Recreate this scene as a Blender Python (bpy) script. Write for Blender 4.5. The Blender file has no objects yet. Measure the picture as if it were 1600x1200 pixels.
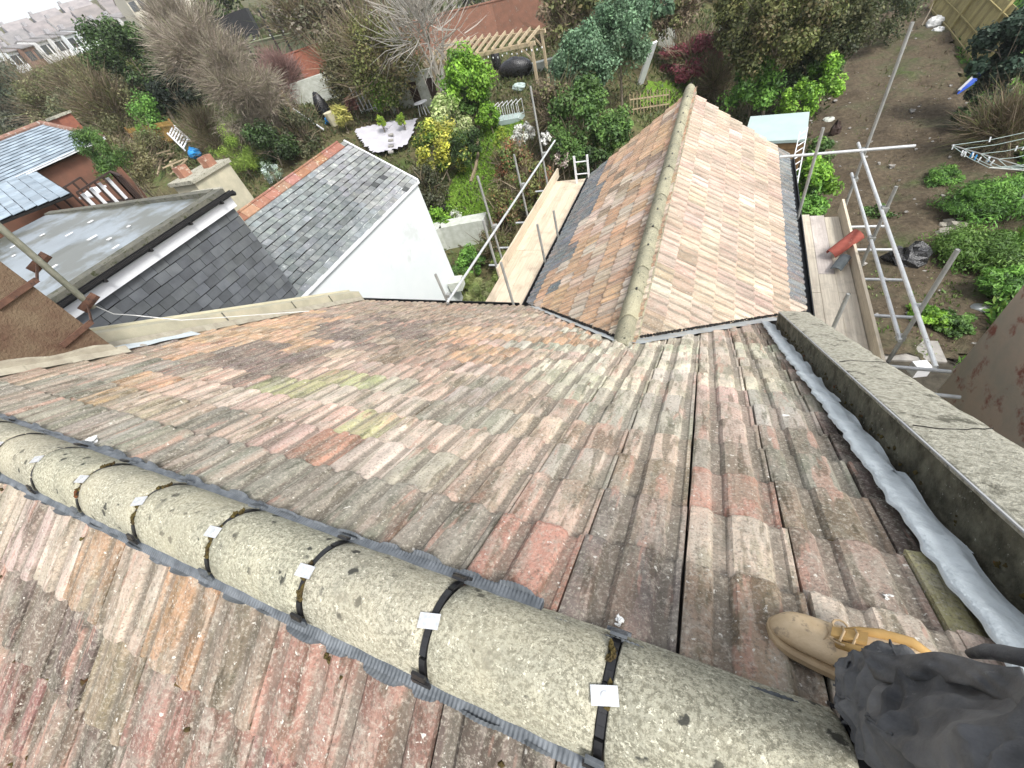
import bpy, bmesh, math, random
import numpy as np
from mathutils import Vector, Matrix
from mathutils import noise as mnoise
rnd = random.Random(7)
nrs = np.random.RandomState(11)
SC = bpy.context.scene
COL = SC.collection

# ------------------------------------------------------------------ camera, sky, sun, exposure
RC = np.array([[0.91019252, 0.33838004, -0.23884832],
               [0.10883318, -0.75179916, -0.65034864],
               [-0.39963097, 0.56594785, -0.72110895]])          # rows: right, down, forward in world axes
FPX = 632.82
cam_d = bpy.data.cameras.new('camera')
cam = bpy.data.objects.new('camera', cam_d)
COL.objects.link(cam)
M = Matrix.Identity(4)
for i in range(3):
    M[i][0] = RC[0][i]; M[i][1] = -RC[1][i]; M[i][2] = -RC[2][i]
cam.matrix_world = M
cam_d.sensor_width = 36.0
cam_d.lens = 36.0 * FPX / 1600.0
cam_d.clip_start = 0.02
cam_d.clip_end = 3000
SC.camera = cam

SUN_EL, SUN_AZ = math.radians(52), math.radians(118)             # azimuth clockwise from +Y: light from the right, a little behind
world = bpy.data.worlds.new('World'); SC.world = world
world.use_nodes = True
wn, wl = world.node_tree.nodes, world.node_tree.links
sky = wn.new('ShaderNodeTexSky'); sky.sky_type = 'NISHITA'; sky.sun_disc = False
sky.sun_elevation = SUN_EL; sky.sun_rotation = SUN_AZ
sky.air_density = 1.0; sky.dust_density = 3.0; sky.ozone_density = 1.0
hs = wn.new('ShaderNodeHueSaturation'); hs.inputs['Saturation'].default_value = 0.30
hs.inputs['Value'].default_value = 1.0
wl.new(sky.outputs[0], hs.inputs['Color'])
bg = wn['Background']; wl.new(hs.outputs[0], bg.inputs['Color'])
bg.inputs['Strength'].default_value = 0.12
sun_d = bpy.data.lights.new('sun', 'SUN'); sun_d.energy = 1.5; sun_d.angle = math.radians(14)
sun_d.color = (1.0, 0.975, 0.93)
sun = bpy.data.objects.new('sun', sun_d); COL.objects.link(sun)
sd = Vector((math.sin(SUN_AZ) * math.cos(SUN_EL), math.cos(SUN_AZ) * math.cos(SUN_EL), math.sin(SUN_EL)))
sun.rotation_euler = sd.to_track_quat('Z', 'Y').to_euler()
SC.view_settings.view_transform = 'Standard'
SC.view_settings.look = 'None'
SC.view_settings.exposure = 1.26
SC.view_settings.gamma = 1.0
SC.view_settings.use_curve_mapping = False
SC.cycles.max_bounces = 5
SC.cycles.use_denoising = True

# ------------------------------------------------------------------ measuring helpers (eye at the origin, ground 9.6 m below)
def ray(px, py):
    v = RC.T @ np.array([px - 800, py - 600, FPX]); return v / np.linalg.norm(v)
def proj(P):
    v = RC @ np.array(P, float); return 800 + FPX * v[0] / v[2], 600 + FPX * v[1] / v[2], v[2]
def onx(px, py, x):
    r = ray(px, py); return r * (x / r[0])
def ony(px, py, y):
    r = ray(px, py); return r * (y / r[1])
def onz(px, py, z):
    r = ray(px, py); return r * (z / r[2])
def S(t):
    t = np.clip(t, 0, 1); return t * t * (3 - 2 * t)
def T(x, y):
    r = np.hypot(x, y); az = np.degrees(np.arctan2(-x, np.maximum(y, 1e-3)))
    z = -9.6 + 3.0 * S((y - 11) / 15) * S(-x / 7)
    z = z + 1.2 * S((y - 25) / 30)
    z = z + 3.0 * S((-x - 12) / 25) * S((y + 10) / 20)
    z = z + 12.5 * S((r - 45) / 150) * S((az - 30) / 28)
    z = z + 26 * S((r - 190) / 260) * S((az - 20) / 40)
    return z
def at(px, py, h=0.0):
    d = ray(px, py); t = 1.0
    while t < 900:
        P = d * t
        if P[2] < T(P[0], P[1]) + h: break
        t *= 1.01
    a, b = t / 1.01, t
    for _ in range(24):
        m = (a + b) / 2; P = d * m
        if P[2] < T(P[0], P[1]) + h: b = m
        else: a = m
    return d * b
def mpp(P):                                                        # metres per source pixel at P, across the view
    return np.dot(RC[2], P) / FPX

# ------------------------------------------------------------------ materials
MATS = {}
def newmat(name):
    m = bpy.data.materials.new(name); m.use_nodes = True; MATS[name] = m
    return m, m.node_tree.nodes, m.node_tree.links, m.node_tree.nodes['Principled BSDF']
def noise(n, l, scale, detail=4, vec=None, rough=0.6, dist=0.0):
    t = n.new('ShaderNodeTexNoise'); t.inputs['Scale'].default_value = scale
    t.inputs['Detail'].default_value = detail; t.inputs['Roughness'].default_value = rough
    t.inputs['Distortion'].default_value = dist
    if vec is not None: l.new(vec, t.inputs['Vector'])
    return t.outputs['Fac']
def ramp(n, l, fac, stops):
    r = n.new('ShaderNodeValToRGB'); l.new(fac, r.inputs['Fac'])
    e = r.color_ramp.elements
    while len(e) < len(stops): e.new(0.5)
    for i, (p, c) in enumerate(stops):
        e[i].position = p; e[i].color = (c, c, c, 1) if isinstance(c, (int, float)) else (*c, 1)
    return r.outputs['Color']
def mix(n, l, fac, a, b, mode='MIX'):
    x = n.new('ShaderNodeMix'); x.data_type = 'RGBA'; x.blend_type = mode
    for k, v in ((0, fac), (6, a), (7, b)):
        sock = x.inputs[k]
        if isinstance(v, bpy.types.NodeSocket): l.new(v, sock)
        elif isinstance(v, (int, float)):
            sock.default_value = v if k == 0 else (v, v, v, 1)
        else: sock.default_value = (*v, 1)
    return x.outputs[2]
def bump(n, l, b, h, strength, dist=0.01):
    k = n.new('ShaderNodeBump'); k.inputs['Strength'].default_value = strength
    k.inputs['Distance'].default_value = dist; l.new(h, k.inputs['Height']); l.new(k.outputs[0], b.inputs['Normal'])
def pos(n, l, rot=None, scale=None):
    g = n.new('ShaderNodeNewGeometry')
    if rot is None and scale is None: return g.outputs['Position']
    m = n.new('ShaderNodeMapping'); l.new(g.outputs['Position'], m.inputs['Vector'])
    if rot is not None: m.inputs['Rotation'].default_value = rot
    if scale is not None: m.inputs['Scale'].default_value = scale
    return m.outputs[0]

def rough_mat(name, c1, c2, scale=6, rough=0.85, bscale=60, bstr=0.3, bdist=0.006, c3=None, s3=1.5, t3=0.6, metallic=0, src=None, spec=0.3):
    m, n, l, b = newmat(name)
    p = pos(n, l)
    col = mix(n, l, ramp(n, l, noise(n, l, scale, 6, p), [(0.35, 0.0), (0.65, 1.0)]), c1, c2)
    if c3: col = mix(n, l, ramp(n, l, noise(n, l, s3, 7, p, 0.7), [(t3, 0.0), (t3 + 0.08, 1.0)]), col, c3)
    if src == 'object':
        oi = n.new('ShaderNodeObjectInfo'); col = mix(n, l, 1.0, col, oi.outputs['Color'], 'MULTIPLY')
    elif src == 'attr':
        a = n.new('ShaderNodeVertexColor'); a.layer_name = 'tint'; col = mix(n, l, 1.0, col, a.outputs['Color'], 'MULTIPLY')
    l.new(col, b.inputs['Base Color']); b.inputs['Roughness'].default_value = rough
    b.inputs['Metallic'].default_value = metallic
    b.inputs['Specular IOR Level'].default_value = spec
    if bstr: bump(n, l, b, noise(n, l, bscale, 5, p), bstr, bdist)
    return m

def tile_mat(name, src, sx, amt=1.0):
    """weathered concrete tile: body colour per tile, lichen, algae, grit; streaks run down the slope"""
    m, n, l, b = newmat(name)
    p = pos(n, l)
    ps = pos(n, l, scale=sx)
    if src == 'object':
        oi = n.new('ShaderNodeObjectInfo'); body = oi.outputs['Color']
        w = n.new('ShaderNodeTexWhiteNoise'); w.noise_dimensions = '1D'
        l.new(oi.outputs['Random'], w.inputs['W'])
    else:
        a = n.new('ShaderNodeVertexColor'); a.layer_name = 'tint'; body = a.outputs['Color']
    # body variation
    v1 = ramp(n, l, noise(n, l, 9, 6, ps, 0.65), [(0.3, 0.62), (0.7, 1.30)])
    col = mix(n, l, 1.0, body, v1, 'MULTIPLY')
    # pink worn patches / grey bloom
    col = mix(n, l, ramp(n, l, noise(n, l, 4.3, 8, p, 0.72, 0.4), [(0.50, 0.0), (0.57, 0.5 * amt)]), col, (0.38, 0.355, 0.295))
    col = mix(n, l, ramp(n, l, noise(n, l, 3.1, 8, ps, 0.7, 0.6), [(0.52, 0.0), (0.64, 0.5 * amt)]), col, (0.55, 0.37, 0.29))
    col = mix(n, l, ramp(n, l, noise(n, l, 13, 8, ps, 0.78, 0.5), [(0.54, 0.0), (0.60, 0.62 * amt)]), col, mix(n, l, 1.0, col, (0.42, 0.42, 0.39), 'MULTIPLY'))
    col = mix(n, l, ramp(n, l, noise(n, l, 26, 7, p, 0.75, 0.6), [(0.57, 0.0), (0.62, 0.55)]), col, (0.50, 0.46, 0.38))
    col = mix(n, l, ramp(n, l, noise(n, l, 1.3, 6, p, 0.7, 0.3), [(0.45, 0.0), (0.70, 0.30 * amt)]), col, (0.20, 0.165, 0.135))
    big = pos(n, l, scale=tuple(12.5 if v == 1.0 else v * 8.0 for v in sx))
    col = mix(n, l, ramp(n, l, noise(n, l, 1.0, 3, big, 0.6, 0.15), [(0.53, 0.0), (0.57, 0.8 * amt)]), col, mix(n, l, 1.0, col, (0.66, 0.70, 0.65), 'MULTIPLY'))
    big2 = n.new('ShaderNodeVectorMath'); big2.operation = 'ADD'; big2.inputs[1].default_value = (7.3, 3.1, 5.7); l.new(big, big2.inputs[0])
    col = mix(n, l, ramp(n, l, noise(n, l, 1.0, 3, big2.outputs[0], 0.6, 0.15), [(0.60, 0.0), (0.63, 0.50 * amt)]), col, (0.50, 0.28, 0.215))
    big3 = n.new('ShaderNodeVectorMath'); big3.operation = 'ADD'; big3.inputs[1].default_value = (-4.3, 9.1, 1.7); l.new(big, big3.inputs[0])
    col = mix(n, l, ramp(n, l, noise(n, l, 1.0, 3, big3.outputs[0], 0.6, 0.15), [(0.58, 0.0), (0.62, 0.85 * amt)]), col, mix(n, l, 1.0, col, (0.46, 0.46, 0.42), 'MULTIPLY'))
    # channel dirt, deepened in colour to stand in for shade between the rolls
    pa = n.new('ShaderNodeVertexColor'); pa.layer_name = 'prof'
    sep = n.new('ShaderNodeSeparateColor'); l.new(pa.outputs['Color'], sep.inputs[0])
    dirt_shade = n.new('ShaderNodeMath'); dirt_shade.operation = 'MULTIPLY'
    l.new(sep.outputs[0], dirt_shade.inputs[0]); l.new(ramp(n, l, noise(n, l, 7, 5, ps), [(0.25, 0.35), (0.55, 1.0)]), dirt_shade.inputs[1])
    dm_ = n.new('ShaderNodeMath'); dm_.operation = 'MULTIPLY'; dm_.inputs[1].default_value = 0.72; l.new(dirt_shade.outputs[0], dm_.inputs[0])
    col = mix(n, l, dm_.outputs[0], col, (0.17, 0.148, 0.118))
    # dark grit and pale lichen specks
    col = mix(n, l, ramp(n, l, noise(n, l, 95, 3, p, 0.6), [(0.52, 0.0), (0.68, 0.60)]), col, (0.11, 0.098, 0.08))
    col = mix(n, l, ramp(n, l, noise(n, l, 70, 4, p, 0.8), [(0.50, 0.0), (0.66, 0.5)]), col, (0.60, 0.55, 0.46))
    col = mix(n, l, ramp(n, l, noise(n, l, 46, 3, p, 0.55), [(0.675, 0.0), (0.70, 0.8)]), col, (0.70, 0.67, 0.60))
    vo = n.new('ShaderNodeTexVoronoi'); vo.inputs['Scale'].default_value = 55; l.new(p, vo.inputs['Vector'])
    col = mix(n, l, ramp(n, l, vo.outputs['Distance'], [(0.07, 0.7), (0.13, 0.0)]), col, mix(n, l, ramp(n, l, noise(n, l, 5, 2, p), [(0.45, 0.0), (0.55, 1.0)]), col, (0.60, 0.57, 0.49)))
    l.new(col, b.inputs['Base Color']); b.inputs['Roughness'].default_value = 0.9
    b.inputs['Specular IOR Level'].default_value = 0.25
    h = mix(n, l, 0.5, noise(n, l, 160, 4, p, 0.7), noise(n, l, 28, 5, p, 0.7))
    bump(n, l, b, h, 1.0, 0.011)
    return m
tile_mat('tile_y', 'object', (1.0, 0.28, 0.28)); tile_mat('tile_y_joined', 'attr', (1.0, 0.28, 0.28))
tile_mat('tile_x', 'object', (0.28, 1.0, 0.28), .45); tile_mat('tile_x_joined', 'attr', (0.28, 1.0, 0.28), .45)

def ridge_mat():
    m, n, l, b = newmat('ridge_concrete'); p = pos(n, l)
    oi = n.new('ShaderNodeObjectInfo')
    col = mix(n, l, ramp(n, l, noise(n, l, 5, 6, p, 0.7), [(0.35, 0.0), (0.65, 1.0)]), (0.55, 0.52, 0.40), (0.37, 0.36, 0.285))
    col = mix(n, l, ramp(n, l, noise(n, l, 85, 4, p, 0.85), [(0.45, 0.0), (0.58, 0.9)]), col, (0.20, 0.19, 0.14))
    col = mix(n, l, ramp(n, l, noise(n, l, 75, 3, p, 0.8), [(0.59, 0.0), (0.65, 0.9)]), col, (0.74, 0.71, 0.57))
    nz_ = n.new('ShaderNodeTexNoise'); nz_.inputs['Scale'].default_value = 60; nz_.inputs['Detail'].default_value = 4; l.new(p, nz_.inputs['Vector'])
    wv = n.new('ShaderNodeVectorMath'); wv.operation = 'MULTIPLY_ADD'; wv.inputs[1].default_value = (.035, .035, .035); l.new(nz_.outputs['Color'], wv.inputs[0]); l.new(p, wv.inputs[2])
    vd = n.new('ShaderNodeTexVoronoi'); vd.inputs['Scale'].default_value = 15; l.new(wv.outputs[0], vd.inputs['Vector'])
    spot = mix(n, l, 1.0, ramp(n, l, vd.outputs['Distance'], [(0.17, 1.0), (0.24, 0.0)]), ramp(n, l, noise(n, l, 5, 3, p), [(0.50, 0.0), (0.55, 0.95)]), 'MULTIPLY')
    col = mix(n, l, spot, col, (0.055, 0.055, 0.048))
    col = mix(n, l, ramp(n, l, noise(n, l, 9, 4, p, 0.6), [(0.63, 0.0), (0.70, 0.7)]), col, (0.17, 0.165, 0.13))
    col = mix(n, l, ramp(n, l, noise(n, l, 2.2, 5, p, 0.7), [(0.45, 0.0), (0.7, 0.5)]), col, (0.55, 0.50, 0.36))
    col = mix(n, l, 1.0, col, oi.outputs['Color'], 'MULTIPLY')
    l.new(col, b.inputs['Base Color']); b.inputs['Roughness'].default_value = 0.95; b.inputs['Specular IOR Level'].default_value = 0.2
    bump(n, l, b, noise(n, l, 150, 4, p, 0.7), 0.9, 0.006)
ridge_mat()
rough_mat('mossy_render', (0.055, 0.052, 0.035), (0.17, 0.162, 0.115), 11, 0.95, 45, 1.0, 0.02, (0.55, 0.54, 0.47), 48, 0.63)
rough_mat('coping', (0.26, 0.25, 0.195), (0.52, 0.50, 0.41), 45, 0.95, 110, 1.0, 0.014, (0.13, 0.125, 0.095), 9, 0.545)
rough_mat('cream_render', (0.50, 0.46, 0.34), (0.38, 0.36, 0.27), 3, 0.9, 30, 0.3, 0.006, (0.20, 0.19, 0.15), 1.8, 0.66)
rough_mat('cream_edge', (0.62, 0.58, 0.42), (0.50, 0.46, 0.33), 5, 0.85, 30, 0.2)
rough_mat('brown_roughcast', (0.115, 0.068, 0.045), (0.17, 0.125, 0.08), 5, 0.95, 45, 1.0, 0.015, (0.55, 0.40, 0.31), 24, 0.67)
rough_mat('grey_mortar', (0.40, 0.37, 0.29), (0.30, 0.27, 0.21), 9, 0.95, 40, 0.6, 0.01)
rough_mat('right_render', (0.50, 0.40, 0.32), (0.38, 0.35, 0.29), 1.7, 0.95, 14, 0.6, 0.02, (0.26, 0.105, 0.08), 1.6, 0.53)
rough_mat('white_render', (0.70, 0.735, 0.735), (0.66, 0.70, 0.705), 1.2, 0.8, 60, 0.12, 0.003, (0.60, 0.63, 0.62), 0.9, 0.60)
rough_mat('lead', (0.50, 0.55, 0.565), (0.62, 0.675, 0.69), 9, 0.6, 30, 0.9, 0.010, (0.44, 0.49, 0.51), 16, 0.58, metallic=0.0, spec=0.5)
rough_mat('valley_lead', (0.34, 0.37, 0.38), (0.45, 0.48, 0.485), 4, 0.5, 18, 0.3, 0.008, (0.40, 0.38, 0.31), 6, 0.56, metallic=0.1)
rough_mat('black_plastic', (0.012, 0.012, 0.013), (0.02, 0.02, 0.021), 6, 0.38, 60, 0.05, spec=0.5)
rough_mat('grey_plastic', (0.075, 0.085, 0.095), (0.15, 0.165, 0.18), 20, 0.55, 60, 0.1)
rough_mat('white_plastic', (0.72, 0.73, 0.75), (0.66, 0.67, 0.69), 20, 0.4, 60, 0.02)
rough_mat('black_underlay', (0.012, 0.011, 0.010), (0.02, 0.018, 0.016), 6, 0.9)
rough_mat('moss', (0.05, 0.035, 0.016), (0.11, 0.085, 0.025), 30, 1.0, 90, 1.0, 0.01, (0.16, 0.05, 0.022), 10, 0.56)
rough_mat('galvanised', (0.50, 0.52, 0.52), (0.62, 0.64, 0.64), 8, 0.42, 90, 0.08, 0.002, (0.33, 0.33, 0.31), 9, 0.62, metallic=0.35, spec=0.5)
rough_mat('galvanised_dull', (0.27, 0.275, 0.26), (0.36, 0.365, 0.345), 7, 0.6, 60, 0.15, 0.003, (0.18, 0.15, 0.11), 6, 0.62, metallic=0.2)
rough_mat('mast_steel', (0.21, 0.22, 0.165), (0.30, 0.30, 0.24), 14, 0.7, 90, 0.4, 0.004, (0.42, 0.42, 0.34), 18, 0.6)
rough_mat('rust', (0.085, 0.045, 0.032), (0.14, 0.075, 0.05), 20, 0.9, 70, 0.6, 0.005, (0.05, 0.035, 0.03), 12, 0.55)
rough_mat('white_paint', (0.76, 0.77, 0.79), (0.70, 0.71, 0.73), 4, 0.45, 40, 0.06)
rough_mat('plate_metal', (0.66, 0.68, 0.70), (0.50, 0.52, 0.54), 90, 0.35, 90, 0.15, 0.001, (0.30, 0.29, 0.27), 60, 0.64, metallic=0.3, spec=0.5)
rough_mat('slate_dark', (0.085, 0.092, 0.098), (0.13, 0.14, 0.147), 3, 0.5, 50, 0.25, 0.004, src='object', spec=0.5)
rough_mat('slate_grey', (0.15, 0.17, 0.17), (0.24, 0.26, 0.255), 5, 0.7, 60, 0.5, 0.006, (0.40, 0.42, 0.39), 9, 0.58, src='object')
rough_mat('slate_grey_joined', (0.19, 0.20, 0.20), (0.30, 0.31, 0.30), 5, 0.7, 60, 0.5, 0.006, (0.43, 0.44, 0.40), 7.5, 0.56, src='attr')
rough_mat('slate_blue', (0.23, 0.29, 0.34), (0.31, 0.37, 0.42), 4, 0.42, 40, 0.2, 0.004, src='object', spec=0.6)
rough_mat('slate_blue_joined', (0.25, 0.30, 0.33), (0.34, 0.38, 0.39), 4, 0.5, 40, 0.2, 0.004, src='attr', spec=0.6)
rough_mat('felt_roof', (0.25, 0.285, 0.31), (0.18, 0.205, 0.22), 0.8, 0.30, 24, 0.15, 0.004, (0.10, 0.102, 0.08), 0.45, 0.47, spec=0.6)
rough_mat('felt_edge', (0.10, 0.10, 0.085), (0.15, 0.145, 0.115), 6, 0.9, 40, 0.7, 0.012, (0.05, 0.055, 0.025), 9, 0.55)
rough_mat('brick_red', (0.30, 0.12, 0.075), (0.22, 0.085, 0.06), 7, 0.9, 40, 0.5, 0.01, (0.38, 0.30, 0.24), 14, 0.62)
rough_mat('brick_wall', (0.25, 0.125, 0.085), (0.19, 0.10, 0.07), 2.5, 0.95, 12, 0.7, 0.03, (0.28, 0.24, 0.20), 5, 0.60)
rough_mat('orange_render', (0.20, 0.095, 0.065), (0.15, 0.08, 0.056), 3, 0.9, 20, 0.3)
rough_mat('orange_ridge', (0.35, 0.175, 0.115), (0.25, 0.13, 0.09), 5, 0.9, 40, 0.6, 0.01, (0.50, 0.42, 0.34), 8, 0.56, src='object')
def wood_mat(name, c1, c2, rotz=0.0, sc=(28, 1.2, 28)):
    m, n, l, b = newmat(name); p = pos(n, l, (0, 0, rotz), sc); q = pos(n, l)
    oi = n.new('ShaderNodeObjectInfo')
    col = mix(n, l, ramp(n, l, noise(n, l, 1.6, 6, p, 0.6), [(0.35, 0.0), (0.65, 1.0)]), c1, c2)
    col = mix(n, l, ramp(n, l, noise(n, l, 2.0, 6, q, 0.7), [(0.52, 0.0), (0.7, 0.55)]), col, tuple(v * 0.55 for v in c2))
    col = mix(n, l, 1.0, col, oi.outputs['Color'], 'MULTIPLY')
    l.new(col, b.inputs['Base Color']); b.inputs['Roughness'].default_value = 0.85; b.inputs['Specular IOR Level'].default_value = 0.2
    bump(n, l, b, noise(n, l, 2.0, 5, p), 0.4, 0.004)
wood_mat('scaffold_board', (0.66, 0.60, 0.49), (0.52, 0.46, 0.37))
wood_mat('weathered_wood', (0.40, 0.32, 0.21), (0.29, 0.235, 0.16), 0, (9, 9, 3))
wood_mat('fence_wood', (0.25, 0.23, 0.13), (0.19, 0.165, 0.095), 0, (14, 14, 2))
wood_mat('orange_wood', (0.46, 0.27, 0.09), (0.36, 0.20, 0.07), 0, (14, 14, 2))
rough_mat('dark_wood', (0.035, 0.022, 0.018), (0.055, 0.035, 0.028), 5, 0.7)
rough_mat('red_clay', (0.40, 0.115, 0.085), (0.31, 0.085, 0.065), 9, 0.85, 90, 0.5, 0.005, (0.45, 0.22, 0.17), 14, 0.62)
rough_mat('grey_tile', (0.09, 0.105, 0.11), (0.15, 0.17, 0.175), 6, 0.8, 70, 0.4, 0.005)
rough_mat('shed_roof', (0.36, 0.45, 0.43), (0.40, 0.485, 0.46), 1.5, 0.7, 60, 0.2, 0.004)
rough_mat('patio', (0.50, 0.49, 0.53), (0.42, 0.41, 0.44), 2, 0.85, 30, 0.2, 0.004, (0.38, 0.37, 0.36), 3, 0.64)
rough_mat('path_stone', (0.33, 0.31, 0.26), (0.24, 0.22, 0.18), 3, 0.9, 20, 0.5, 0.01)
rough_mat('pale_stone', (0.55, 0.57, 0.52), (0.42, 0.44, 0.38), 4, 0.9, 20, 0.5, 0.01, (0.25, 0.25, 0.2), 5, 0.63)
rough_mat('blue_sheet', (0.03, 0.08, 0.42), (0.05, 0.12, 0.55), 5, 0.4, 20, 0.4, 0.01)
rough_mat('blue_bag', (0.03, 0.25, 0.62), (0.05, 0.35, 0.75), 5, 0.4, 20, 0.6, 0.02)
rough_mat('black_bag', (0.012, 0.012, 0.013), (0.03, 0.03, 0.032), 9, 0.25, 20, 0.9, 0.03, spec=0.6)
rough_mat('grey_stone', (0.24, 0.23, 0.21), (0.36, 0.34, 0.31), 5, 0.9, 20, 0.5, 0.02)
rough_mat('suede', (0.60, 0.47, 0.31), (0.48, 0.36, 0.22), 16, 0.95, 160, 0.5, 0.003, (0.33, 0.26, 0.18), 26, 0.56, spec=0.05)
rough_mat('suede_yellow', (0.48, 0.31, 0.12), (0.40, 0.25, 0.09), 20, 0.8, 120, 0.2, 0.002)
rough_mat('sole', (0.44, 0.33, 0.20), (0.34, 0.25, 0.15), 25, 0.85, 120, 0.2, 0.002)
rough_mat('black_cloth', (0.06, 0.062, 0.066), (0.18, 0.18, 0.18), 8, 0.9, 200, 0.6, 0.003, (0.25, 0.25, 0.245), 11, 0.62, spec=0.2)
rough_mat('white_mark', (0.75, 0.75, 0.72), (0.65, 0.66, 0.66), 60, 0.8)
rough_mat('grout_grey', (0.42, 0.43, 0.43), (0.35, 0.36, 0.37), 4, 0.8)
rough_mat('window_glass', (0.03, 0.035, 0.04), (0.07, 0.08, 0.09), 0.4, 0.08, 10, 0.0, spec=0.8)
for nm, c in dict(white=(.74, .78, .80), pale=(.72, .72, .71), cream=(.60, .56, .47), brown=(.24, .15, .115), grey=(.36, .35, .36)).items():
    rough_mat('house_' + nm, c, tuple(v * .9 for v in c), 0.25, 0.9, 3, 0.0)
rough_mat('far_roof', (0.17, 0.165, 0.165), (0.25, 0.235, 0.23), 0.5, 0.85, 3, 0.3, 0.05, src='object')
rough_mat('bark', (0.16, 0.135, 0.10), (0.25, 0.21, 0.16), 6, 0.95, 30, 0.6, 0.02)
rough_mat('pale_bark', (0.36, 0.33, 0.28), (0.26, 0.235, 0.20), 4, 0.95, 30, 0.5, 0.02)
rough_mat('road_grey', (0.20, 0.205, 0.21), (0.26, 0.265, 0.27), 0.6, 0.9)
rough_mat('black_metal', (0.012, 0.013, 0.014), (0.02, 0.02, 0.022), 6, 0.6)
rough_mat('green_wall', (0.19, 0.22, 0.13), (0.26, 0.28, 0.18), 0.8, 0.95, 4, 0.3, 0.05)

def leaf_mat():
    m, n, l, b = newmat('leaf')
    a = n.new('ShaderNodeVertexColor'); a.layer_name = 'tint'
    b.inputs['Roughness'].default_value = 0.55; b.inputs['Specular IOR Level'].default_value = 0.35
    l.new(a.outputs['Color'], b.inputs['Base Color'])
    tr = n.new('ShaderNodeBsdfTranslucent'); l.new(a.outputs['Color'], tr.inputs['Color'])
    mx = n.new('ShaderNodeMixShader'); mx.inputs[0].default_value = 0.25
    l.new(b.outputs[0], mx.inputs[1]); l.new(tr.outputs[0], mx.inputs[2])
    l.new(mx.outputs[0], n['Material Output'].inputs['Surface'])
leaf_mat()
def ground_mat(name, stops, scale, fine, bstr=0.8, bdist=0.06, specks=None):
    m, n, l, b = newmat(name); p = pos(n, l)
    col = ramp(n, l, noise(n, l, scale, 9, p, 0.7, 0.3), stops)
    col = mix(n, l, 1.0, col, ramp(n, l, noise(n, l, fine, 6, p, 0.7), [(0.3, 0.6), (0.7, 1.45)]), 'MULTIPLY')
    if specks:
        col = mix(n, l, ramp(n, l, noise(n, l, specks[0], 3, p), [(specks[1], 0.0), (specks[1] + .03, 1.0)]), col, specks[2])
    l.new(col, b.inputs['Base Color']); b.inputs['Roughness'].default_value = 0.95; b.inputs['Specular IOR Level'].default_value = 0.15
    bump(n, l, b, noise(n, l, fine * 0.7, 7, p, 0.7), bstr, bdist)
ground_mat('ground', [(0.35, (0.075, 0.062, 0.035)), (0.5, (0.10, 0.09, 0.045)), (0.62, (0.07, 0.095, 0.03))], 0.35, 4)
ground_mat('soil', [(0.32, (0.065, 0.050, 0.034)), (0.5, (0.105, 0.083, 0.056)), (0.60, (0.09, 0.085, 0.05)), (0.70, (0.075, 0.095, 0.035))], 0.5, 7, 1.0, 0.10, (9, 0.70, (0.36, 0.34, 0.30)))
ground_mat('lawn', [(0.35, (0.085, 0.155, 0.02)), (0.65, (0.15, 0.25, 0.035))], 0.8, 9, 0.8, 0.05)
ground_mat('damp_paving', [(0.4, (0.04, 0.036, 0.028)), (0.6, (0.065, 0.058, 0.045))], 0.8, 5, 0.4, 0.02)

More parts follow.
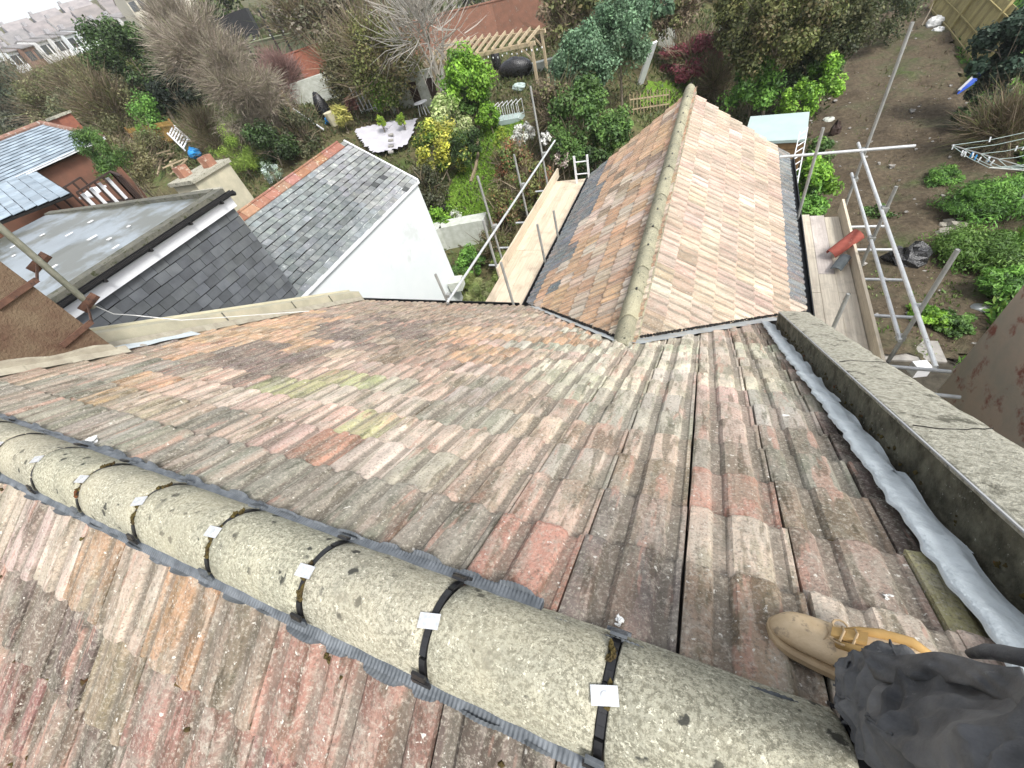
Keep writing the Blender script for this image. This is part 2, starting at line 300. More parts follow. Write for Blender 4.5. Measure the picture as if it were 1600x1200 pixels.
# ------------------------------------------------------------------ mesh helpers
def wloc(o):
    v = Vector((0, 0, 0))
    while o is not None: v = v + o.location; o = o.parent
    return v
def tag(o, label=None, cat=None, group=None, kind=None):
    if label: o['label'] = label
    if cat: o['category'] = cat
    if group: o['group'] = group
    if kind: o['kind'] = kind
    return o
def thing(name, label, cat, loc, group=None):
    o = bpy.data.objects.new(name, None); COL.objects.link(o); o.location = Vector(loc); o.empty_display_size = 0.2
    return tag(o, label, cat, group)
def link_mesh(name, me, m, parent=None, color=None):
    if m is not None and not me.materials: me.materials.append(MATS[m])
    o = bpy.data.objects.new(name, me); COL.objects.link(o); o.parent = parent
    if color is not None: o.color = (*color, 1)
    return o
class MB:
    def __init__(s): s.v = []; s.f = []; s.c = []
    def add(s, vs, fs, c=None):
        k = len(s.v); s.v.extend([tuple(map(float, p)) for p in vs]); s.f.extend([tuple(k + i for i in f) for f in fs])
        s.c.extend([c or (1, 1, 1)] * len(fs)); return s
    def hexa(s, p, c=None):                                        # 8 corners: bottom 0-3 anticlockwise, top 4-7
        return s.add(p, [(3, 2, 1, 0), (4, 5, 6, 7), (0, 1, 5, 4), (1, 2, 6, 5), (2, 3, 7, 6), (3, 0, 4, 7)], c)
    def box(s, a, b, c=None):
        (x0, y0, z0), (x1, y1, z1) = a, b
        return s.hexa([(x0, y0, z0), (x1, y0, z0), (x1, y1, z0), (x0, y1, z0), (x0, y0, z1), (x1, y0, z1), (x1, y1, z1), (x0, y1, z1)], c)
    def bar(s, a, b, w, h, up=(0, 0, 1), c=None):                   # a beam with its own width and height
        a, b = Vector(a), Vector(b); d = (b - a).normalized(); up = Vector(up)
        if abs(d.dot(up)) > 0.95: up = Vector((1, 0, 0))
        x = d.cross(up).normalized() * (w / 2); z = x.cross(d).normalized() * (h / 2)
        return s.hexa([a - x - z, a + x - z, b + x - z, b - x - z, a - x + z, a + x + z, b + x + z, b - x + z], c)
    def tube(s, pts, r, n=8, c=None, cap=True, hollow=False):
        pts = [Vector(p) for p in pts]; rs = r if isinstance(r, (list, tuple)) else [r] * len(pts)
        vs = []; fs = []
        d0 = (pts[1] - pts[0]).normalized(); x = d0.orthogonal().normalized()
        for i, p in enumerate(pts):
            d = (pts[min(i + 1, len(pts) - 1)] - pts[max(i - 1, 0)]).normalized()
            x = (x - d * x.dot(d)).normalized(); y = d.cross(x)
            for k in range(n):
                a = 2 * math.pi * k / n; vs.append(p + (x * math.cos(a) + y * math.sin(a)) * rs[i])
        for i in range(len(pts) - 1):
            for k in range(n):
                fs.append((i * n + k, i * n + (k + 1) % n, (i + 1) * n + (k + 1) % n, (i + 1) * n + k))
        if cap: fs.append(tuple(range(n - 1, -1, -1))); fs.append(tuple((len(pts) - 1) * n + k for k in range(n)))
        return s.add(vs, fs, c)
    def prism(s, poly, d, c=None):                                  # polygon (3-D, planar) pushed along d
        n = len(poly); d = Vector(d); p = [Vector(q) for q in poly]
        return s.add(p + [q + d for q in p], [tuple(range(n - 1, -1, -1)), tuple(range(n, 2 * n))] + [(i, (i + 1) % n, n + (i + 1) % n, n + i) for i in range(n)], c)
    def blob(s, cx, r, nu=10, nv=7, amp=0.25, seed=0, c=None, f=2.0):
        rr = random.Random(seed); ph = [rr.uniform(0, 6.28) for _ in range(8)]
        vs = []; fs = []
        for j in range(nv + 1):
            th = math.pi * j / nv
            for i in range(nu):
                a = 2 * math.pi * i / nu
                k = 1 + amp * (math.sin(f * a + ph[0] + 2 * th) * 0.5 + math.sin(3 * f * a + ph[1]) * math.sin(4 * th + ph[2]) * 0.5 + rr.uniform(-.3, .3))
                vs.append((cx[0] + r[0] * k * math.sin(th) * math.cos(a), cx[1] + r[1] * k * math.sin(th) * math.sin(a), cx[2] + r[2] * k * math.cos(th)))
        for j in range(nv):
            for i in range(nu): fs.append((j * nu + i, (j + 1) * nu + i, (j + 1) * nu + (i + 1) % nu, j * nu + (i + 1) % nu))
        return s.add(vs, fs, c)
    def mesh(s, name, off=(0, 0, 0), smooth=False, tint=False):
        me = bpy.data.meshes.new(name)
        me.from_pydata([(x - off[0], y - off[1], z - off[2]) for x, y, z in s.v], [], s.f)
        if smooth: me.polygons.foreach_set('use_smooth', [True] * len(me.polygons))
        if tint: facetint(me, s.c)
        me.update(); return me
    def build(s, name, m, parent=None, smooth=False, color=None, loc=None, tint=False):
        base = wloc(parent) if parent is not None else Vector(loc if loc is not None else (0, 0, 0))
        me = s.mesh(name, base, smooth, tint); o = link_mesh(name, me, m, parent, color)
        if parent is None: o.location = base
        return o
def facetint(me, cols, name='tint'):
    a = me.color_attributes.new(name, 'FLOAT_COLOR', 'CORNER')
    tot = np.zeros(len(me.polygons), dtype=np.int32); me.polygons.foreach_get('loop_total', tot)
    arr = np.repeat(np.array([(*c, 1) for c in cols], dtype=np.float32), tot, axis=0)
    a.data.foreach_set('color', arr.ravel())
def solo(mb, name, m, label, cat, loc, group=None, smooth=False, color=None, kind=None):
    o = mb.build(name, m, None, smooth, color, loc); return tag(o, label, cat, group, kind)

# ------------------------------------------------------------------ roof tiles
PIT = math.radians(32.019); CP, SP = math.cos(PIT), math.sin(PIT)
KD = 0.95388                                                      # eye above the back slope, square to it
Y0 = 0.066; ZA = (-KD - SP * Y0) / CP                              # ridge line of the main roof
TW, TG, TL = 0.312, 0.31, 0.41                                     # tile cover width, gauge, length
PAL = dict(G=(.31, .29, .24), D=(.185, .165, .14), P=(.58, .44, .35), Q=(.67, .55, .45), C=(.68, .62, .49), R=(.50, .265, .20),
           O=(.56, .35, .215), L=(.50, .49, .27), B=(.37, .275, .205), V=(.19, .14, .12), S=(.115, .15, .18), K=(.29, .205, .145), W=(.70, .64, .55), X=(.36, .20, .165), T=(.52, .395, .31), H=(.47, .44, .365))
PROF = [(-.004, -.012), (0, .019), (.03, .024), (.12, .0255), (.19, .024), (.222, .017), (.25, .004), (.37, .002), (.395, .014), (.43, .0265), (.51, .0315),
        (.60, .033), (.69, .031), (.75, .024), (.778, .011), (.80, .003), (.90, .003), (.925, .012), (.97, .014), (.98, -.012)]
def tile_geo(var):
    r = random.Random(100 + var); n = len(PROF); vs = []; fs = []; pr = []
    jit = [r.uniform(-.004, .004) for _ in PROF]
    for q in range(2):
        c = r.randrange(2, n - 3)
        for j in (c, c + 1): jit[j] -= r.uniform(.004, .012)         # chipped edge
    for v in (0.0, 0.20, TL - .012, TL):
        for i, (u, h) in enumerate(PROF):
            vv = v + (jit[i] if v > .3 else 0) - (.002 if h < .005 and v > .3 else 0)
            hh = min(h, .0285) * .80 + .042 * v / TL + (r.uniform(-.0012, .0012) if v > 0 else 0) - (.004 if v == TL else 0)
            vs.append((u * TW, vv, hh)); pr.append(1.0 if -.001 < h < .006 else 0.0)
    for i in range(n):
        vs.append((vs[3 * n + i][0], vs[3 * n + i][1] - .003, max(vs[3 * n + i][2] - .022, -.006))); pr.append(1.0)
    for j in range(4):
        for i in range(n - 1): fs.append((j * n + i, j * n + i + 1, (j + 1) * n + i + 1, (j + 1) * n + i)[::-1])
    return vs, fs, pr
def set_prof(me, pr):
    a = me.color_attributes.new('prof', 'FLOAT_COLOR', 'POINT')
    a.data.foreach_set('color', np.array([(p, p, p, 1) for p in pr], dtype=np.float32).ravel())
GEO = [tile_geo(i) for i in range(8)]
TM = {}
def tile_mesh(i, m):
    if (i, m) not in TM:
        vs, fs, pr = GEO[i]; me = bpy.data.meshes.new('tile'); me.from_pydata([(a, b, c) for a, b, c in vs], [], [f[::-1] for f in fs])
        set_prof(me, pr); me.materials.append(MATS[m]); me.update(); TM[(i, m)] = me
    return TM[(i, m)]
def frame(o, U, V, W):
    m = Matrix.Identity(4)
    for i in range(3): m[i][0], m[i][1], m[i][2], m[i][3] = U[i], V[i], W[i], o[i]
    return m
def nearest(ctrl, P, jit, rr):
    x, y, z = proj(P)
    if z < 0.05: x, y = 800, 1300
    x += rr.gauss(0, jit); y += rr.gauss(0, jit * .5)
    return min(ctrl, key=lambda c: (c[0] - x) ** 2 + (2.2 * (c[1] - y)) ** 2)[2]
def vary(c, rr, a=.16):
    k = 1 + rr.uniform(-a, a); return tuple(max(.01, v * k * (1 + rr.uniform(-.05, .05))) for v in c)
def lay_tiles(parts, nmax, mat_obj, mat_join, F, rows, cols, color, keep, cuts, seed, joined_parent):
    """one entry per tile: (screen size, matrix, colour, cut planes); the largest nmax become objects"""
    rr = random.Random(seed); out = []
    for a in rows:
        for b in cols:
            tail, u0 = a, b
            mt = F @ Matrix.Translation((u0 + rr.uniform(-.0015, .0015), tail - TL + rr.uniform(-.006, .006), rr.uniform(-.002, .003))) @ \
                Matrix.Rotation(math.radians(rr.gauss(0, .45)), 4, 'Z') @ Matrix.Rotation(math.radians(rr.gauss(0, .35)), 4, 'Y') @ Matrix.Rotation(math.radians(rr.gauss(0, .3)), 4, 'X')
            c = mt @ Vector((TW / 2, TL - TG / 2, .01))
            pts = [mt @ Vector(q) for q in ((0, TL - TG, 0), (TW, TL - TG, 0), (TW, TL, .03), (0, TL, .03))]
            cp = []; ok = True
            for (po, no) in cuts(c):
                d = [(p - po).dot(no) for p in pts]
                if max(d) < 0.012: ok = False; break
                dd = [(mt @ Vector(q) - po).dot(no) for q in ((0, 0, 0), (TW, 0, 0), (TW, TL, 0), (0, TL, 0))]
                if min(dd) < 0: cp.append((po, no))
            if not ok or not keep(c): continue
            x, y, z = proj(c)
            vis = z > .1 and -60 < x < 1660 and -60 < y < 1260
            size = (FPX / z) ** 2 if vis else 0
            out.append((size, mt, vary(PAL[color(c, rr, a, b)], rr), cp, rr.randrange(8), c))
    out.sort(key=lambda t: -t[0])
    return out
def clip_bm(var, mt, cp):
    vs, fs, pr = GEO[var]; bm = bmesh.new(); lay = bm.verts.layers.float.new('p')
    bv = []
    for v, p in zip(vs, pr):
        q = bm.verts.new(mt @ Vector(v)); q[lay] = p; bv.append(q)
    for f in fs: bm.faces.new([bv[i] for i in f[::-1]])
    for po, no in cp:
        bmesh.ops.bisect_plane(bm, geom=bm.verts[:] + bm.edges[:] + bm.faces[:], plane_co=po, plane_no=no, clear_inner=True)
    return bm, lay
def emit_tiles(tiles, n_obj, parent_of, mat_obj, mat_join, join_parent):
    base_j = wloc(join_parent); jv = []; jf = []; jc = []; jp = []
    for k, (size, mt, col, cp, var, c) in enumerate(tiles):
        if k < n_obj and size > 0:
            par = parent_of
            pb = wloc(par)
            if cp:
                bm, lay = clip_bm(var, mt, cp)
                if len(bm.faces) < 3: bm.free(); continue
                inv = mt.inverted(); vals = [v[lay] for v in bm.verts]
                for v in bm.verts: v.co = inv @ v.co
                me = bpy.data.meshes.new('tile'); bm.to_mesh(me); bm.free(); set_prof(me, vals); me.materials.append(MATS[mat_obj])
            else: me = tile_mesh(var, mat_obj)
            o = bpy.data.objects.new('tile', me); COL.objects.link(o); o.parent = par
            o.matrix_basis = Matrix.Translation(-pb) @ mt; o.color = (*col, 1)
        else:
            k0 = len(jv)
            if cp:
                bm, lay = clip_bm(var, mt, cp); bm.verts.index_update()
                for v in bm.verts: jv.append(tuple(v.co - base_j)); jp.append(v[lay])
                for f in bm.faces: jf.append(tuple(k0 + v.index for v in f.verts)); jc.append(col)
                bm.free()
            else:
                vs, fs, pr = GEO[var]
                for v, p in zip(vs, pr): jv.append(tuple(mt @ Vector(v) - base_j)); jp.append(p)
                for f in fs: jf.append(tuple(k0 + i for i in f[::-1])); jc.append(col)
    if jv:
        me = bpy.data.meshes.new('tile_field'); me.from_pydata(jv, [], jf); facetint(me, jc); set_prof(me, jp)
        o = link_mesh('tile_field', me, mat_join, join_parent); o['kind'] = 'stuff'

# ------------------------------------------------------------------ the setting: ground
gx = np.concatenate([np.linspace(-700, -120, 30), np.linspace(-115, -42, 30), np.arange(-40, 18, .6), np.linspace(19, 60, 20), np.linspace(70, 500, 14)])
gy = np.concatenate([np.linspace(-80, -6, 12), np.arange(-4, 60, .6), np.linspace(61, 150, 36), np.linspace(156, 800, 42)])
GX, GY = np.meshgrid(gx, gy); GZ = T(GX, GY)
def small(x, y): return .05 * np.sin(x * 1.7 + .6 * y) * np.sin(y * 1.3) + .03 * np.sin(3.1 * x + 1) * np.sin(2.7 * y + 2)
GZ = GZ + small(GX, GY) * (np.hypot(GX, GY) < 60)
nx_, ny_ = len(gx), len(gy)
me = bpy.data.meshes.new('ground')
me.from_pydata(np.stack([GX.ravel(), GY.ravel(), GZ.ravel()], 1).tolist(), [], [(j * nx_ + i, j * nx_ + i + 1, (j + 1) * nx_ + i + 1, (j + 1) * nx_ + i) for j in range(ny_ - 1) for i in range(nx_ - 1)])
me.polygons.foreach_set('use_smooth', [True] * len(me.polygons))
tag(link_mesh('ground', me, 'ground'), kind='structure')
def inside(px, py, poly):
    c = False; j = len(poly) - 1
    for i in range(len(poly)):
        xi, yi = poly[i]; xj, yj = poly[j]
        if (yi > py) != (yj > py) and px < (xj - xi) * (py - yi) / (yj - yi) + xi: c = not c
        j = i
    return c
def patch(name, m, poly, step=.3, lift=.05, amp=0.0, bump_seed=0, shape=None):
    xs = [p[0] for p in poly]; ys = [p[1] for p in poly]; vs = []; idx = {}; fs = []; rr = random.Random(bump_seed)
    nx = int((max(xs) - min(xs)) / step) + 2; ny = int((max(ys) - min(ys)) / step) + 2
    def V(i, j):
        if (i, j) not in idx:
            x = min(xs) + i * step + rr.uniform(-.3, .3) * step; y = min(ys) + j * step + rr.uniform(-.3, .3) * step
            z = float(T(x, y) + small(x, y)) + lift + amp * (math.sin(x * 2.3 + y) * math.sin(y * 1.9 - x) * .5 + math.sin(5 * x) * math.sin(4.3 * y + x) * .25 + rr.uniform(0, .35))
            idx[(i, j)] = len(vs); vs.append((x, y, z))
        return idx[(i, j)]
    for i in range(nx):
        for j in range(ny):
            if inside(min(xs) + (i + .5) * step, min(ys) + (j + .5) * step, poly): fs.append((V(i, j), V(i + 1, j), V(i + 1, j + 1), V(i, j + 1)))
    me = bpy.data.meshes.new(name); me.from_pydata(vs, [], fs); me.polygons.foreach_set('use_smooth', [True] * len(fs))
    return tag(link_mesh(name, me, m), kind='structure')
def gpoly(pts): return [tuple(at(*p)[:2]) for p in pts]
patch('bare_soil', 'soil', [(1.9, 11.2), (5.5, 9.6), (8.4, 12.0), (9.6, 20), (10.2, 30), (12.2, 44), (7.0, 45), (5.0, 33), (3.6, 24), (2.6, 16)], .28, .10, .16)
patch('lawn', 'lawn', gpoly([(668, 366), (768, 376), (776, 330), (785, 250), (835, 205), (800, 184), (748, 192), (732, 250), (705, 292), (672, 330)]), .3, .06, .03)
patch('lawn', 'lawn', gpoly([(1010, 130), (1080, 128), (1100, 150), (1060, 170), (1000, 168)]), .5, .06, .03)
patch('lawn', 'lawn', gpoly([(380, 62), (410, 52), (425, 75), (392, 88)]), 1.0, .15, .03)
patch('damp_paving', 'damp_paving', [(1.2, 3), (3.8, 3), (3.8, 6.2), (6.6, 6.8), (7.0, 9.8), (2.0, 11.6), (1.2, 11)], .5, .06)
patch('side_path', 'damp_paving', [(-9.2, 3), (-4.4, 3), (-4.4, 9), (-9.2, 9)], .5, .04)
patch('road', 'road_grey', gpoly([(560, 60), (700, 30), (850, -12), (850, -40), (700, -10), (560, 20)]), 1.2, .15)

# ------------------------------------------------------------------ the main house
house = thing('terraced_house', 'house whose worn pink and grey tiled roof with a cream ridge fills the foreground', 'house', (-2.7, 0, -9.6))
hb = Vector(house.location)
EAVE = 5.22
def zback(y): return (-KD - SP * y) / CP
mb = MB()
xl0, xl1, xr = -6.9, -6.9, 1.17
for sgn, ye in ((1, EAVE - .12), (-1, -4.6)):
    zt = ZA - abs(ye - Y0) * SP / CP - .12
    mb.box((-6.9, min(ye, 0), -9.7), (1.16, max(ye, 0), zt))
mb.build('wall', 'white_render', house)
def slope_deck(parent, name, pts, m='black_underlay'):
    s = MB(); s.prism(pts, (0, 0, -.06)); return s.build(name, m, parent)
dk = .022
back_deck = slope_deck(house, 'roof_slope', [(-6.9, Y0, ZA - dk), (1.15, Y0, ZA - dk), (1.15, EAVE - .06, zback(EAVE - .06) - dk), (-6.9, EAVE - .06, zback(EAVE - .06) - dk)])
FY = -4.8
front_deck = slope_deck(house, 'roof_slope', [(-6.9, FY, ZA - (Y0 - FY) * SP / CP - dk), (1.15, FY, ZA - (Y0 - FY) * SP / CP - dk), (1.15, Y0 - .001, ZA - dk), (-6.9, Y0 - .001, ZA - dk)])
VX0, VY0 = -.69, 3.19                                              # where the rear ridge runs into the slope
VR, VL = 1.15, 1.055                                               # plan slopes of the two valleys
nR = Vector((VR, -1, 0)).normalized(); nL = Vector((-VL, -1, 0)).normalized()
pV = Vector((VX0, VY0, 0))
LEFTN = Vector((1, .2, 0)).normalized(); LEFTP = Vector((-5.58, 0, 0))
def cuts_back(c):
    r = [(Vector((.796, 0, 0)), Vector((-1, 0, 0))), (LEFTP, LEFTN)]
    if c.x > VX0 - .0: r.append((pV - nR * -.19, nR))
    else: r.append((pV - nL * -.09, nL))
    return r
B_CTRL = [(150, 690, 'G'), (250, 715, 'G'), (60, 640, 'G'), (100, 560, 'B'), (220, 565, 'B'), (330, 560, 'V'), (450, 555, 'V'), (540, 528, 'V'), (620, 520, 'V'), (400, 575, 'V'), (480, 515, 'O'), (380, 522, 'O'),
    (330, 535, 'O'), (560, 495, 'B'), (650, 500, 'B'), (720, 495, 'K'), (780, 500, 'B'), (300, 600, 'P'), (235, 608, 'O'), (200, 590, 'G'), (450, 606, 'L'), (490, 603, 'L'), (560, 570, 'P'), (350, 640, 'Q'), (300, 640, 'P'), (440, 640, 'Q'), (520, 622, 'Q'),
    (565, 662, 'L'), (530, 655, 'L'), (430, 690, 'P'), (400, 660, 'P'), (620, 630, 'Q'), (660, 612, 'P'), (545, 705, 'R'), (590, 700, 'Q'), (650, 690, 'Q'), (350, 720, 'G'), (450, 750, 'G'), (530, 790, 'G'), (400, 720, 'P'), (650, 785, 'G'), (620, 760, 'P'),
    (560, 760, 'G'), (720, 590, 'P'), (640, 570, 'K'), (590, 560, 'B'), (700, 560, 'O'), (735, 550, 'O'), (690, 575, 'B'), (760, 600, 'W'), (770, 630, 'H'), (740, 640, 'H'), (720, 660, 'H'), (850, 600, 'C'), (800, 620, 'P'), (900, 565, 'C'), (870, 535, 'O'), (840, 560, 'H'), (800, 560, 'P'), (830, 520, 'P'),
    (950, 590, 'C'), (950, 550, 'C'), (1050, 570, 'C'), (1000, 620, 'C'), (1150, 560, 'C'), (1120, 610, 'C'), (1190, 590, 'C'), (1200, 530, 'B'), (1170, 530, 'P'), (1060, 620, 'C'), (1230, 655, 'H'), (1190, 650, 'H'), (1150, 640, 'P'), (1000, 655, 'H'), (960, 645, 'H'), (910, 620, 'H'), (860, 640, 'P'),
    (880, 690, 'P'), (950, 700, 'P'), (1020, 700, 'P'), (1060, 690, 'H'), (840, 700, 'P'), (740, 720, 'H'), (700, 750, 'G'), (780, 720, 'P'), (760, 790, 'P'), (880, 770, 'H'), (850, 800, 'P'), (960, 790, 'G'), (1060, 770, 'B'), (1110, 715, 'G'), (1110, 775, 'R'), (1160, 790, 'G'), (1150, 850, 'Q'), (1110, 840, 'Q'), (900, 900, 'R'),
    (980, 880, 'B'), (1030, 870, 'G'), (1150, 690, 'P'), (1240, 720, 'G'), (1240, 780, 'G'), (1290, 800, 'P'), (1220, 840, 'G'), (1290, 880, 'B'), (1340, 850, 'B'), (1440, 905, 'L'), (1470, 960, 'L'), (1500, 1000, 'Q'), (1330, 650, 'V'), (1370, 740, 'V'), (1410, 830, 'V'), (1300, 600, 'P'),
    (780, 860, 'G'), (680, 830, 'G'), (1000, 960, 'D'), (940, 960, 'B'), (1150, 970, 'D'), (1110, 1010, 'B'), (1230, 950, 'D'), (1300, 970, 'D'), (1200, 1050, 'K')]
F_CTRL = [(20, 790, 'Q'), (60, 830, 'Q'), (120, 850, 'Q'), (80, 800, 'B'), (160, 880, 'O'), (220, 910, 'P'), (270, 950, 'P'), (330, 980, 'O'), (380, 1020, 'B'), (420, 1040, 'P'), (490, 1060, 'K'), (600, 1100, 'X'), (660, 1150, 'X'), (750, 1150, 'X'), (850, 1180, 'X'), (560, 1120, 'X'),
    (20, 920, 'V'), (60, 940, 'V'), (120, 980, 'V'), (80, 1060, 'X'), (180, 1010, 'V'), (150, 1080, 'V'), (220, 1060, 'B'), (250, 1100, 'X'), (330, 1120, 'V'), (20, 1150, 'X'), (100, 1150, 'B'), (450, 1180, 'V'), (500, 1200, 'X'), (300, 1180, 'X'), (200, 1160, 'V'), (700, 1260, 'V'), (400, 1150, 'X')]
FB = frame((0, Y0, ZA), (1, 0, 0), (0, CP, -SP), (0, SP, CP)) @ Matrix.Translation((0, 0, -.022))
FF = frame((0, Y0, ZA), (-1, 0, 0), (0, -CP, -SP), (0, -SP, CP)) @ Matrix.Translation((0, 0, -.022))
back = lay_tiles(None, 0, None, None, FB, [.47 + TG * i for i in range(19)], [.05 + TW * i for i in range(-24, 4)], lambda c, r, a, b: nearest(B_CTRL, c, 22, r), lambda c: True, cuts_back, 3, None)
front = lay_tiles(None, 0, None, None, FF, [.505 + TG * i for i in range(15)], [.503 + TW * i for i in range(-5, 23)], lambda c, r, a, b: nearest(F_CTRL, c, 22, r), lambda c: True, lambda c: [(Vector((.84, 0, 0)), Vector((-1, 0, 0)))], 4, None)
allt = sorted([(t, 0) for t in back] + [(t, 1) for t in front], key=lambda q: -q[0][0])
sel = set(id(t) for t, w in allt[:296] if t[0] > 0)
nb_ = sum(1 for t in back if id(t) in sel); nf_ = sum(1 for t in front if id(t) in sel)
emit_tiles(back, nb_, back_deck, 'tile_y', 'tile_y_joined', back_deck)
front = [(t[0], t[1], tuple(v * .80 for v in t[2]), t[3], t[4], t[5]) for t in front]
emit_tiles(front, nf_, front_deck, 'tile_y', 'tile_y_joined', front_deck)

# ridge of the main house
def tile_h(u):
    q = (u / TW) % 1.0
    for (a, h0), (b, h1) in zip(PROF[1:], PROF[2:]):
        if a <= q <= b: return h0 + (h1 - h0) * (q - a) / (b - a)
    return 0.0
def arch(mb, x0, x1, half, top, edge, thick, nU=8, nA=18, seed=0, ax='x', c0=0.0, amp=.0012, cham=.004):
    """a half-round cap along x (or y) between x0 and x1; c0 is the centre line, edge/top are heights"""
    r = random.Random(seed); vs = []; fs = []; xs = [x0, x0 + cham] + [x0 + (x1 - x0) * i / nU for i in range(1, nU)] + [x1 - cham, x1]
    n = nA + 1; sk = [r.uniform(-.008, .008), r.uniform(-.006, .006), r.uniform(-.003, .003)] if amp > 0 else [0, 0, 0]
    for layer in (0, 1):
        for ix, x in enumerate(xs):
            sh = cham if ix in (0, len(xs) - 1) else 0
            for i in range(n):
                a = A0 + (math.pi - 2 * A0) * i / nA; k = half - layer * thick - sh * (1 - layer); e = top - edge - layer * thick - sh * (1 - layer)
                dx = x - (x0 + x1) / 2
                y = c0 - math.cos(a) / math.cos(A0) * k + (r.uniform(-amp, amp) if layer == 0 else 0) + dx * sk[0]
                z = edge + max(math.sin(a) - math.sin(A0), 0) / (1 - math.sin(A0)) * e + (r.uniform(-amp, amp) if layer == 0 else 0) + dx * sk[1] + sk[2]
                vs.append((x, y, z) if ax == 'x' else (y, x, z))
    m = len(xs); o = m * n
    for j in range(m - 1):
        for i in range(n - 1):
            fs.append((j * n + i, j * n + i + 1, (j + 1) * n + i + 1, (j + 1) * n + i)[::-1]); fs.append((o + j * n + i, o + j * n + i + 1, o + (j + 1) * n + i + 1, o + (j + 1) * n + i))
    for i in range(n - 1):
        fs.append((i, i + 1, o + i + 1, o + i)); fs.append(((m - 1) * n + i, o + (m - 1) * n + i, o + (m - 1) * n + i + 1, (m - 1) * n + i + 1))
    for j in range(m - 1):
        fs.append((j * n, (j + 1) * n, o + (j + 1) * n, o + j * n)); fs.append((j * n + n - 1, o + j * n + n - 1, o + (j + 1) * n + n - 1, (j + 1) * n + n - 1))
    mb.add(vs, fs)
A0 = math.radians(27)
RT, RE, RH = -1.104, -1.236, .135
joints = [.362, -.093, -.546, -.997, -1.452, -1.925] + [-1.925 - .455 * i for i in range(1, 8)]
gap = .024
ends = [.83] + joints
for i in range(len(ends) - 1):
    mb = MB(); x1, x0 = ends[i] - gap / 2, ends[i + 1] + gap / 2
    if i == 0: x1 = .83
    if x1 < -5.4: break
    arch(mb, max(x0, -5.45), x1, RH, RT, RE, .022, seed=i, c0=Y0)
    k = 1 + rnd.uniform(-.05, .05)
    o = mb.build('ridge_tile', 'ridge_concrete', house, smooth=True, color=(k, k * (1 + rnd.uniform(-.01, .015)), k))
    o.rotation_euler.z = math.radians(rnd.uniform(-.05, .05))
for i, j in enumerate(joints):
    if j < -5.3: break
    mb = MB(); arch(mb, j - .045, j + .045, RH - .014, RT - .016, RE, .005, nU=2, seed=50 + i, c0=Y0, amp=0)
    un = mb.build('ridge_union', 'black_plastic', house, smooth=False)
    mb = MB()                                                       # raised centre rib with cross bars
    for a0, a1 in ((.13, .26), (.28, .46), (.54, .72), (.74, .90)):
        for (w, dz) in ((.009, .006),):
            pp = []
            for t in np.linspace(a0, a1, 4):
                a = math.pi * t; pp.append(Vector((j, Y0 - math.cos(a) * (RH - .010), RE + math.sin(a) * (RT - RE - .012))))
            mb = MB()
            for p, q in zip(pp, pp[1:]): mb.bar(p, q, .018, .006, up=(0, (p.y - Y0), (p.z - RE)))
            mb.build('rib', 'black_plastic', un)
    for s, ww in ((.10, .055), (.155, .040), (.845, .040), (.90, .058)):
        a = math.pi * s; c = Vector((j + rnd.uniform(-.004, .004), Y0 - math.cos(a) * (RH + .005), RE + math.sin(a) * (RT - RE + .006)))
        t = Vector((0, math.sin(a), -math.cos(a) * -1 * 1.0)).normalized(); t = Vector((0, math.sin(a) * RH, math.cos(a) * (RT - RE))).normalized(); nn = Vector((0, -math.cos(a), math.sin(a))).normalized()
        mb = MB(); mb.bar(c - Vector((ww / 2, 0, 0)), c + Vector((ww / 2, 0, 0)), .019, .008, up=nn); mb.build('tab', 'grey_plastic' if rnd.random() < .5 else 'black_plastic', un)
    mb = MB(); c = Vector((j, Y0 - .012 + rnd.uniform(-.006, .006), RT + .0045)); ang = rnd.uniform(-.05, .25) + .12
    e = Vector((math.cos(ang), math.sin(ang), 0)); f = Vector((-math.sin(ang), math.cos(ang), 0))
    mb.bar(c - e * .029, c + e * .029, .036, .003); pl = mb.build('clamp_plate', 'plate_metal', un)
    mb = MB(); mb.tube([c + Vector((0, 0, .0015)), c + Vector((0, 0, .0035))], .0075, 12); sc_ = mb.build('screw', 'galvanised', un)
# moss and nest rubbish in two of the joints
for j, s in [(jj, ss) for jj in joints[1:7] for ss in (.30, .44, .66)]:
    if rnd.random() < .3: continue
    mb = MB(); a = math.pi * s
    for q in range(4):
        a2 = a + q * .09; mb.blob((j + rnd.uniform(-.010, .010), Y0 - math.cos(a2) * (RH - .006), RE + math.sin(a2) * (RT - RE - .008)), (.007, .011, .007), 7, 5, .7, q)
    mb.build('moss', 'moss', house)['kind'] = 'stuff'
# flexible ventilated roll showing along both edges of the ridge
for sgn in (1, -1):
    Fm = FB if sgn > 0 else FF; vs = []; fs = []; n = 0; rr = random.Random(5 + sgn); u = -.80; U = []; ext = .03
    while u < 5.45: U.append(u); u += .006
    for i, u in enumerate(U):
        x = -u; lu = x if sgn > 0 else u
        h = tile_h(lu - (.05 if sgn > 0 else .503))
        ph = u * 2.1 + sgn
        out = -.006 + .011 * math.sin(ph * 3.1) + .008 * math.sin(ph * 7.7) + .010 * math.sin(ph * 1.3)
        if sgn > 0 and x > -.30: out -= .025
        out = min(max(out, -.020), .022)
        rib = .0025 if i % 2 else -.0005
        s_edge = RH / CP - (.045 if sgn > 0 and x > -.30 else 0)
        for s_, w_ in ((s_edge - .035, .045), (s_edge + .0, .050 + rib), (s_edge + out * .6 + .005, h + .034 + rib), (s_edge + out + .008, h + .026 + rib)):
            vs.append(tuple(Fm @ Vector((lu, s_, w_ + .004)) - hb))
    for i in range(len(U) - 1):
        for k in range(3): fs.append((i * 4 + k, i * 4 + k + 1, i * 4 + k + 5, i * 4 + k + 4))
    me = bpy.data.meshes.new('ridge_roll'); me.from_pydata(vs, [], fs); link_mesh('ridge_roll', me, 'grey_plastic', house)

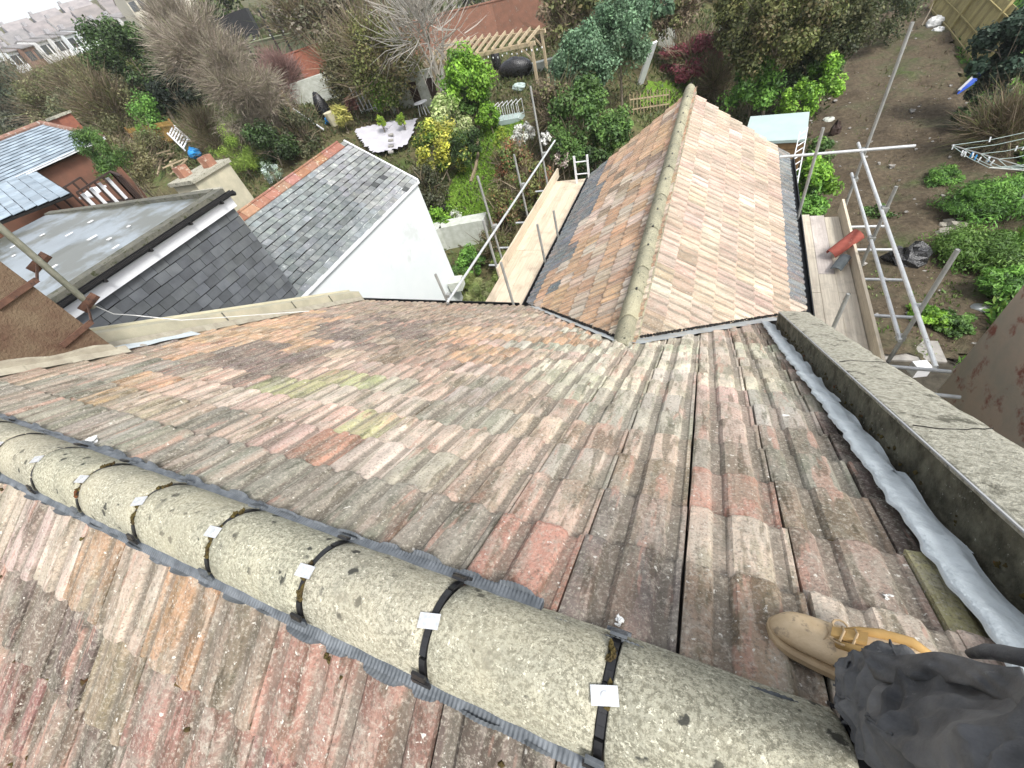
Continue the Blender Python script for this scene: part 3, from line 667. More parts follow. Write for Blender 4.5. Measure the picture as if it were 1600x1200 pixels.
# moss tufts and dirt lodged along the tile tails
mb = MB(); rr = random.Random(21)
for t in back[:330] + front[:110]:
    mt = t[1]
    fr = any(t is q_ for q_ in front[:110])
    for q in range(rr.choice((0, 1, 1, 2, 3)) * (3 if fr else 1)):
        u = rr.choice((.0, .02, .25, .39, .78, .93, .95, .30)) * TW + rr.uniform(-.004, .004)
        p = mt @ Vector((u, TL - (rr.uniform(-.008, .012) if not fr or rr.random() < .5 else rr.uniform(0, .3)), tile_h(u) + rr.uniform(.008, .022)))
        if p.x > .83: continue
        if any((p - a).dot(b) < 0.05 for a, b in t[3]): continue
        r = (rr.uniform(.003, .0085) if rr.random() < .85 else rr.uniform(.009, .014)) * (1.25 if fr else 1)
        mb.blob(p, (r * 1.2, r, r * .8), 6, 4, .7, rr.randrange(999))
mo = mb.build('moss', 'moss', house); mo['kind'] = 'stuff'
# bird lime and white spatters
mb = MB()
for (px, py, r) in ((965, 965, .011), (968, 972, .008), (136, 690, .03), (150, 688, .02), (1233, 654, .02), (1387, 932, .007), (1253, 1000, .006)):
    r0 = ray(px, py); nb_v = np.array([0, SP, CP]); P = r0 * ((-KD + .022) / (nb_v @ r0)); 
    for q in range(4): mb.blob((P[0] + rnd.uniform(-r, r), P[1] + rnd.uniform(-r, r), P[2] + .002 - 0.62 * 0), (r * rnd.uniform(.4, .9), r * rnd.uniform(.4, .9), .004), 8, 4, .5, q)
mb.build('bird_lime', 'white_mark', house)['kind'] = 'stuff'

# eaves gutter of the main roof
mb = MB(); ye = EAVE + .03
mb.box((-6.9, ye - .01, zback(EAVE) - .10), (-3.0, ye + .0, zback(EAVE) - .03)); mb.box((-6.9, ye, zback(EAVE) - .12), (-3.0, ye + .10, zback(EAVE) - .10)); mb.box((-6.9, ye + .09, zback(EAVE) - .12), (-3.0, ye + .105, zback(EAVE) - .015))
mb.build('gutter', 'black_plastic', house)

# valley lead either side of the rear ridge
def on_back(x, y, w=0.0): return Vector((x, y, zback(y))) + Vector((0, SP, CP)) * w
for (n_, m_, xe, wid) in ((nR, VR, .87, .23), (nL, -VL, -2.60, .13)):
    mb = MB(); K = 26; vs = []; fs = []
    for i in range(K + 1):
        x = VX0 + (xe - VX0) * i / K; y = VY0 + abs(x - VX0) * abs(m_)
        for q, w in ((-.05, .012), (.02, .008), (.07, .018), (wid, .026)):
            p = Vector((x, y, 0)) + n_ * q; j = .004 * math.sin(i * 1.9 + q * 40)
            vs.append(on_back(p.x, p.y, w + j + .008))
    for i in range(K):
        for k in range(3): fs.append((i * 4 + k, (i + 1) * 4 + k, (i + 1) * 4 + k + 1, i * 4 + k + 1))
    mb.add(vs, fs); mb.build('valley_lead', 'valley_lead', house, smooth=True)

# right parapet with mossy inner face, concrete top and stepped lead flashing
PX0, PX1, PH = .872, 1.16, .238
YE = 4.42
par = MB(); 
def pz(y): return ZA - abs(y - Y0) * SP / CP
K = 40; vs = []; fs = []; rr = random.Random(9)
par = MB(); cop = MB()
for (ya, yb) in ((Y0, YE), (Y0, -4.9)):
    a, b = (ya, yb)
    ps = [(PX0, a, pz(a) - .3), (PX1, a, pz(a) - .3), (PX1, b, pz(b) - .3), (PX0, b, pz(b) - .3), (PX0, a, pz(a) + PH - .02), (PX1, a, pz(a) + PH - .02), (PX1, b, pz(b) + PH - .02), (PX0, b, pz(b) + PH - .02)]
    if yb > ya: par.hexa(ps)
    else: par.hexa([ps[3], ps[2], ps[1], ps[0], ps[7], ps[6], ps[5], ps[4]])
pw = par.build('parapet', 'mossy_render', house)
ys = list(np.linspace(YE + .012, Y0 + .01, 60)); vs = []; fs = []
for y in ys:
    crack = 0
    for i, (x, dz) in enumerate(((PX0 - .006, -.018), (PX0 - .008, -.002), (PX0 + .002, .006), (PX0 + .06, .010), (PX0 + .15, .012), (PX1 - .03, .010), (PX1 + .012, -.004), (PX1 + .016, -.05))):
        vs.append((x + rr.uniform(-.002, .002) + (rr.uniform(-.008, .008) if i >= 6 else 0), y, pz(y) + PH + dz + rr.uniform(-.0015, .0015)))
for j in range(len(ys) - 1):
    for i in range(7): fs.append((j * 8 + i, j * 8 + i + 1, (j + 1) * 8 + i + 1, (j + 1) * 8 + i))
cop.add(vs, fs); cop.add([vs[i] for i in range(8)] + [(PX1, YE + .012, pz(YE) + .1), (PX0, YE + .012, pz(YE) + .1)], [tuple(range(10))])
cp_ = cop.build('coping', 'coping', pw, smooth=False)
mb = MB(); prev = None
for i in range(30):                                                # pale drip edge along the inner arris
    y0, y1 = YE - i * .15, YE - (i + 1) * .15
    if y1 < .05: break
    mb.bar((PX0 - .008, y0, pz(y0) + PH + .002), (PX0 - .008, y1, pz(y1) + PH + .002), .006, .006)
mb.build('edge_line', 'grout_grey', pw)
for (yc, l0) in ((2.35, .05), (1.42, .03)):                          # cracks across the coping
    mb = MB(); x = PX0 + .01; y = yc
    while x < PX1:
        x2 = x + .035; y2 = y + rr.uniform(-.012, .030); mb.bar((x, y, pz(y) + PH + .0125), (x2, y2, pz(y2) + PH + .0125), .003, .004); x, y = x2, y2
    mb.build('crack', 'black_underlay', pw)
for i in range(11):                                                # lead pieces, lapped one over the next, dressed over the tile edge
    ya = YE - .02 - i * .40; yb = ya - .43; rr = random.Random(40 + i)
    if ya < .02: break
    yb = max(yb, -.02)
    mb = MB(); vs = []; fs = []; K = 44
    sk = [rr.uniform(-.01, .01) for _ in range(4)]
    for j in range(K + 1):
        y = ya + (yb - ya) * j / K; t = j / K
        edge = .708 + .007 * math.sin(t * 5 + i) + .012 * (t - .5) + .004 * math.sin(t * 23 + i * 2)
        edge += .006 * mnoise.noise(Vector((y * 22, i, 0)))
        prof = [(edge, .046), (edge + .004, .060), (.752, .056 + .005 * math.sin(t * 7 + i)), (.782, .050 + .006 * math.sin(t * 9 + 2 * i)), (.800, .046 + .005 * math.sin(t * 6 + i * 3)), (.822, .028 + .004 * math.sin(t * 8 + i)), (.845 + .006 * math.sin(t * 6.3 + i * 1.7), .022 + .006 * math.sin(t * 6.3 + i * 1.7))]
        for (x, w) in prof:
            q = on_back(x, y, w + .011 + (.005 * (1 - t)) + .003 * (1 - abs(mnoise.noise(Vector((x * 14, y * 9, i)))) * 2.5) + .0015 * mnoise.noise(Vector((x * 40, y * 30, i)))); vs.append(q)
    n = len(prof)
    for j in range(K):
        for k in range(n - 1): fs.append((j * n + k, j * n + k + 1, (j + 1) * n + k + 1, (j + 1) * n + k))
    mb.add(vs, fs); mb.build('lead_flashing', 'lead', house, smooth=True)
mb = MB(); rr = random.Random(77)                                   # dirt and dry moss along the foot of the parapet
for i in range(90):
    y = rr.uniform(.1, YE - .1); p = on_back(PX0 - rr.uniform(.0, .012), y, .06 + rr.uniform(-.02, .02)); r = rr.uniform(.002, .007)
    mb.blob(p, (r, r * 1.6, r), 6, 4, .7, i)
o = mb.build('moss', 'moss', house); o['kind'] = 'stuff'

# left parapet, cream rendered
def leftx(y): return -5.60 - .2 * y
mb = MB(); ce = MB(); K = 24
for i in range(K):
    y0, y1 = 1.30 + (5.34 - 1.30) * i / K, 1.30 + (5.34 - 1.30) * (i + 1) / K
    a, b = leftx(y0) - .02, leftx(y1) - .02; h = .245
    mb.hexa([(a - .34, y0, pz(y0) - .4), (a, y0, pz(y0) - .4), (b, y1, pz(y1) - .4), (b - .34, y1, pz(y1) - .4), (a - .34, y0, pz(y0) + h), (a - .05, y0, pz(y0) + h), (b - .05, y1, pz(y1) + h), (b - .34, y1, pz(y1) + h)])
    ce.hexa([(a - .38, y0, pz(y0) + h + .001), (a - .30, y0, pz(y0) + h + .001), (b - .30, y1, pz(y1) + h + .001), (b - .38, y1, pz(y1) + h + .001), (a - .38, y0, pz(y0) + h + .03), (a - .30, y0, pz(y0) + h + .03), (b - .30, y1, pz(y1) + h + .03), (b - .38, y1, pz(y1) + h + .03)])
lp = mb.build('parapet', 'cream_render', house); ce.build('edge_strip', 'cream_edge', lp)
mb = MB()
for (xx, yy) in ((2.6, .0), (3.7, .0), (4.5, .0)):
    y = xx; a = leftx(y) - .018; mb.bar((a, y, pz(y) + .02), (a - .05, y + .03, pz(y) + .24), .02, .004)
mb.build('stain', 'felt_edge', lp)
for part_ in (0, 1):
  mb = MB(); rr = random.Random(3)                                    # mortar fillet at the foot of the left parapet and chimney
  for i in (range(0, 10) if part_ == 0 else range(10, 40)):
    y = .0 + i * .13; x = leftx(y) if y > 1.29 else -5.47 - .0 * y
    y2 = y + .135; x2 = leftx(y2) if y > 1.29 else -5.47
    w = .05 + rr.uniform(-.015, .02)
    mb.add([on_back(x - .04, y, .10), on_back(x + w, y, .035), on_back(x2 + w, y2, .035), on_back(x2 - .04, y2, .10)], [(0, 1, 2, 3)])
  mb.build('mortar_fillet', 'grey_mortar', house, smooth=True)
# lead offcut beside the chimney
mb = MB(); vs = []; rr = random.Random(8)
for j in range(9):
    for k in range(4):
        y = 1.18 + .11 * j; x = -5.82 - .022 * j + .085 * k; vs.append(on_back(x, y, .055 - .004 * k + rr.uniform(-.008, .008)))
mb.add(vs, [(j * 4 + k, j * 4 + k + 1, (j + 1) * 4 + k + 1, (j + 1) * 4 + k) for j in range(8) for k in range(3)]); mb.build('lead_flashing', 'lead', house, smooth=True)
# chimney stack on the left party wall
mb = MB(); mb.box((-6.5, -.9, -3.2), (-5.49, 1.27, 1.4)); cs = mb.build('chimney', 'brown_roughcast', house)
mb = MB(); vs = []; K = 20
for i in range(K + 1):
    y = 1.275 - i * .1; z0 = pz(max(y, Y0)) - .1 if y > Y0 else pz(y) - .1
    for (dx, zz) in ((.004, z0), (.006, z0 + .24 + .02 * math.sin(i * 1.3) + .015 * math.sin(i * 3.1)), (.0, z0 + .262 + .02 * math.sin(i * 1.3) + .015 * math.sin(i * 3.1))): vs.append((-5.488 + dx, y, zz))
mb.add(vs, [(i * 3 + k, i * 3 + k + 1, i * 3 + k + 4, i * 3 + k + 3) for i in range(K) for k in range(2)]); mb.build('mortar_patch', 'grey_mortar', cs)

# ------------------------------------------------------------------ rear extension with its own gabled roof
ext = thing('rear_extension', 'gabled rear extension roofed in salmon tiles with a long concrete ridge', 'building', (-.75, 8, -9.6))
YF = 11.05; XR, XL, ZE = 1.44, -3.0, -4.655
tR = math.atan2(-3.13 - ZE, XR - VX0); tL = math.atan2(-3.13 - ZE, VX0 - XL); ZR = -3.13
mb = MB(); mb.box((XL + .12, 3.4, -9.7), (XR - .12, YF - .10, ZE - .08))
mb.prism([(XL + .12, YF - .10, ZE - .081), (XR - .12, YF - .10, ZE - .081), (VX0, YF - .10, ZR - .10)], (0, -7.4, 0)); mb.build('wall', 'cream_render', ext)
FR = frame((VX0, 0, ZR), (0, -1, 0), (math.cos(tR), 0, -math.sin(tR)), (math.sin(tR), 0, math.cos(tR))) @ Matrix.Translation((0, 0, -.022))
FL = frame((VX0, 0, ZR), (0, 1, 0), (-math.cos(tL), 0, -math.sin(tL)), (-math.sin(tL), 0, math.cos(tL))) @ Matrix.Translation((0, 0, -.022))
Lr = (XR - VX0) / math.cos(tR); Ll = (VX0 - XL) / math.cos(tL)
def deck(F, L, sgn, slope):
    a = [F @ Vector((0, s, -.004)) for s in (0, L - .03)]
    p = []
    for (q, yy) in ((a[0], VY0 + .02), (a[0], YF - .04), (a[1], YF - .04), (a[1], VY0 + slope * abs(a[1].x - VX0))): p.append(Vector((q.x, yy, q.z)))
    if sgn < 0: p = p[::-1]
    return slope_deck(ext, 'roof_slope', p)
dR = deck(FR, Lr, 1, VR); dL = deck(FL, Ll, -1, VL)
gR = (Lr - .09) / 8; gL = (Ll - .09) / 8.5
def col_r(c, r, a, b):
    row = round((a - .2) / gR)
    if a > Lr - .10: return 'S' if c.y > 5.9 else 'Q'
    x, y, z = proj(c)
    if y > 385 and x < 1075 and r.random() < .5: return 'B'
    return r.choice('TTTTTPTPTTTT') if r.random() > .06 else 'Q'
def col_l(c, r, a, b):
    n = round((Ll - a) / gL); lim = 1.4 + .8 * math.sin(c.y * .9) if c.y > 7 else (2.6 if c.y > 6.4 else .9 + (r.random() < .35) * 1.5)
    if n < lim and c.y > 5.2: return 'S'
    if c.y < 6.4: return r.choice('OOOPOQ')
    if c.y > 8.6: return r.choice('OOKOPOO')
    return r.choice('OQTPOKPQOO')
def cutsR(c): return [(pV + nR * -.0, -nR)]
def cutsL(c): return [(pV + nL * -.0, -nL)]
rowsR = [Lr - gR * i for i in range(8)][::-1]; rowsL = [Ll - gL * i for i in range(9)][::-1]
rowsL = [r for r in rowsL if r > .15]
tr = lay_tiles(None, 0, None, None, FR, rowsR, [-YF + TW * i for i in range(26)], col_r, lambda c: True, cutsR, 5, None)
tl = lay_tiles(None, 0, None, None, FL, rowsL, [YF - TW * (i + 1) for i in range(26)], col_l, lambda c: True, cutsL, 6, None)
cR = Vector((XR - 1.2, 6, -3.9)); allt = sorted([(t[0] * (1.0 if t in () else 1), t, w) for w, L in ((0, tr), (1, tl)) for t in L], key=lambda q: -q[0] * (1.0 if q[2] == 0 else .7))
nr_ = min(len(tr), 190); nl_ = 298 - nr_
emit_tiles(tr, nr_, dR, 'tile_x', 'tile_x_joined', dR); emit_tiles(tl, nl_, dL, 'tile_x', 'tile_x_joined', dL)
y = VY0 - .14; i = 0
while y < YF + .02:
    y1 = min(y + .452, YF + .04); mb = MB(); arch(mb, y, y1 - .012, .135, ZR + .135, ZR - .05, .02, nU=5, nA=14, seed=200 + i, ax='y', c0=VX0 + rnd.uniform(-.004, .004), amp=.002)
    k = rnd.uniform(.82, 1.05); mb.v = [(a, b, c + (.006 if i % 2 else 0)) for a, b, c in mb.v]
    mb.build('ridge_tile', 'ridge_concrete', ext, smooth=True, color=(k * .80, k * .80, k * .74))
    if i % 2 == 1 or rnd.random() < .3:
        mb = MB(); mb.tube([(VX0 + .01, y1 - .02, ZR + .137), (VX0 + .012, y1 + .015, ZR + .14)], .012, 6); mb.build('bolt_clip', 'black_plastic', ext)
    y = y1; i += 1
mb = MB(); mb.blob((VX0, VY0 - .10, ZR + .03), (.135, .12, .085), 14, 9, .05, 3); mb.build('mortar_end', 'coping', ext, smooth=True)
mb = MB(); rr = random.Random(12)                                   # black mortar dressing along the cut tiles
for n_, m_, xe in ((nR, VR, 1.0), (nL, VL, -2.4)):
    K = 60
    for i in range(K):
        x = VX0 + (xe - VX0) * (i + .5) / K; y = VY0 + abs(x - VX0) * m_; p = Vector((x, y, 0)) + n_ * rr.uniform(-.004, .008)
        mb.blob(on_back(p.x, p.y, .035), (.022, .018, .016), 6, 4, .5, i)
o = mb.build('mortar_bead', 'black_underlay', ext); o['kind'] = 'stuff'
for xs_, sg in ((XR, 1), (XL, -1)):                                # gutters
    mb = MB(); x = xs_ + sg * .005; y0 = 5.3 if sg > 0 else 5.2
    mb.box((min(x, x + sg * .11), y0, ZE - .13), (max(x, x + sg * .11), YF, ZE - .115)); mb.box((min(x + sg * .10, x + sg * .115), y0, ZE - .129), (max(x + sg * .10, x + sg * .115), YF, ZE - .03)); mb.box((min(x - sg * .02, x - sg * .005), y0, ZE - .25), (max(x - sg * .02, x - sg * .005), YF, ZE - .06))
    mb.build('gutter', 'black_plastic', ext)
mb = MB(); mb.tube([(XR + .25, 7.0, -5.3), (XR + .06, 7.02, ZE - .12)], .034, 10); mb.build('downpipe', 'black_plastic', ext)
mb = MB(); rr = random.Random(13)
for t in tl[:220]:
    if rr.random() < .8:
        u = rr.choice((.0, .25, .39, .78, .95)) * TW; p = t[1] @ Vector((u, TL - .005, tile_h(u) + .015)); r = rr.uniform(.006, .016)
        if not t[3]: mb.blob(p, (r, r, r * .7), 6, 4, .7, rr.randrange(999))
o = mb.build('moss', 'moss', ext); o['kind'] = 'stuff'

# ------------------------------------------------------------------ neighbour with the dark slate-hung dormer
def V3(*a): return Vector(a)
nb1 = thing('neighbouring_house', 'white rendered neighbour with grey slates, orange ridge tiles and a dark slate-hung flat-roofed dormer', 'house', (-11.5, 4, -9.6))
XE, ZE1, XRg, ZRg, YG = -9.2, -4.62, -11.42, -3.14, 11.85
mb = MB()
mb.prism([V3(XE, YG, -9.7), V3(XE, YG, ZE1 + .0), V3(XRg, YG, ZRg - .06), V3(2 * XRg - XE, YG, ZE1), V3(2 * XRg - XE, YG, -9.7)], (0, -13, 0)); mb.build('wall', 'white_render', nb1)
mb = MB(); mb.prism([V3(-6.95, .0, pz(0) - .22), V3(-9.18, .0, pz(0) - .22), V3(-9.18, 5.3, pz(5.3) - .16), V3(-6.95, 5.3, pz(5.3) - .16)], (0, 0, -.1)); mb.build('roof_slope', 'slate_dark', nb1, color=(1, 1, 1))
def slates(parent, name, o, U, V, W, nu, nv, gu, gv, m, mj, cap, rr, th=.012, lens=1.9, jit=.004, colf=None, drop=0.0, tilt=.018):
    """courses of slates on a plane: U along the course, V down the slope, W outwards; the nearest ones are single objects"""
    o, U, V, W = Vector(o), Vector(U), Vector(V), Vector(W); L = []
    for j in range(nv):
        for i in range(-1, nu):
            u0 = i * gu + (gu / 2 if j % 2 else 0); u1 = u0 + gu - .006; u0 = max(u0, 0); u1 = min(u1, nu * gu)
            if u1 - u0 < .03: continue
            if rr.random() < drop: continue
            a = rr.uniform(-jit, jit); b = rr.uniform(-jit, jit) * 1.6; tail = (j + 1) * gv + b; head = max(tail - gv * lens, 0)
            lift = tilt + rr.uniform(-.003, .004)
            P = lambda u, v, w: o + U * (u + a) + V * v + W * w
            c = P((u0 + u1) / 2, tail - gv / 2, lift); x, y, z = proj(c); r2 = rr.uniform(-.004, .004)
            hx = [P(u0, head, .0), P(u1, head, .0), P(u1, tail, lift), P(u0, tail + r2, lift), P(u0, head, th), P(u1, head, th), P(u1, tail, lift + th), P(u0, tail + r2, lift + th)]
            L.append((1 / max(z, .1) if (z > 0 and -40 < x < 1640 and -40 < y < 1240) else -1, hx, (colf(c, rr) if colf else (1,) * 3)))
    L.sort(key=lambda t: -t[0]); J = MB()
    for k, (q, hx, col) in enumerate(L):
        if k < cap and q > 0: mb = MB(); mb.hexa(hx); mb.build(name, m, parent, color=col)
        else: J.hexa(hx, col)
    if J.v: oo = J.build(name + '_field', mj, parent, tint=True); oo['kind'] = 'stuff'
pitn = math.atan2(ZRg - ZE1, XE - XRg); cn, sn = math.cos(pitn), math.sin(pitn); Ln = (XE - XRg) / cn
dn = MB(); dn.prism([V3(XRg, 4.3, ZRg - .004), V3(XRg, YG + .02, ZRg - .004), V3(XE + .05, YG + .02, ZE1 - .037), V3(XE + .05, 4.3, ZE1 - .037)], (0, 0, -.05)); dn = dn.build('roof_slope', 'black_underlay', nb1)
def cg(c, r):
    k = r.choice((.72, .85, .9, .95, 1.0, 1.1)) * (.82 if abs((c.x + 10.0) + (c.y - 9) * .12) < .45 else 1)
    if r.random() < .006: k = .25
    return (k, k * r.uniform(.97, 1.03), k * r.uniform(.97, 1.06))
rr = random.Random(31)
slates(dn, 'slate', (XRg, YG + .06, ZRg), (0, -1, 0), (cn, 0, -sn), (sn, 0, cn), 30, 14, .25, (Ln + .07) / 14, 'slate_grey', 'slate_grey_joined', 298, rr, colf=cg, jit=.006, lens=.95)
mb = MB(); mb.prism([V3(XRg, 4.3, ZRg - .004), V3(XRg, YG, ZRg - .004), V3(2 * XRg - XE, YG, ZE1), V3(2 * XRg - XE, 4.3, ZE1)][::-1], (0, 0, -.05)); mb.build('roof_slope', 'slate_grey', nb1, color=(.9, .9, .9))
for i in range(14):                                                # orange clay ridge tiles
    y0, y1 = 5.75 + i * .45, 5.75 + (i + 1) * .45 - .012
    if y1 > YG + .1: break
    k = rnd.uniform(.8, 1.2)
    mb = MB(); w = .20; t = .03
    for sg in (1, -1):
        mb.prism([V3(XRg, y0, ZRg + .085), V3(XRg + sg * w, y0, ZRg - w * .66 + .055), V3(XRg + sg * w, y0, ZRg - w * .66 + .03), V3(XRg, y0, ZRg + .06)][::sg], (0, y1 - y0, 0))
    mb.tube([(XRg, y0, ZRg + .085), (XRg, y1, ZRg + .085)], .035, 8); mb.build('ridge_tile', 'orange_ridge', nb1, color=(k, k * rnd.uniform(.9, 1.2), k * rnd.uniform(.9, 1.2)))
mb = MB(); mb.bar((XE + .06, 4.3, ZE1 - .07), (XE + .06, YG + .06, ZE1 - .07), .03, .11); mb.build('fascia', 'white_paint', nb1)
mb = MB(); mb.bar((XE + .055, YG + .03, ZE1 - .02), (XRg, YG + .03, ZRg + .0), .05, .07); mb.build('verge_board', 'white_paint', nb1)
# dormer box
DX0, DY0, DY1, DZ = -16.9, -.6, 5.67, -1.98
mb = MB(); mb.box((DX0, DY0, -4.7), (-9.225, DY1 - .02, DZ - .14)); dm = mb.build('dormer', 'black_underlay', nb1)
rr = random.Random(32)
def cd(c, r): k = r.uniform(.78, 1.2); return (k, k, k * r.uniform(.98, 1.05))
slates(dm, 'slate', (-9.225, DY1, -2.33), (0, -1, 0), (0, 0, -1), (1, 0, 0), 22, 13, .262, .186, 'slate_dark', 'slate_dark', 290, rr, colf=cd, jit=.003, lens=.93, th=.010, tilt=.012)
mb = MB(); mb.box((-9.16, DY0, -2.34), (-9.13, DY1 + .05, -2.08)); mb.build('fascia', 'white_paint', dm)
mb = MB(); P0, P1 = DY0, DY1 + .12; prf = [(.0, .0), (.0, -.055), (.03, -.09), (.08, -.09), (.11, -.055), (.11, -.005), (.10, -.005), (.10, -.05), (.075, -.078), (.035, -.078), (.01, -.05), (.01, 0)]
mb.prism([V3(-9.128 + a, P0, -2.035 + b) for a, b in prf], (0, P1 - P0, 0)); mb.build('gutter', 'black_plastic', dm)
for y in (1.0, 1.9, 2.8, 3.7, 4.6, 5.4):
    mb = MB(); mb.box((-9.135, y, -2.15), (-8.995, y + .035, -2.09)); mb.build('gutter_bracket', 'black_plastic', dm)
mb = MB(); mb.tube([(-9.06, DY1 + .02, -2.08), (-9.06, DY1 + .14, -2.12)], .045, 8); mb.build('gutter_outlet', 'black_plastic', dm)
vs = []; fs = []; nu, nv = 40, 30                                   # flat roof sheet with low mossy kerb along the gutter
for i in range(nu + 1):
    for j in range(nv + 1):
        x = DX0 + (-9.42 - DX0) * i / nu; y = DY0 + (DY1 - DY0) * j / nv
        vs.append((x, y, -2.03 + .05 * (1 - i / nu) + .012 * math.sin(x * 1.1) * math.sin(y * 1.7) + (.03 if abs((x + 11.6 + .12 * y)) < .05 else 0)))
mb = MB(); mb.add(vs, [(i * (nv + 1) + j, (i + 1) * (nv + 1) + j, (i + 1) * (nv + 1) + j + 1, i * (nv + 1) + j + 1) for i in range(nu) for j in range(nv)]); mb.build('flat_roof', 'felt_roof', dm, smooth=True)
mb = MB(); mb.box((-9.43, DY0, -2.09), (-9.13, DY1 + .02, -1.955)); mb.box((DX0, DY1 - .14, -2.05), (-9.43, DY1 + .02, -1.94)); mb.build('roof_kerb', 'felt_edge', dm)
mb = MB(); rr = random.Random(6)
for i in range(15):
    x, y = rr.uniform(-15.0, -9.6), rr.uniform(1.5, 5.0); mb.box((x, y, -1.985), (x + rr.uniform(.03, .09), y + rr.uniform(.02, .2), -1.972))
o = mb.build('bird_lime', 'white_mark', dm); o['kind'] = 'stuff'
# cream chimney with two square red pots
def chimney(parent, name, x0, x1, y0, y1, z0, z1, m, pots=(), potm='orange_ridge', cap='coping'):
    mb = MB(); mb.box((x0, y0, z0), (x1, y1, z1)); st = mb.build(name, m, parent)
    mb = MB(); mb.box((x0 - .06, y0 - .06, z1 + .001), (x1 + .06, y1 + .06, z1 + .09)); mb.build('cap', cap, st)
    for (px, py) in pots:
        mb = MB(); w = .13
        mb.box((px - w, py - w, z1 + .091), (px + w, py - w + .03, z1 + .34)); mb.box((px - w, py + w - .03, z1 + .091), (px + w, py + w, z1 + .34))
        mb.box((px - w, py - w + .031, z1 + .091), (px - w + .03, py + w - .031, z1 + .34)); mb.box((px + w - .03, py - w + .031, z1 + .091), (px + w, py + w - .031, z1 + .34)); mb.build('chimney_pot', potm, st, color=(1, 1, 1))
    return st
c0 = onx(350, 290, -11.4)
chimney(nb1, 'chimney', -12.05, -10.95, 6.05, 6.75, -4.2, float(c0[2]) + .02, 'cream_render')
P = onx(318, 262, -12.3)
chimney(nb1, 'chimney', -13.1, -12.15, 7.0, 8.2, -4.4, float(P[2]) - .15, 'cream_render', ((-12.85, 7.35), (-12.4, 7.85)), 'orange_ridge')

# aerial mast strapped to the chimney
mast = thing('aerial_mast', 'lichen-streaked steel mast held beside the brown chimney by rusty brackets', 'mast', (-6.0, 1.42, -1.7))
mb = MB(); mb.tube([(-6.08, 1.6, -1.57), (-5.94, 1.6, -.62), (-5.88, 1.6, .4)], .032, 12); mb.build('pole', 'mast_steel', mast)
for z, ya in ((-1.50, 1.0), (-1.00, .95)):
    mb = MB(); mb.bar((-5.475, ya, z - .02), (-5.475, 1.33, z), .022, .045); mb.build('bracket', 'rust', mast)
    mb = MB(); mb.bar((-5.475, 1.331, z), (-6.0, 1.56, z), .010, .022); mb.build('bracket', 'rust', mast)
    mb = MB(); mb.tube([(-6.06, 1.50, z - .03), (-6.02, 1.70, z + .03)], .045, 8); mb.build('clamp', 'rust', mast)
wc = thing('aerial_cable', 'thin white cable drooping from the mast foot over the cream parapet', 'cable', (-6.1, 1.4, -1.6))
mb = MB(); mb.tube([(-6.08, 1.6, -1.5), (-6.15, 1.7, -1.75), (-6.2, 1.85, -1.90), (-5.97, 2.1, -2.18), (-5.93, 2.4, -2.4), (-5.8, 2.9, -2.75), (-5.6, 3.4, -3.1)], .005, 5); mb.build('wire', 'white_mark', wc)

# next house along: blue slates, orange rendered wall, balcony
nb2 = thing('slate_roofed_house', 'house beyond the flat roof with blue-grey slates and an orange side wall', 'house', (-24, 6, -9.6))
k2 = 22.0 / 17.0
A, B_, C_, D_ = [Vector(onx(px, py, -22)) for px, py in ((60, 268), (150, 210), (65, 203), (-40, 320))]
E1 = Vector((-22, 8.1, -1.45)); E2 = Vector((-22, 10.9, -1.35)); R1 = Vector((-25.0, 7.3, -.35)); R2 = Vector((-25.0, 9.8, -.35))
mb = MB(); mb.box((-27.8, 2, -9.6), (-22.1, 10.6, -1.45)); mb.build('wall', 'orange_render', nb2)
def quad_deck(parent, p, m='black_underlay'): mb = MB(); mb.prism([Vector(q) - Vector((0, 0, .03)) for q in p], (0, 0, -.06)); return mb.build('roof_slope', m, parent)
d1 = quad_deck(nb2, [(-25, 2, -.45), (-21.9, 2, -1.35), (-21.9, 10.75, -1.35), (-25, 10.75, -.45)])
rr = random.Random(33); cs_, sn_ = 3.1 / math.hypot(3.1, .9), .9 / math.hypot(3.1, .9)
def cb(c, r): k = r.uniform(.75, 1.2); return (k, k, k)
slates(d1, 'slate', (-25, 10.8, -.45), (0, -1, 0), (cs_, 0, -sn_), (sn_, 0, cs_), 27, 13, .30, 3.3 / 13, 'slate_blue', 'slate_blue_joined', 200, rr, colf=cb, lens=.93)
quad_deck(nb2, [(-25, 2, -.45), (-25, 10.75, -.45), (-28, 10.75, -1.35), (-28, 2, -1.35)], 'slate_blue')
# lower sweep of large slates nearer to us
mb = MB(); mb.box((-22.0, -2, -9.6), (-17.6, 6.7, -2.7)); mb.build('wall', 'cream_render', nb2)
A2, B2, C2 = Vector((-18, 6.9, -1.94)), Vector((-22, 8.15, -1.45)), Vector((-17, 4.7, -1.67))
d2 = quad_deck(nb2, [A2, B2, B2 + (C2 - A2) * 3, C2 + (C2 - A2) * 2][::-1])
U_ = (B2 - A2).normalized(); V_ = (A2 - C2).normalized(); W_ = U_.cross(V_).normalized(); W_ = -W_ if W_.z < 0 else W_
slates(d2, 'slate', C2 + (C2 - A2) * 1.0, U_, V_, W_, 13, 12, .33, .40, 'slate_blue', 'slate_blue_joined', 98, rr, colf=cb, lens=.93)
mb = MB(); mb.bar((-21.86, 7.2, -1.36), (-21.86, 10.8, -1.36), .05, .08); mb.build('fascia', 'white_paint', nb2)
for a, b in (((-25, 2, -.40), (-25, 10.8, -.40)), ((-25, 10.8, -.42), (-21.9, 10.8, -1.32))):
    mb = MB(); mb.tube([a, b], .09, 8); mb.build('ridge_tile', 'orange_ridge', nb2, color=(.75, .85, .95))
P = onx(95, 182, -26.0); chimney(nb2, 'chimney', -26.35, -25.65, P[1] - .35, P[1] + .25, -1.5, P[2] + .0, 'brick_red')
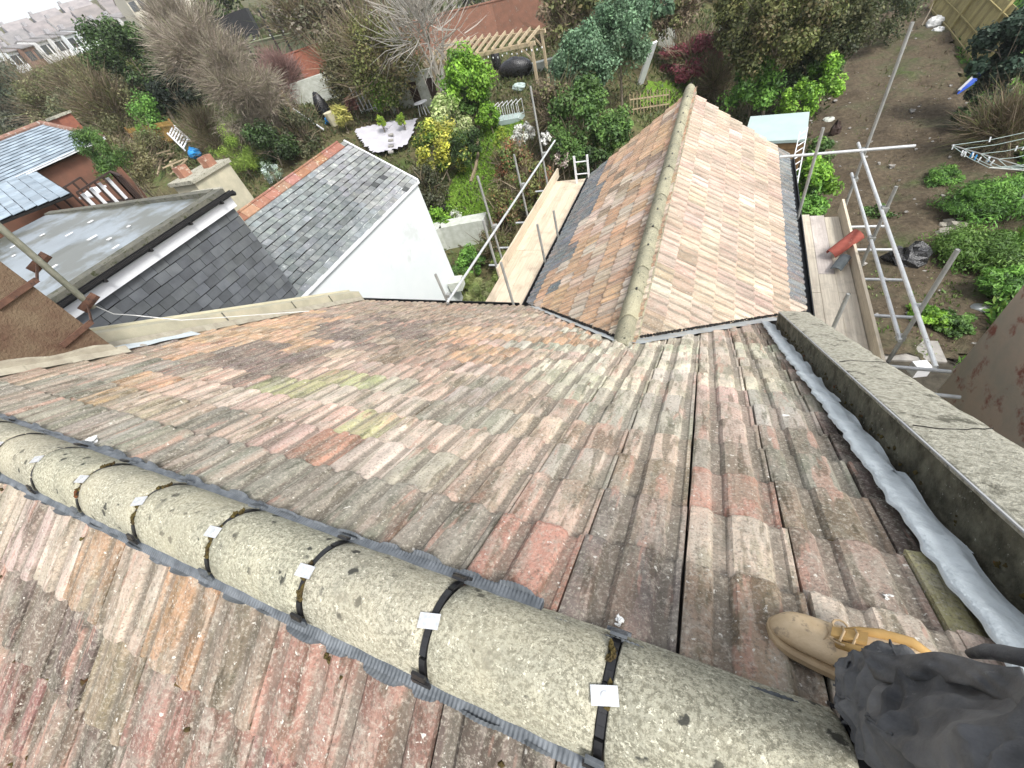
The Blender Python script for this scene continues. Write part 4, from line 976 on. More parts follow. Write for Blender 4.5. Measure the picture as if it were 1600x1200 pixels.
# balcony
bal = thing('balcony', 'dark timber balcony with a white table top behind the flat roof', 'balcony', (-19.5, 7.5, -4))
a = Vector(onx(120, 301, -18.0)); b = Vector(onx(172, 268, -18.0)); c = Vector(onx(200, 292, -17.0)); d = Vector(onx(97, 290, -20.0))
mb = MB(); mb.hexa([a + V3(0, 0, -.95), b + V3(0, 0, -.95), b + V3(-2, .0, -.95), a + V3(-2, 0, -.95), a + V3(0, 0, -.85), b + V3(0, 0, -.85), b + V3(-2, 0, -.85), a + V3(-2, 0, -.85)]); mb.build('floor_deck', 'dark_wood', bal)
for p, q in ((a, b), (b, b + V3(1.0, -.3, -.1)), (a + V3(-2, 0, 0), b + V3(-2, 0, 0))):
    mb = MB(); mb.bar(p, q, .07, .05); mb.build('handrail', 'dark_wood', bal)
    L = (q - p).length; n = max(3, int(L / .28))
    for i in range(n + 1):
        s = p.lerp(q, i / n); mb = MB(); mb.bar(s, s + V3(0, 0, -.9), .05, .05); mb.build('baluster', 'dark_wood', bal)
mb = MB(); mb.hexa([a + V3(-1.5, .5, -.35), b + V3(-1.5, -.2, -.35), b + V3(-.5, -.2, -.35), a + V3(-.5, .5, -.35), a + V3(-1.5, .5, -.30), b + V3(-1.5, -.2, -.30), b + V3(-.5, -.2, -.30), a + V3(-.5, .5, -.30)]); mb.build('table_top', 'white_paint', bal)
for i in range(4):
    s = a.lerp(b, .1 + .25 * i); mb = MB(); mb.bar(s + V3(-.12, 0, -.1), s + V3(-.12, 0, -.8), .02, .14, up=(0, 1, 0)); mb.build('white_panel', 'white_paint', bal)

# right-hand neighbour: blotched rendered wall
C0 = onx(1600, 450, 3.8)
rn = thing('rendered_outbuilding', 'blotched brown and grey rendered wall of the right-hand neighbour beyond the alley', 'building', (5.4, 3.5, -9.6))
mb = MB(); mb.box((3.8, -3, -9.6), (7.8, 6.18, -2.2)); mb.build('wall', 'right_render', rn)
mb = MB(); mb.box((3.78, -3, -2.19), (7.9, 6.22, -2.05)); mb.build('wall_top', 'coping', rn)

# ------------------------------------------------------------------ scaffolds
WHITE = (1, 1, 1)
def coupler(parent, p, r=.04):
    mb = MB(); p = Vector(p); mb.box(p - V3(r, r, r * .8), p + V3(r, r, r * .8)); mb.tube([p + V3(-.055, 0, 0), p + V3(.055, 0, 0)], .012, 6); mb.build('coupler', 'galvanised_dull', parent)
def pole(parent, name, a, b, m='galvanised', r=.0242):
    mb = MB(); a, b = Vector(a), Vector(b); d = (b - a).normalized()
    mb.tube([a, b], r, 12, cap=False); mb.tube([b, a + (b - a) * .5], r * .80, 12, cap=False)
    mb.tube([b - d * .006, b - d * .004], r * .79, 12); mb.tube([a + d * .006, a + d * .004], r * .79, 12)
    return mb.build(name, m, parent, smooth=False)
sr = thing('scaffold', 'scaffold right of the extension, two pale guard rails and a bare earth garden below', 'scaffold', (1.9, 7, -9.6))
ZP = -4.95
for k, x in enumerate((1.545, 1.772, 1.999)):
    for i, (y0, y1) in enumerate(((3.3, 6.5 + .5 * (k % 2)), (6.51 + .5 * (k % 2), 8.95 - .06 * k))):
        mb = MB(); mb.box((x, y0, ZP - .038), (x + .222, y1, ZP + rnd.uniform(-.002, .003))); k_ = rnd.uniform(.88, 1.08); mb.build('board', 'scaffold_board', sr, color=(k_, k_, k_ * (1.0 if (k, i) != (1, 1) else 1.12)))
mb = MB(); mb.hexa([(2.232, 4.62, ZP - .03), (2.27, 4.62, ZP - .03), (2.27, 9.05, ZP - .03), (2.232, 9.05, ZP - .03), (2.232, 4.62, ZP + .225), (2.27, 4.62, ZP + .225), (2.27, 9.05, ZP + .225), (2.232, 9.05, ZP + .225)]); mb.build('toe_board', 'scaffold_board', sr, color=(1.02, 1, .96))
for y, zt in ((9.2, -2.20), (7.2, -3.62), (4.95, -3.20)):
    pole(sr, 'standard', (2.36, y, -9.55), (2.36, y, zt), 'galvanised_dull')
for y, zt in ((8.45, -3.2), (4.95, -3.78)): pole(sr, 'standard', (1.5 if y > 8 else 1.62, y, -9.55), (1.5 if y > 8 else 1.62, y, zt), 'galvanised_dull')
pole(sr, 'guard_rail', (2.305, 4.0, -3.97), (2.30, 9.55, -3.95), 'galvanised')
pole(sr, 'guard_rail', (2.33, 4.9, -4.45), (2.33, 9.42, -4.43), 'galvanised')
pole(sr, 'transom', (1.06, 9.13, -3.88), (2.98, 9.05, -3.88), 'galvanised')
for y in (8.6, 7.85, 7.0, 6.1, 5.05, 4.62): pole(sr, 'transom', (1.35, y, ZP - .075), (3.05 if y < 5.5 else 2.75 + .02 * y, y - .05, ZP - .075), 'galvanised')
pole(sr, 'ledger', (2.40, 3.8, ZP - .13), (2.40, 9.5, ZP - .13), 'galvanised_dull')
for p in ((2.33, 9.2, -3.93), (2.34, 7.2, -3.95), (2.34, 7.2, -4.43), (2.34, 4.98, -3.98), (2.35, 4.98, -4.46), (2.36, 9.2, -4.44)): coupler(sr, p)
sl = thing('scaffold', 'scaffold left of the extension, long pale boards with one sloping silver guard rail', 'scaffold', (-3.6, 8, -9.6))
ZP2 = -5.02
for k in range(5):
    x = -4.22 + .229 * k
    for i, (y0, y1) in enumerate(((4.9, 8.05), (8.06, 11.65 - .0 * k))):
        if k == 0 and False: continue
        mb = MB(); mb.box((x, y0, ZP2 - .038), (x + .2245, y1, ZP2 + rnd.uniform(-.002, .002))); k_ = rnd.uniform(.86, 1.04); mb.build('board', 'scaffold_board', sl, color=(k_ * 1.0, k_ * .93, k_ * .86))
mb = MB(); mb.box((-4.262, 7.0, ZP2 - .02), (-4.226, 12.0, ZP2 + .225)); mb.build('toe_board', 'scaffold_board', sl, color=(.95, .9, .85))
for y, zt in ((5.08, -3.6), (7.5, -2.98), (9.42, -3.35), (11.2, -2.5)): pole(sl, 'standard', (-4.33, y, -9.55), (-4.33, y, zt), 'galvanised_dull')
for y, zt in ((5.27, -3.5), (7.05, -3.83), (8.05, -4.08)): pole(sl, 'standard', (-3.08, y, -9.0), (-3.08, y, zt), 'black_metal' if False else 'galvanised_dull', r=.0242)
pole(sl, 'guard_rail', (-4.19, 4.9, -4.08), (-4.20, 12.0, -4.05), 'galvanised')
for y in (6.1, 7.55, 8.3, 9.5, 11.25): pole(sl, 'transom', (-4.75, y, ZP2 - .065), (-3.0, y, ZP2 - .065), 'galvanised')
for p in ((-4.26, 5.1, -4.07), (-4.26, 7.5, -4.06), (-4.26, 9.42, -4.06), (-4.26, 11.2, -4.06), (-4.3, 7.45, ZP2 - .03)): coupler(sl, p)
mb = MB(); mb.tube([(-4.33, 7.2, -3.75), (-4.36, 7.2, -5.3)], .03, 8); mb.build('sleeve', 'galvanised_dull', sl)
# red clay tube-like tile and grey tile offcut on the boards
def half_tile(name, m, label, cat, p0, p1, r, ang=math.pi, t=.014, r2=None):
    p0, p1 = Vector(p0), Vector(p1); d = (p1 - p0).normalized(); x = d.cross(V3(0, 0, 1)).normalized(); z = x.cross(d).normalized(); r2 = r2 or r
    mb = MB(); n = 14; vs = []
    for (p, ra) in ((p0, r), (p1, r2)):
        for rad in (ra, ra - t):
            for i in range(n + 1):
                a = math.pi / 2 - ang / 2 + ang * i / n; vs.append(p + x * math.cos(a) * rad + z * math.sin(a) * rad)
    m_ = n + 1; fs = []
    for i in range(n):
        fs += [(i, i + 1, 2 * m_ + i + 1, 2 * m_ + i), (m_ + i + 1, m_ + i, 3 * m_ + i, 3 * m_ + i + 1), (i + 1, i, m_ + i, m_ + i + 1), (2 * m_ + i, 2 * m_ + i + 1, 3 * m_ + i + 1, 3 * m_ + i)]
    for i in (0, n): fs.append((i, 2 * m_ + i, 3 * m_ + i, m_ + i))
    mb.add(vs, fs); return solo(mb, name, m, label, cat, (p0 + p1) / 2, smooth=False)
pa = onz(1298, 398, ZP + .08); pb = onz(1342, 366, ZP + .30)
half_tile('ridge_tile', 'red_clay', 'red clay half-round ridge tile leaning on the toe board of the right scaffold', 'roof tile', pa, pb, .095, ang=math.pi * 1.15, r2=.11)
pa = onz(1304, 426, ZP + .035); pb = onz(1320, 405, ZP + .055)
half_tile('tile_offcut', 'grey_tile', 'short dark grey curved tile offcut lying beside the red one on the boards', 'roof tile', pa, pb, .10, ang=math.pi * .6)

# ------------------------------------------------------------------ vegetation
def foliage_mesh(name, centre, rad, n, leaf, pal, clumps=22, spread=.32, seed=0, flat=0.25, elong=1.7, shell=.55, droop=0.0, hue=.18, bottom=-0.75):
    """leaf-sized faces gathered in clumps through an ellipsoid; every leaf has its own tilt and tone"""
    R_ = np.random.RandomState(seed); rad = np.array(rad, float)
    d = R_.normal(size=(clumps, 3)); d /= np.linalg.norm(d, axis=1)[:, None]; d[:, 2] = np.where(d[:, 2] < bottom, -d[:, 2], d[:, 2])
    q = (shell + (1 - shell) * R_.rand(clumps)) * R_.uniform(.78, 1.1, clumps); cc = d * q[:, None]
    ct = R_.uniform(1 - hue * 1.6, 1 + hue * 1.6, clumps); cp_ = R_.randint(0, len(pal), clumps)
    w = R_.rand(clumps) + .35; ci = R_.choice(clumps, n, p=w / w.sum())
    off = R_.normal(size=(n, 3)); off /= np.linalg.norm(off, axis=1)[:, None]; off *= (R_.rand(n) ** .45)[:, None] * spread * R_.uniform(.7, 1.35, clumps)[ci][:, None]
    p = (cc[ci] + off) * rad; p[:, 2] -= droop * np.abs(R_.normal(size=n)) * rad[2] * .3
    nrm = off / (np.linalg.norm(off, axis=1)[:, None] + 1e-6) + R_.normal(size=(n, 3)) * .65 + np.array([0, 0, flat * 2]); nrm /= np.linalg.norm(nrm, axis=1)[:, None]
    t = np.cross(nrm, R_.normal(size=(n, 3))); t /= np.linalg.norm(t, axis=1)[:, None] + 1e-9; b = np.cross(nrm, t)
    L = leaf * R_.uniform(.6, 1.35, n)[:, None]; Wd = L / elong
    p = p + np.array(centre)
    V = np.empty((n, 4, 3)); V[:, 0] = p - t * L * .5; V[:, 1] = p + b * Wd * .5 - t * L * .05; V[:, 2] = p + t * L * .5 + nrm * L * .08; V[:, 3] = p - b * Wd * .5 - t * L * .05
    pal = np.array(pal); pick = np.where(R_.rand(n) < .62, cp_[ci], R_.randint(0, len(pal), n))
    col = pal[pick] * (ct[ci] * R_.uniform(1 - hue, 1 + hue, n))[:, None]
    return raw_quads(name, V.reshape(-1, 3), np.clip(col, .004, .95))
def raw_quads(name, V, col):
    n = len(V) // 4; me = bpy.data.meshes.new(name); me.vertices.add(4 * n); me.vertices.foreach_set('co', V.ravel().astype(np.float32))
    me.loops.add(4 * n); me.loops.foreach_set('vertex_index', np.arange(4 * n, dtype=np.int32)); me.polygons.add(n)
    me.polygons.foreach_set('loop_start', np.arange(0, 4 * n, 4, dtype=np.int32)); me.polygons.foreach_set('loop_total', np.full(n, 4, dtype=np.int32)); me.update()
    a = me.color_attributes.new('tint', 'FLOAT_COLOR', 'CORNER'); c4 = np.ones((n, 4), dtype=np.float32); c4[:, :3] = col
    a.data.foreach_set('color', np.repeat(c4, 4, axis=0).ravel()); return me
def twig_mesh(name, centre, rad, n, length, width, pal, seed=0, up=.6, root=None, hue=.2):
    """bare twigs: bent slivers that run outwards and upwards from the limbs"""
    R_ = np.random.RandomState(seed); rad = np.array(rad, float); c = np.array(centre); k = 60
    d = R_.normal(size=(n, 3)); d /= np.linalg.norm(d, axis=1)[:, None]; hub = R_.normal(size=(k, 3)); hub /= np.linalg.norm(hub, axis=1)[:, None]; hub *= R_.uniform(.15, 1.0, k)[:, None]
    hi = R_.randint(0, k, n); p = c + (hub[hi] + d * .35 * R_.rand(n)[:, None]) * rad
    dirn = hub[hi] * .8 + d * .75 + np.array([0, 0, up]); dirn /= np.linalg.norm(dirn, axis=1)[:, None]
    s = np.cross(dirn, R_.normal(size=(n, 3))); s /= np.linalg.norm(s, axis=1)[:, None] + 1e-9
    L = length * R_.uniform(.35, 1.3, n)[:, None]; m = p + dirn * L * .5; bend = R_.normal(size=(n, 3)) * .16; e = p + dirn * L + bend * L
    w = width * R_.uniform(.5, 1.4, n)[:, None]
    V = np.empty((2 * n, 4, 3)); V[0::2, 0] = p - s * w; V[0::2, 1] = p + s * w; V[0::2, 2] = m + s * w * .7; V[0::2, 3] = m - s * w * .7
    V[1::2, 0] = m - s * w * .7; V[1::2, 1] = m + s * w * .7; V[1::2, 2] = e + s * w * .15; V[1::2, 3] = e - s * w * .15
    pal = np.array(pal); col = np.repeat(pal[R_.randint(0, len(pal), n)] * R_.uniform(1 - hue, 1 + hue, n)[:, None], 2, axis=0)
    return raw_quads(name, V.reshape(-1, 3), np.clip(col, .004, .9))
def limbs(mb, base, centre, rad, r, seed, n=6, up=.75):
    rr = random.Random(seed); base, centre = Vector(base), Vector(centre); top = centre + V3(rr.uniform(-.1, .1) * rad[0], rr.uniform(-.1, .1) * rad[1], rad[2] * .25)
    m = base.lerp(top, .5) + V3(rr.uniform(-.1, .1), rr.uniform(-.1, .1), 0) * rad[0] * .5
    mb.tube([base - V3(0, 0, .2), base.lerp(m, .5), m, top], [r, r * .85, r * .6, r * .22], 7)
    for i in range(n):
        a = 6.283 * (i + rr.random() * .6) / n; s = base.lerp(top, rr.uniform(.3, .75)); e = centre + V3(math.cos(a) * rad[0] * up, math.sin(a) * rad[1] * up, rad[2] * rr.uniform(-.1, .75)); q = s.lerp(e, .5) + V3(0, 0, rad[2] * .12)
        mb.tube([s, q, e], [r * .42, r * .26, r * .08], 5, cap=False)
GR = dict(dark=[(.035, .065, .02), (.055, .095, .028), (.028, .045, .018)], olive=[(.10, .115, .035), (.14, .145, .05), (.07, .08, .028), (.12, .10, .045)], bright=[(.14, .27, .03), (.19, .34, .04), (.09, .19, .025)],
    yellowg=[(.30, .38, .05), (.22, .33, .04), (.15, .24, .035)], bluegreen=[(.085, .15, .085), (.12, .20, .11), (.065, .11, .06)], mid=[(.075, .14, .035), (.105, .19, .045), (.05, .095, .028)],
    brown=[(.15, .115, .075), (.20, .16, .11), (.11, .085, .055), (.12, .13, .05)], maroon=[(.20, .05, .07), (.24, .08, .10), (.11, .025, .035)], mauve=[(.30, .25, .205), (.38, .33, .27), (.22, .18, .14), (.26, .25, .16)],
    khaki=[(.26, .25, .13), (.33, .31, .18), (.19, .19, .09)], aucuba=[(.50, .50, .07), (.60, .58, .13), (.16, .25, .04), (.40, .44, .07)], pale=[(.34, .40, .17), (.42, .46, .24), (.20, .28, .09)],
    rust=[(.22, .10, .05), (.15, .16, .05), (.13, .10, .05), (.10, .15, .04)], white=[(.75, .76, .72), (.68, .70, .62), (.80, .79, .76)], pinkw=[(.62, .52, .48), (.50, .42, .36)], fern=[(.09, .20, .035), (.14, .28, .05), (.06, .13, .03)])
for k_ in GR:
    if k_ not in ('white', 'mauve', 'pinkw'): GR[k_] = [tuple(v * (1.3 if k_ not in ('aucuba',) else 1.1) for v in c_) for c_ in GR[k_]]
vegn = 0
def tree(name, label, cat, px, py, rpx, h=None, pal='mid', n=3500, leaf=.16, kind='leaf', group=None, ry=1.0, rz=1.0, clumps=24, twigs=0, bark='bark', trunk=None, xat=None, **kw):
    """crown centred on the sight line through (px, py), its centre h above the ground"""
    global vegn
    vegn += 1
    h0 = 1.0
    P = at(px, py, h if h is not None else 1.0); r = rpx * mpp(P)
    if xat is not None: P = onx(px, py, xat); r = rpx * mpp(P)
    elif h is None:
        for _ in range(3): P = at(px, py, r * rz * .9); r = rpx * mpp(P)
    base = Vector((P[0], P[1], float(T(P[0], P[1])) - .02)); rad = (r, r * ry, r * rz)
    t = thing(name, label, cat, base, group)
    pl = GR[pal] if isinstance(pal, str) else pal
    C = Vector(P) - base
    if kind == 'leaf': me = foliage_mesh('foliage', C, rad, n, leaf, pl, clumps, seed=vegn, **kw)
    else: me = twig_mesh('twigs', C, rad, n, leaf, kw.pop('width', .012), pl, seed=vegn, **kw)
    link_mesh('crown' if cat == 'tree' else ('foliage' if kind == 'leaf' else 'twigs'), me, 'leaf', t)
    if twigs:
        link_mesh('twigs', twig_mesh('twigs', C, rad, twigs, r * .7, .012 + r * .004, GR['brown'], seed=vegn + 500), 'leaf', t)
    mb = MB(); limbs(mb, base, P, rad, trunk or max(.03, .045 * r), vegn); mb.build('trunk' if cat == 'tree' else 'stem', bark, t)
    return t
TR = tree
TR('evergreen_tree', 'tall olive-dark evergreen left of the other two evergreens beyond the extension', 'tree', 1168, 12, 54, 4.2, 'olive', 15000, .17, clumps=70, spread=.24)
TR('evergreen_tree', 'broad olive evergreen in the middle of the dark bank beyond the extension', 'tree', 1215, 52, 72, 3.6, 'olive', 16000, .16, clumps=70, spread=.24)
TR('evergreen_tree', 'dark evergreen beside the top of the bare earth garden', 'tree', 1300, 40, 62, 3.2, [(.06, .075, .03), (.09, .10, .04), (.14, .14, .06)], 13000, .15, clumps=60, spread=.25)
TR('ivy_bank', 'dark ivy bank hanging over the upper edge of the bare earth', 'shrub', 1375, 22, 48, 1.6, [(.05, .07, .03), (.10, .12, .05), (.14, .15, .07)], 9000, .14, clumps=40)
TR('shrub', 'dark climbing shrub between the green shrub and the bare earth', 'shrub', 1255, 118, 42, 1.5, 'dark', 4500, .17)
TR('shrub', 'dense mid-green shrub with large leaves just past the extension ridge', 'shrub', 1176, 140, 44, 1.5, 'fern', 5500, .17)
TR('shrub', 'vivid lime-green shrub above the pale shed roof', 'shrub', 1285, 128, 30, 1.4, 'bright', 4200, .15, ry=1.1)
TR('shrub', 'low lime-green shrub touching the far corner of the shed', 'shrub', 1248, 160, 28, 1.1, 'bright', 3000, .14)
TR('shrub', 'bright leafy shrub filling the strip between shed and right scaffold', 'shrub', 1268, 285, 34, 1.4, 'bright', 6500, .12, ry=1.3)
TR('shrub', 'shaded green shrub below the end of the right scaffold', 'shrub', 1262, 322, 26, .9, 'fern', 4000, .12)
TR('shrub', 'small green shrub beside the brown shed wall', 'shrub', 1284, 238, 20, .9, 'mid', 2000, .12)
TR('blue_green_tree', 'blue-green leafy tree left of the white board in the far garden', 'tree', 905, 105, 52, 2.6, 'bluegreen', 13000, .13, clumps=60, spread=.26)
TR('blue_green_tree', 'taller blue-green tree behind and right of its twin', 'tree', 968, 62, 52, 3.0, 'bluegreen', 13000, .13, clumps=60, spread=.26)
TR('blue_green_tree', 'loose blue-green crown at the top edge above the red acer', 'tree', 1010, 22, 36, 3.0, 'bluegreen', 3000, .24)
TR('brown_shrub', 'brown-green shrub at the right end of the brick garden wall', 'shrub', 880, 35, 44, 2.4, 'brown', 4200, .22, twigs=500)
TR('brown_shrub', 'thin brownish tree above the red acer', 'shrub', 1058, 14, 34, 3.0, 'brown', 3200, .20, twigs=600)
TR('brown_shrub', 'brown-green shrub at the top edge beside the wall', 'shrub', 930, 12, 42, 2.6, 'olive', 3200, .24, twigs=300)
TR('acer', 'spreading dark red acer beside the white garden pieces', 'tree', 1085, 92, 48, 1.5, [(.26, .07, .09), (.34, .12, .14), (.18, .045, .055)], 7500, .15, rz=.6, twigs=500)
TR('bare_shrub', 'bare brown shrub between the red acer and the green shrub', 'shrub', 1118, 126, 26, 1.0, 'brown', 2200, .8, kind='twig', width=.014)
TR('hedge_shrub', 'tall mixed hedge shrub right of the pergola post', 'shrub', 905, 168, 42, 2.2, 'mid', 6500, .15, ry=1.2)
TR('hedge_shrub', 'brown twiggy hedge shrub with sparse leaves beside the far scaffold pole', 'shrub', 862, 168, 36, 2.0, 'brown', 3600, .12, twigs=900)
TR('hedge_shrub', 'dark green hedge shrub nearest the left gable of the extension', 'shrub', 955, 205, 36, 1.6, 'mid', 4500, .14)
TR('hedge_shrub', 'reddish hedge shrub between lawn and left scaffold', 'shrub', 800, 262, 34, 1.4, 'rust', 5500, .11, twigs=500)
TR('hedge_shrub', 'brown and rust hedge shrub behind the sloping scaffold rail', 'shrub', 838, 300, 36, 1.2, 'rust', 5500, .11, twigs=600)
TR('hedge_shrub', 'dark reddish hedge shrub at the lawn edge below the white blossom', 'shrub', 790, 330, 32, 1.0, 'rust', 5000, .10, twigs=500)
TR('hedge_shrub', 'green hedge shrub beside the end of the left scaffold boards', 'shrub', 885, 232, 30, 1.3, 'mid', 4000, .12, twigs=200)
TR('hedge_shrub', 'low bramble hedge between the pale wall and the left boards', 'shrub', 775, 385, 28, .7, [(.12, .13, .045), (.16, .12, .06), (.09, .12, .04)], 3600, .09, twigs=400)
TR('hedge_shrub', 'yellow-green hedge shrub left of the white blossom', 'shrub', 792, 225, 22, 1.1, 'yellowg', 2800, .12)
TR('hedge_shrub', 'dark hedge behind the three-rung ladder end', 'shrub', 930, 258, 26, .9, 'dark', 3200, .13)
TR('blossom_shrub', 'shrub smothered in white blossom beside the lawn', 'shrub', 818, 210, 18, 1.5, 'white', 1500, .12, twigs=100)
TR('blossom_shrub', 'small white blossom right of the scaffold pole', 'shrub', 853, 217, 9, 1.6, 'white', 450, .11)
TR('blossom_shrub', 'trailing white blossom beside the left scaffold end', 'shrub', 878, 247, 13, 1.3, 'pinkw', 700, .09, twigs=90)
TR('daisy_clump', 'white daisies at the near end of the lawn', 'flowers', 713, 338, 11, .35, 'white', 420, .07)
TR('shrub', 'fresh green shrub against the gable of the white house', 'shrub', 690, 345, 24, .7, 'bright', 3600, .12)
TR('shrub', 'dark shrub under the far corner of the white house roof', 'shrub', 668, 305, 34, .9, [(.05, .06, .03), (.10, .10, .06), (.07, .08, .04)], 4200, .13, twigs=200)
TR('shrub', 'dark green shrub below the pale garden wall', 'shrub', 735, 412, 24, .6, 'fern', 3800, .10)
TR('ivy_shrub', 'ivy and grass clump at the foot of the white gable', 'shrub', 718, 432, 18, .4, 'mid', 2200, .09)
TR('fruit_tree', 'bright green young tree in front of the pergola', 'tree', 728, 132, 42, 2.4, 'bright', 6000, .17, clumps=34)
TR('fruit_tree', 'lower green bush joined to the young tree below the pergola', 'tree', 740, 165, 28, 1.4, 'mid', 3000, .15)
TR('shrub', 'round green bush at the far end of the lawn', 'shrub', 765, 183, 19, .9, 'bright', 2400, .12)
TR('spotted_laurel', 'round yellow-spotted laurel beside the lawn', 'shrub', 688, 238, 44, 1.5, [(.50, .50, .07), (.58, .56, .13), (.10, .17, .03), (.36, .40, .07), (.07, .12, .02)], 8500, .17, elong=2.6, clumps=44, spread=.22, hue=.3)
TR('shrub', 'pale variegated shrub behind the yellow-spotted laurel', 'shrub', 702, 192, 34, 1.5, 'pale', 4200, .17, elong=2.2)
TR('shrub', 'dark spiky shrub right of the yellow-spotted laurel', 'shrub', 730, 235, 28, 1.1, 'dark', 3200, .22, elong=5)
TR('twiggy_tree', 'large drooping olive tree left of the pergola', 'tree', 590, 92, 62, 3.0, 'olive', 8500, .17, twigs=1200, clumps=46, droop=.5)
TR('twiggy_tree', 'smaller drooping olive tree joined to its left', 'tree', 540, 105, 44, 2.4, [(.12, .12, .05), (.17, .16, .08), (.09, .09, .04)], 5000, .15, twigs=900, droop=.5)
TR('ivy', 'bright ivy climbing the trunk left of the pergola', 'ivy', 600, 150, 24, 1.2, 'bright', 3200, .14, rz=1.3)
TR('bare_tree', 'bare grey tree spreading its branches over the pergola', 'tree', 660, 30, 66, 5.0, [(.42, .40, .36), (.34, .31, .27)], 700, 2.0, kind='twig', width=.022, bark='pale_bark', trunk=.16)
TR('twiggy_tree', 'loose grey-brown tree at the top edge left of the bare tree', 'tree', 540, 22, 52, 3.6, [(.16, .14, .10), (.24, .21, .16), (.12, .13, .07)], 4200, .28, twigs=1400)
TR('twiggy_tree', 'thin leafless tree at the top edge by the grey track', 'tree', 470, 32, 42, 3.6, [(.20, .18, .14), (.14, .15, .09)], 2200, .26, twigs=1400)
TR('bare_tree', 'mauve-brown leafless tree crown nearest the yellow-green conifer', 'tree', 372, 138, 62, 3.6, 'mauve', 15000, .42, kind='twig', width=.010, up=.3)
TR('bare_tree', 'pinkish-grey leafless tree rising above the hedge', 'tree', 318, 82, 62, 5.0, 'mauve', 16000, .6, kind='twig', width=.014, up=.3)
TR('bare_tree', 'faint grey leafless tree before the pale houses', 'tree', 275, 42, 38, 5.0, 'mauve', 8000, 1.1, kind='twig', width=.022, up=.4)
TR('bare_tree', 'brown leafless shrub beside the orange fence panel', 'shrub', 418, 178, 34, 1.8, 'mauve', 4500, .9, kind='twig', width=.013)
TR('bare_shrub', 'reddish leafless shrub against the brick wall', 'shrub', 440, 122, 30, 1.6, [(.30, .19, .17), (.24, .15, .13)], 3500, .9, kind='twig', width=.016)
TR('hedge_tree', 'very dark clipped hedge top left of centre at the edge', 'tree', 345, 12, 44, 4.0, [(.08, .12, .03), (.05, .08, .025), (.12, .15, .04)], 5500, .42)
TR('conifer', 'dark conifer behind the leafless trees', 'tree', 215, 112, 58, 3.6, 'dark', 12000, .2, rz=1.1, clumps=44, spread=.25)
TR('conifer', 'olive conifer crown against the pale houses', 'tree', 212, 82, 34, 4.2, [(.13, .17, .04), (.09, .12, .03), (.17, .19, .06)], 8000, .22, clumps=40, spread=.25)
TR('conifer', 'black-green conifer base beside the small dark hut', 'tree', 268, 140, 36, 2.2, [(.015, .025, .015), (.03, .045, .02)], 4000, .24)
TR('olive_tree', 'light olive thicket directly in front of the pale houses', 'tree', 150, 145, 44, 2.6, [(.20, .21, .09), (.27, .26, .13), (.15, .17, .07)], 9000, .2, clumps=44, spread=.28, twigs=3000)
TR('olive_tree', 'light olive thicket left of the conifers', 'tree', 85, 165, 44, 2.6, [(.18, .20, .08), (.25, .24, .13), (.13, .16, .06)], 9000, .2, clumps=44, spread=.28, twigs=3000)
TR('olive_tree', 'pale olive twigs over the green tree', 'tree', 180, 175, 46, 2.2, [(.17, .18, .08), (.24, .23, .12), (.13, .15, .06)], 7000, .15, clumps=44, spread=.3, twigs=3500)
TR('dark_tree', 'grey-green tree at the left edge above the blue slates', 'tree', 30, 160, 46, 3.0, [(.09, .11, .07), (.13, .14, .10), (.06, .08, .05)], 6500, .28, twigs=900)
TR('dark_tree', 'grey leafless mass at the left edge below the houses', 'tree', 22, 142, 36, 3.0, [(.17, .15, .13), (.12, .12, .09)], 5000, .34, twigs=900)
TR('dark_tree', 'grey-green bush between the chimney and the thicket', 'tree', 130, 178, 34, 1.8, [(.12, .14, .07), (.17, .18, .10)], 4000, .22, twigs=500)
TR('feathery_tree', 'feathery green tree overhanging the blue slate roof', 'tree', 158, 240, 38, xat=-20.2, pal='mid', n=9000, leaf=.10, elong=4, ry=.8)
TR('feathery_tree', 'thin olive tree right of the orange rendered wall', 'tree', 200, 262, 40, 3.6, [(.17, .17, .07), (.23, .21, .11)], 3800, .13, twigs=700)
TR('conifer', 'soft yellow-green conifer beside the two red chimney pots', 'tree', 368, 240, 30, 1.5, [(.20, .30, .05), (.27, .38, .07), (.14, .22, .04)], 8500, .13, elong=6, rz=1.15)
TR('shrub', 'dark shrub right of the yellow-green conifer', 'shrub', 425, 235, 36, 1.0, 'dark', 5000, .16)
TR('shrub', 'dark low shrubs between conifer and orange ridge', 'shrub', 470, 205, 32, .9, [(.07, .09, .04), (.11, .11, .06)], 4200, .14, twigs=400)
TR('cordyline', 'pale blue-white flowering clump near the orange ridge', 'shrub', 424, 268, 15, .8, [(.50, .58, .55), (.25, .33, .22)], 1100, .16, elong=4)
TR('shrub', 'grey-green shrub left of the pale garden ladder', 'shrub', 245, 188, 34, 1.2, 'fern', 4200, .16)
TR('shrub', 'bare brown shrub behind the pale garden ladder', 'shrub', 320, 205, 34, 1.1, 'brown', 2600, .7, kind='twig', width=.012)
TR('shrub', 'olive brambles right of the wood pile', 'shrub', 240, 232, 26, .8, [(.15, .15, .07), (.11, .12, .05)], 3000, .13, twigs=400)
TR('cordyline', 'spiky yellow palm-like plant at the end of the orange ridge', 'plant', 532, 180, 13, 1.0, [(.55, .50, .16), (.42, .42, .12)], 500, .5, elong=8)
TR('cordyline', 'small dark red spiky plant behind the yellow one', 'plant', 550, 165, 11, .9, [(.12, .06, .05), (.20, .10, .08)], 400, .4, elong=8)
TR('topiary', 'left clipped yellow-green ball in a pot by the white terrace', 'plant', 595, 191, 8, .9, 'yellowg', 1600, .07)
TR('topiary', 'right clipped yellow-green ball in a pot by the white terrace', 'plant', 628, 188, 9, .9, 'yellowg', 1800, .07)
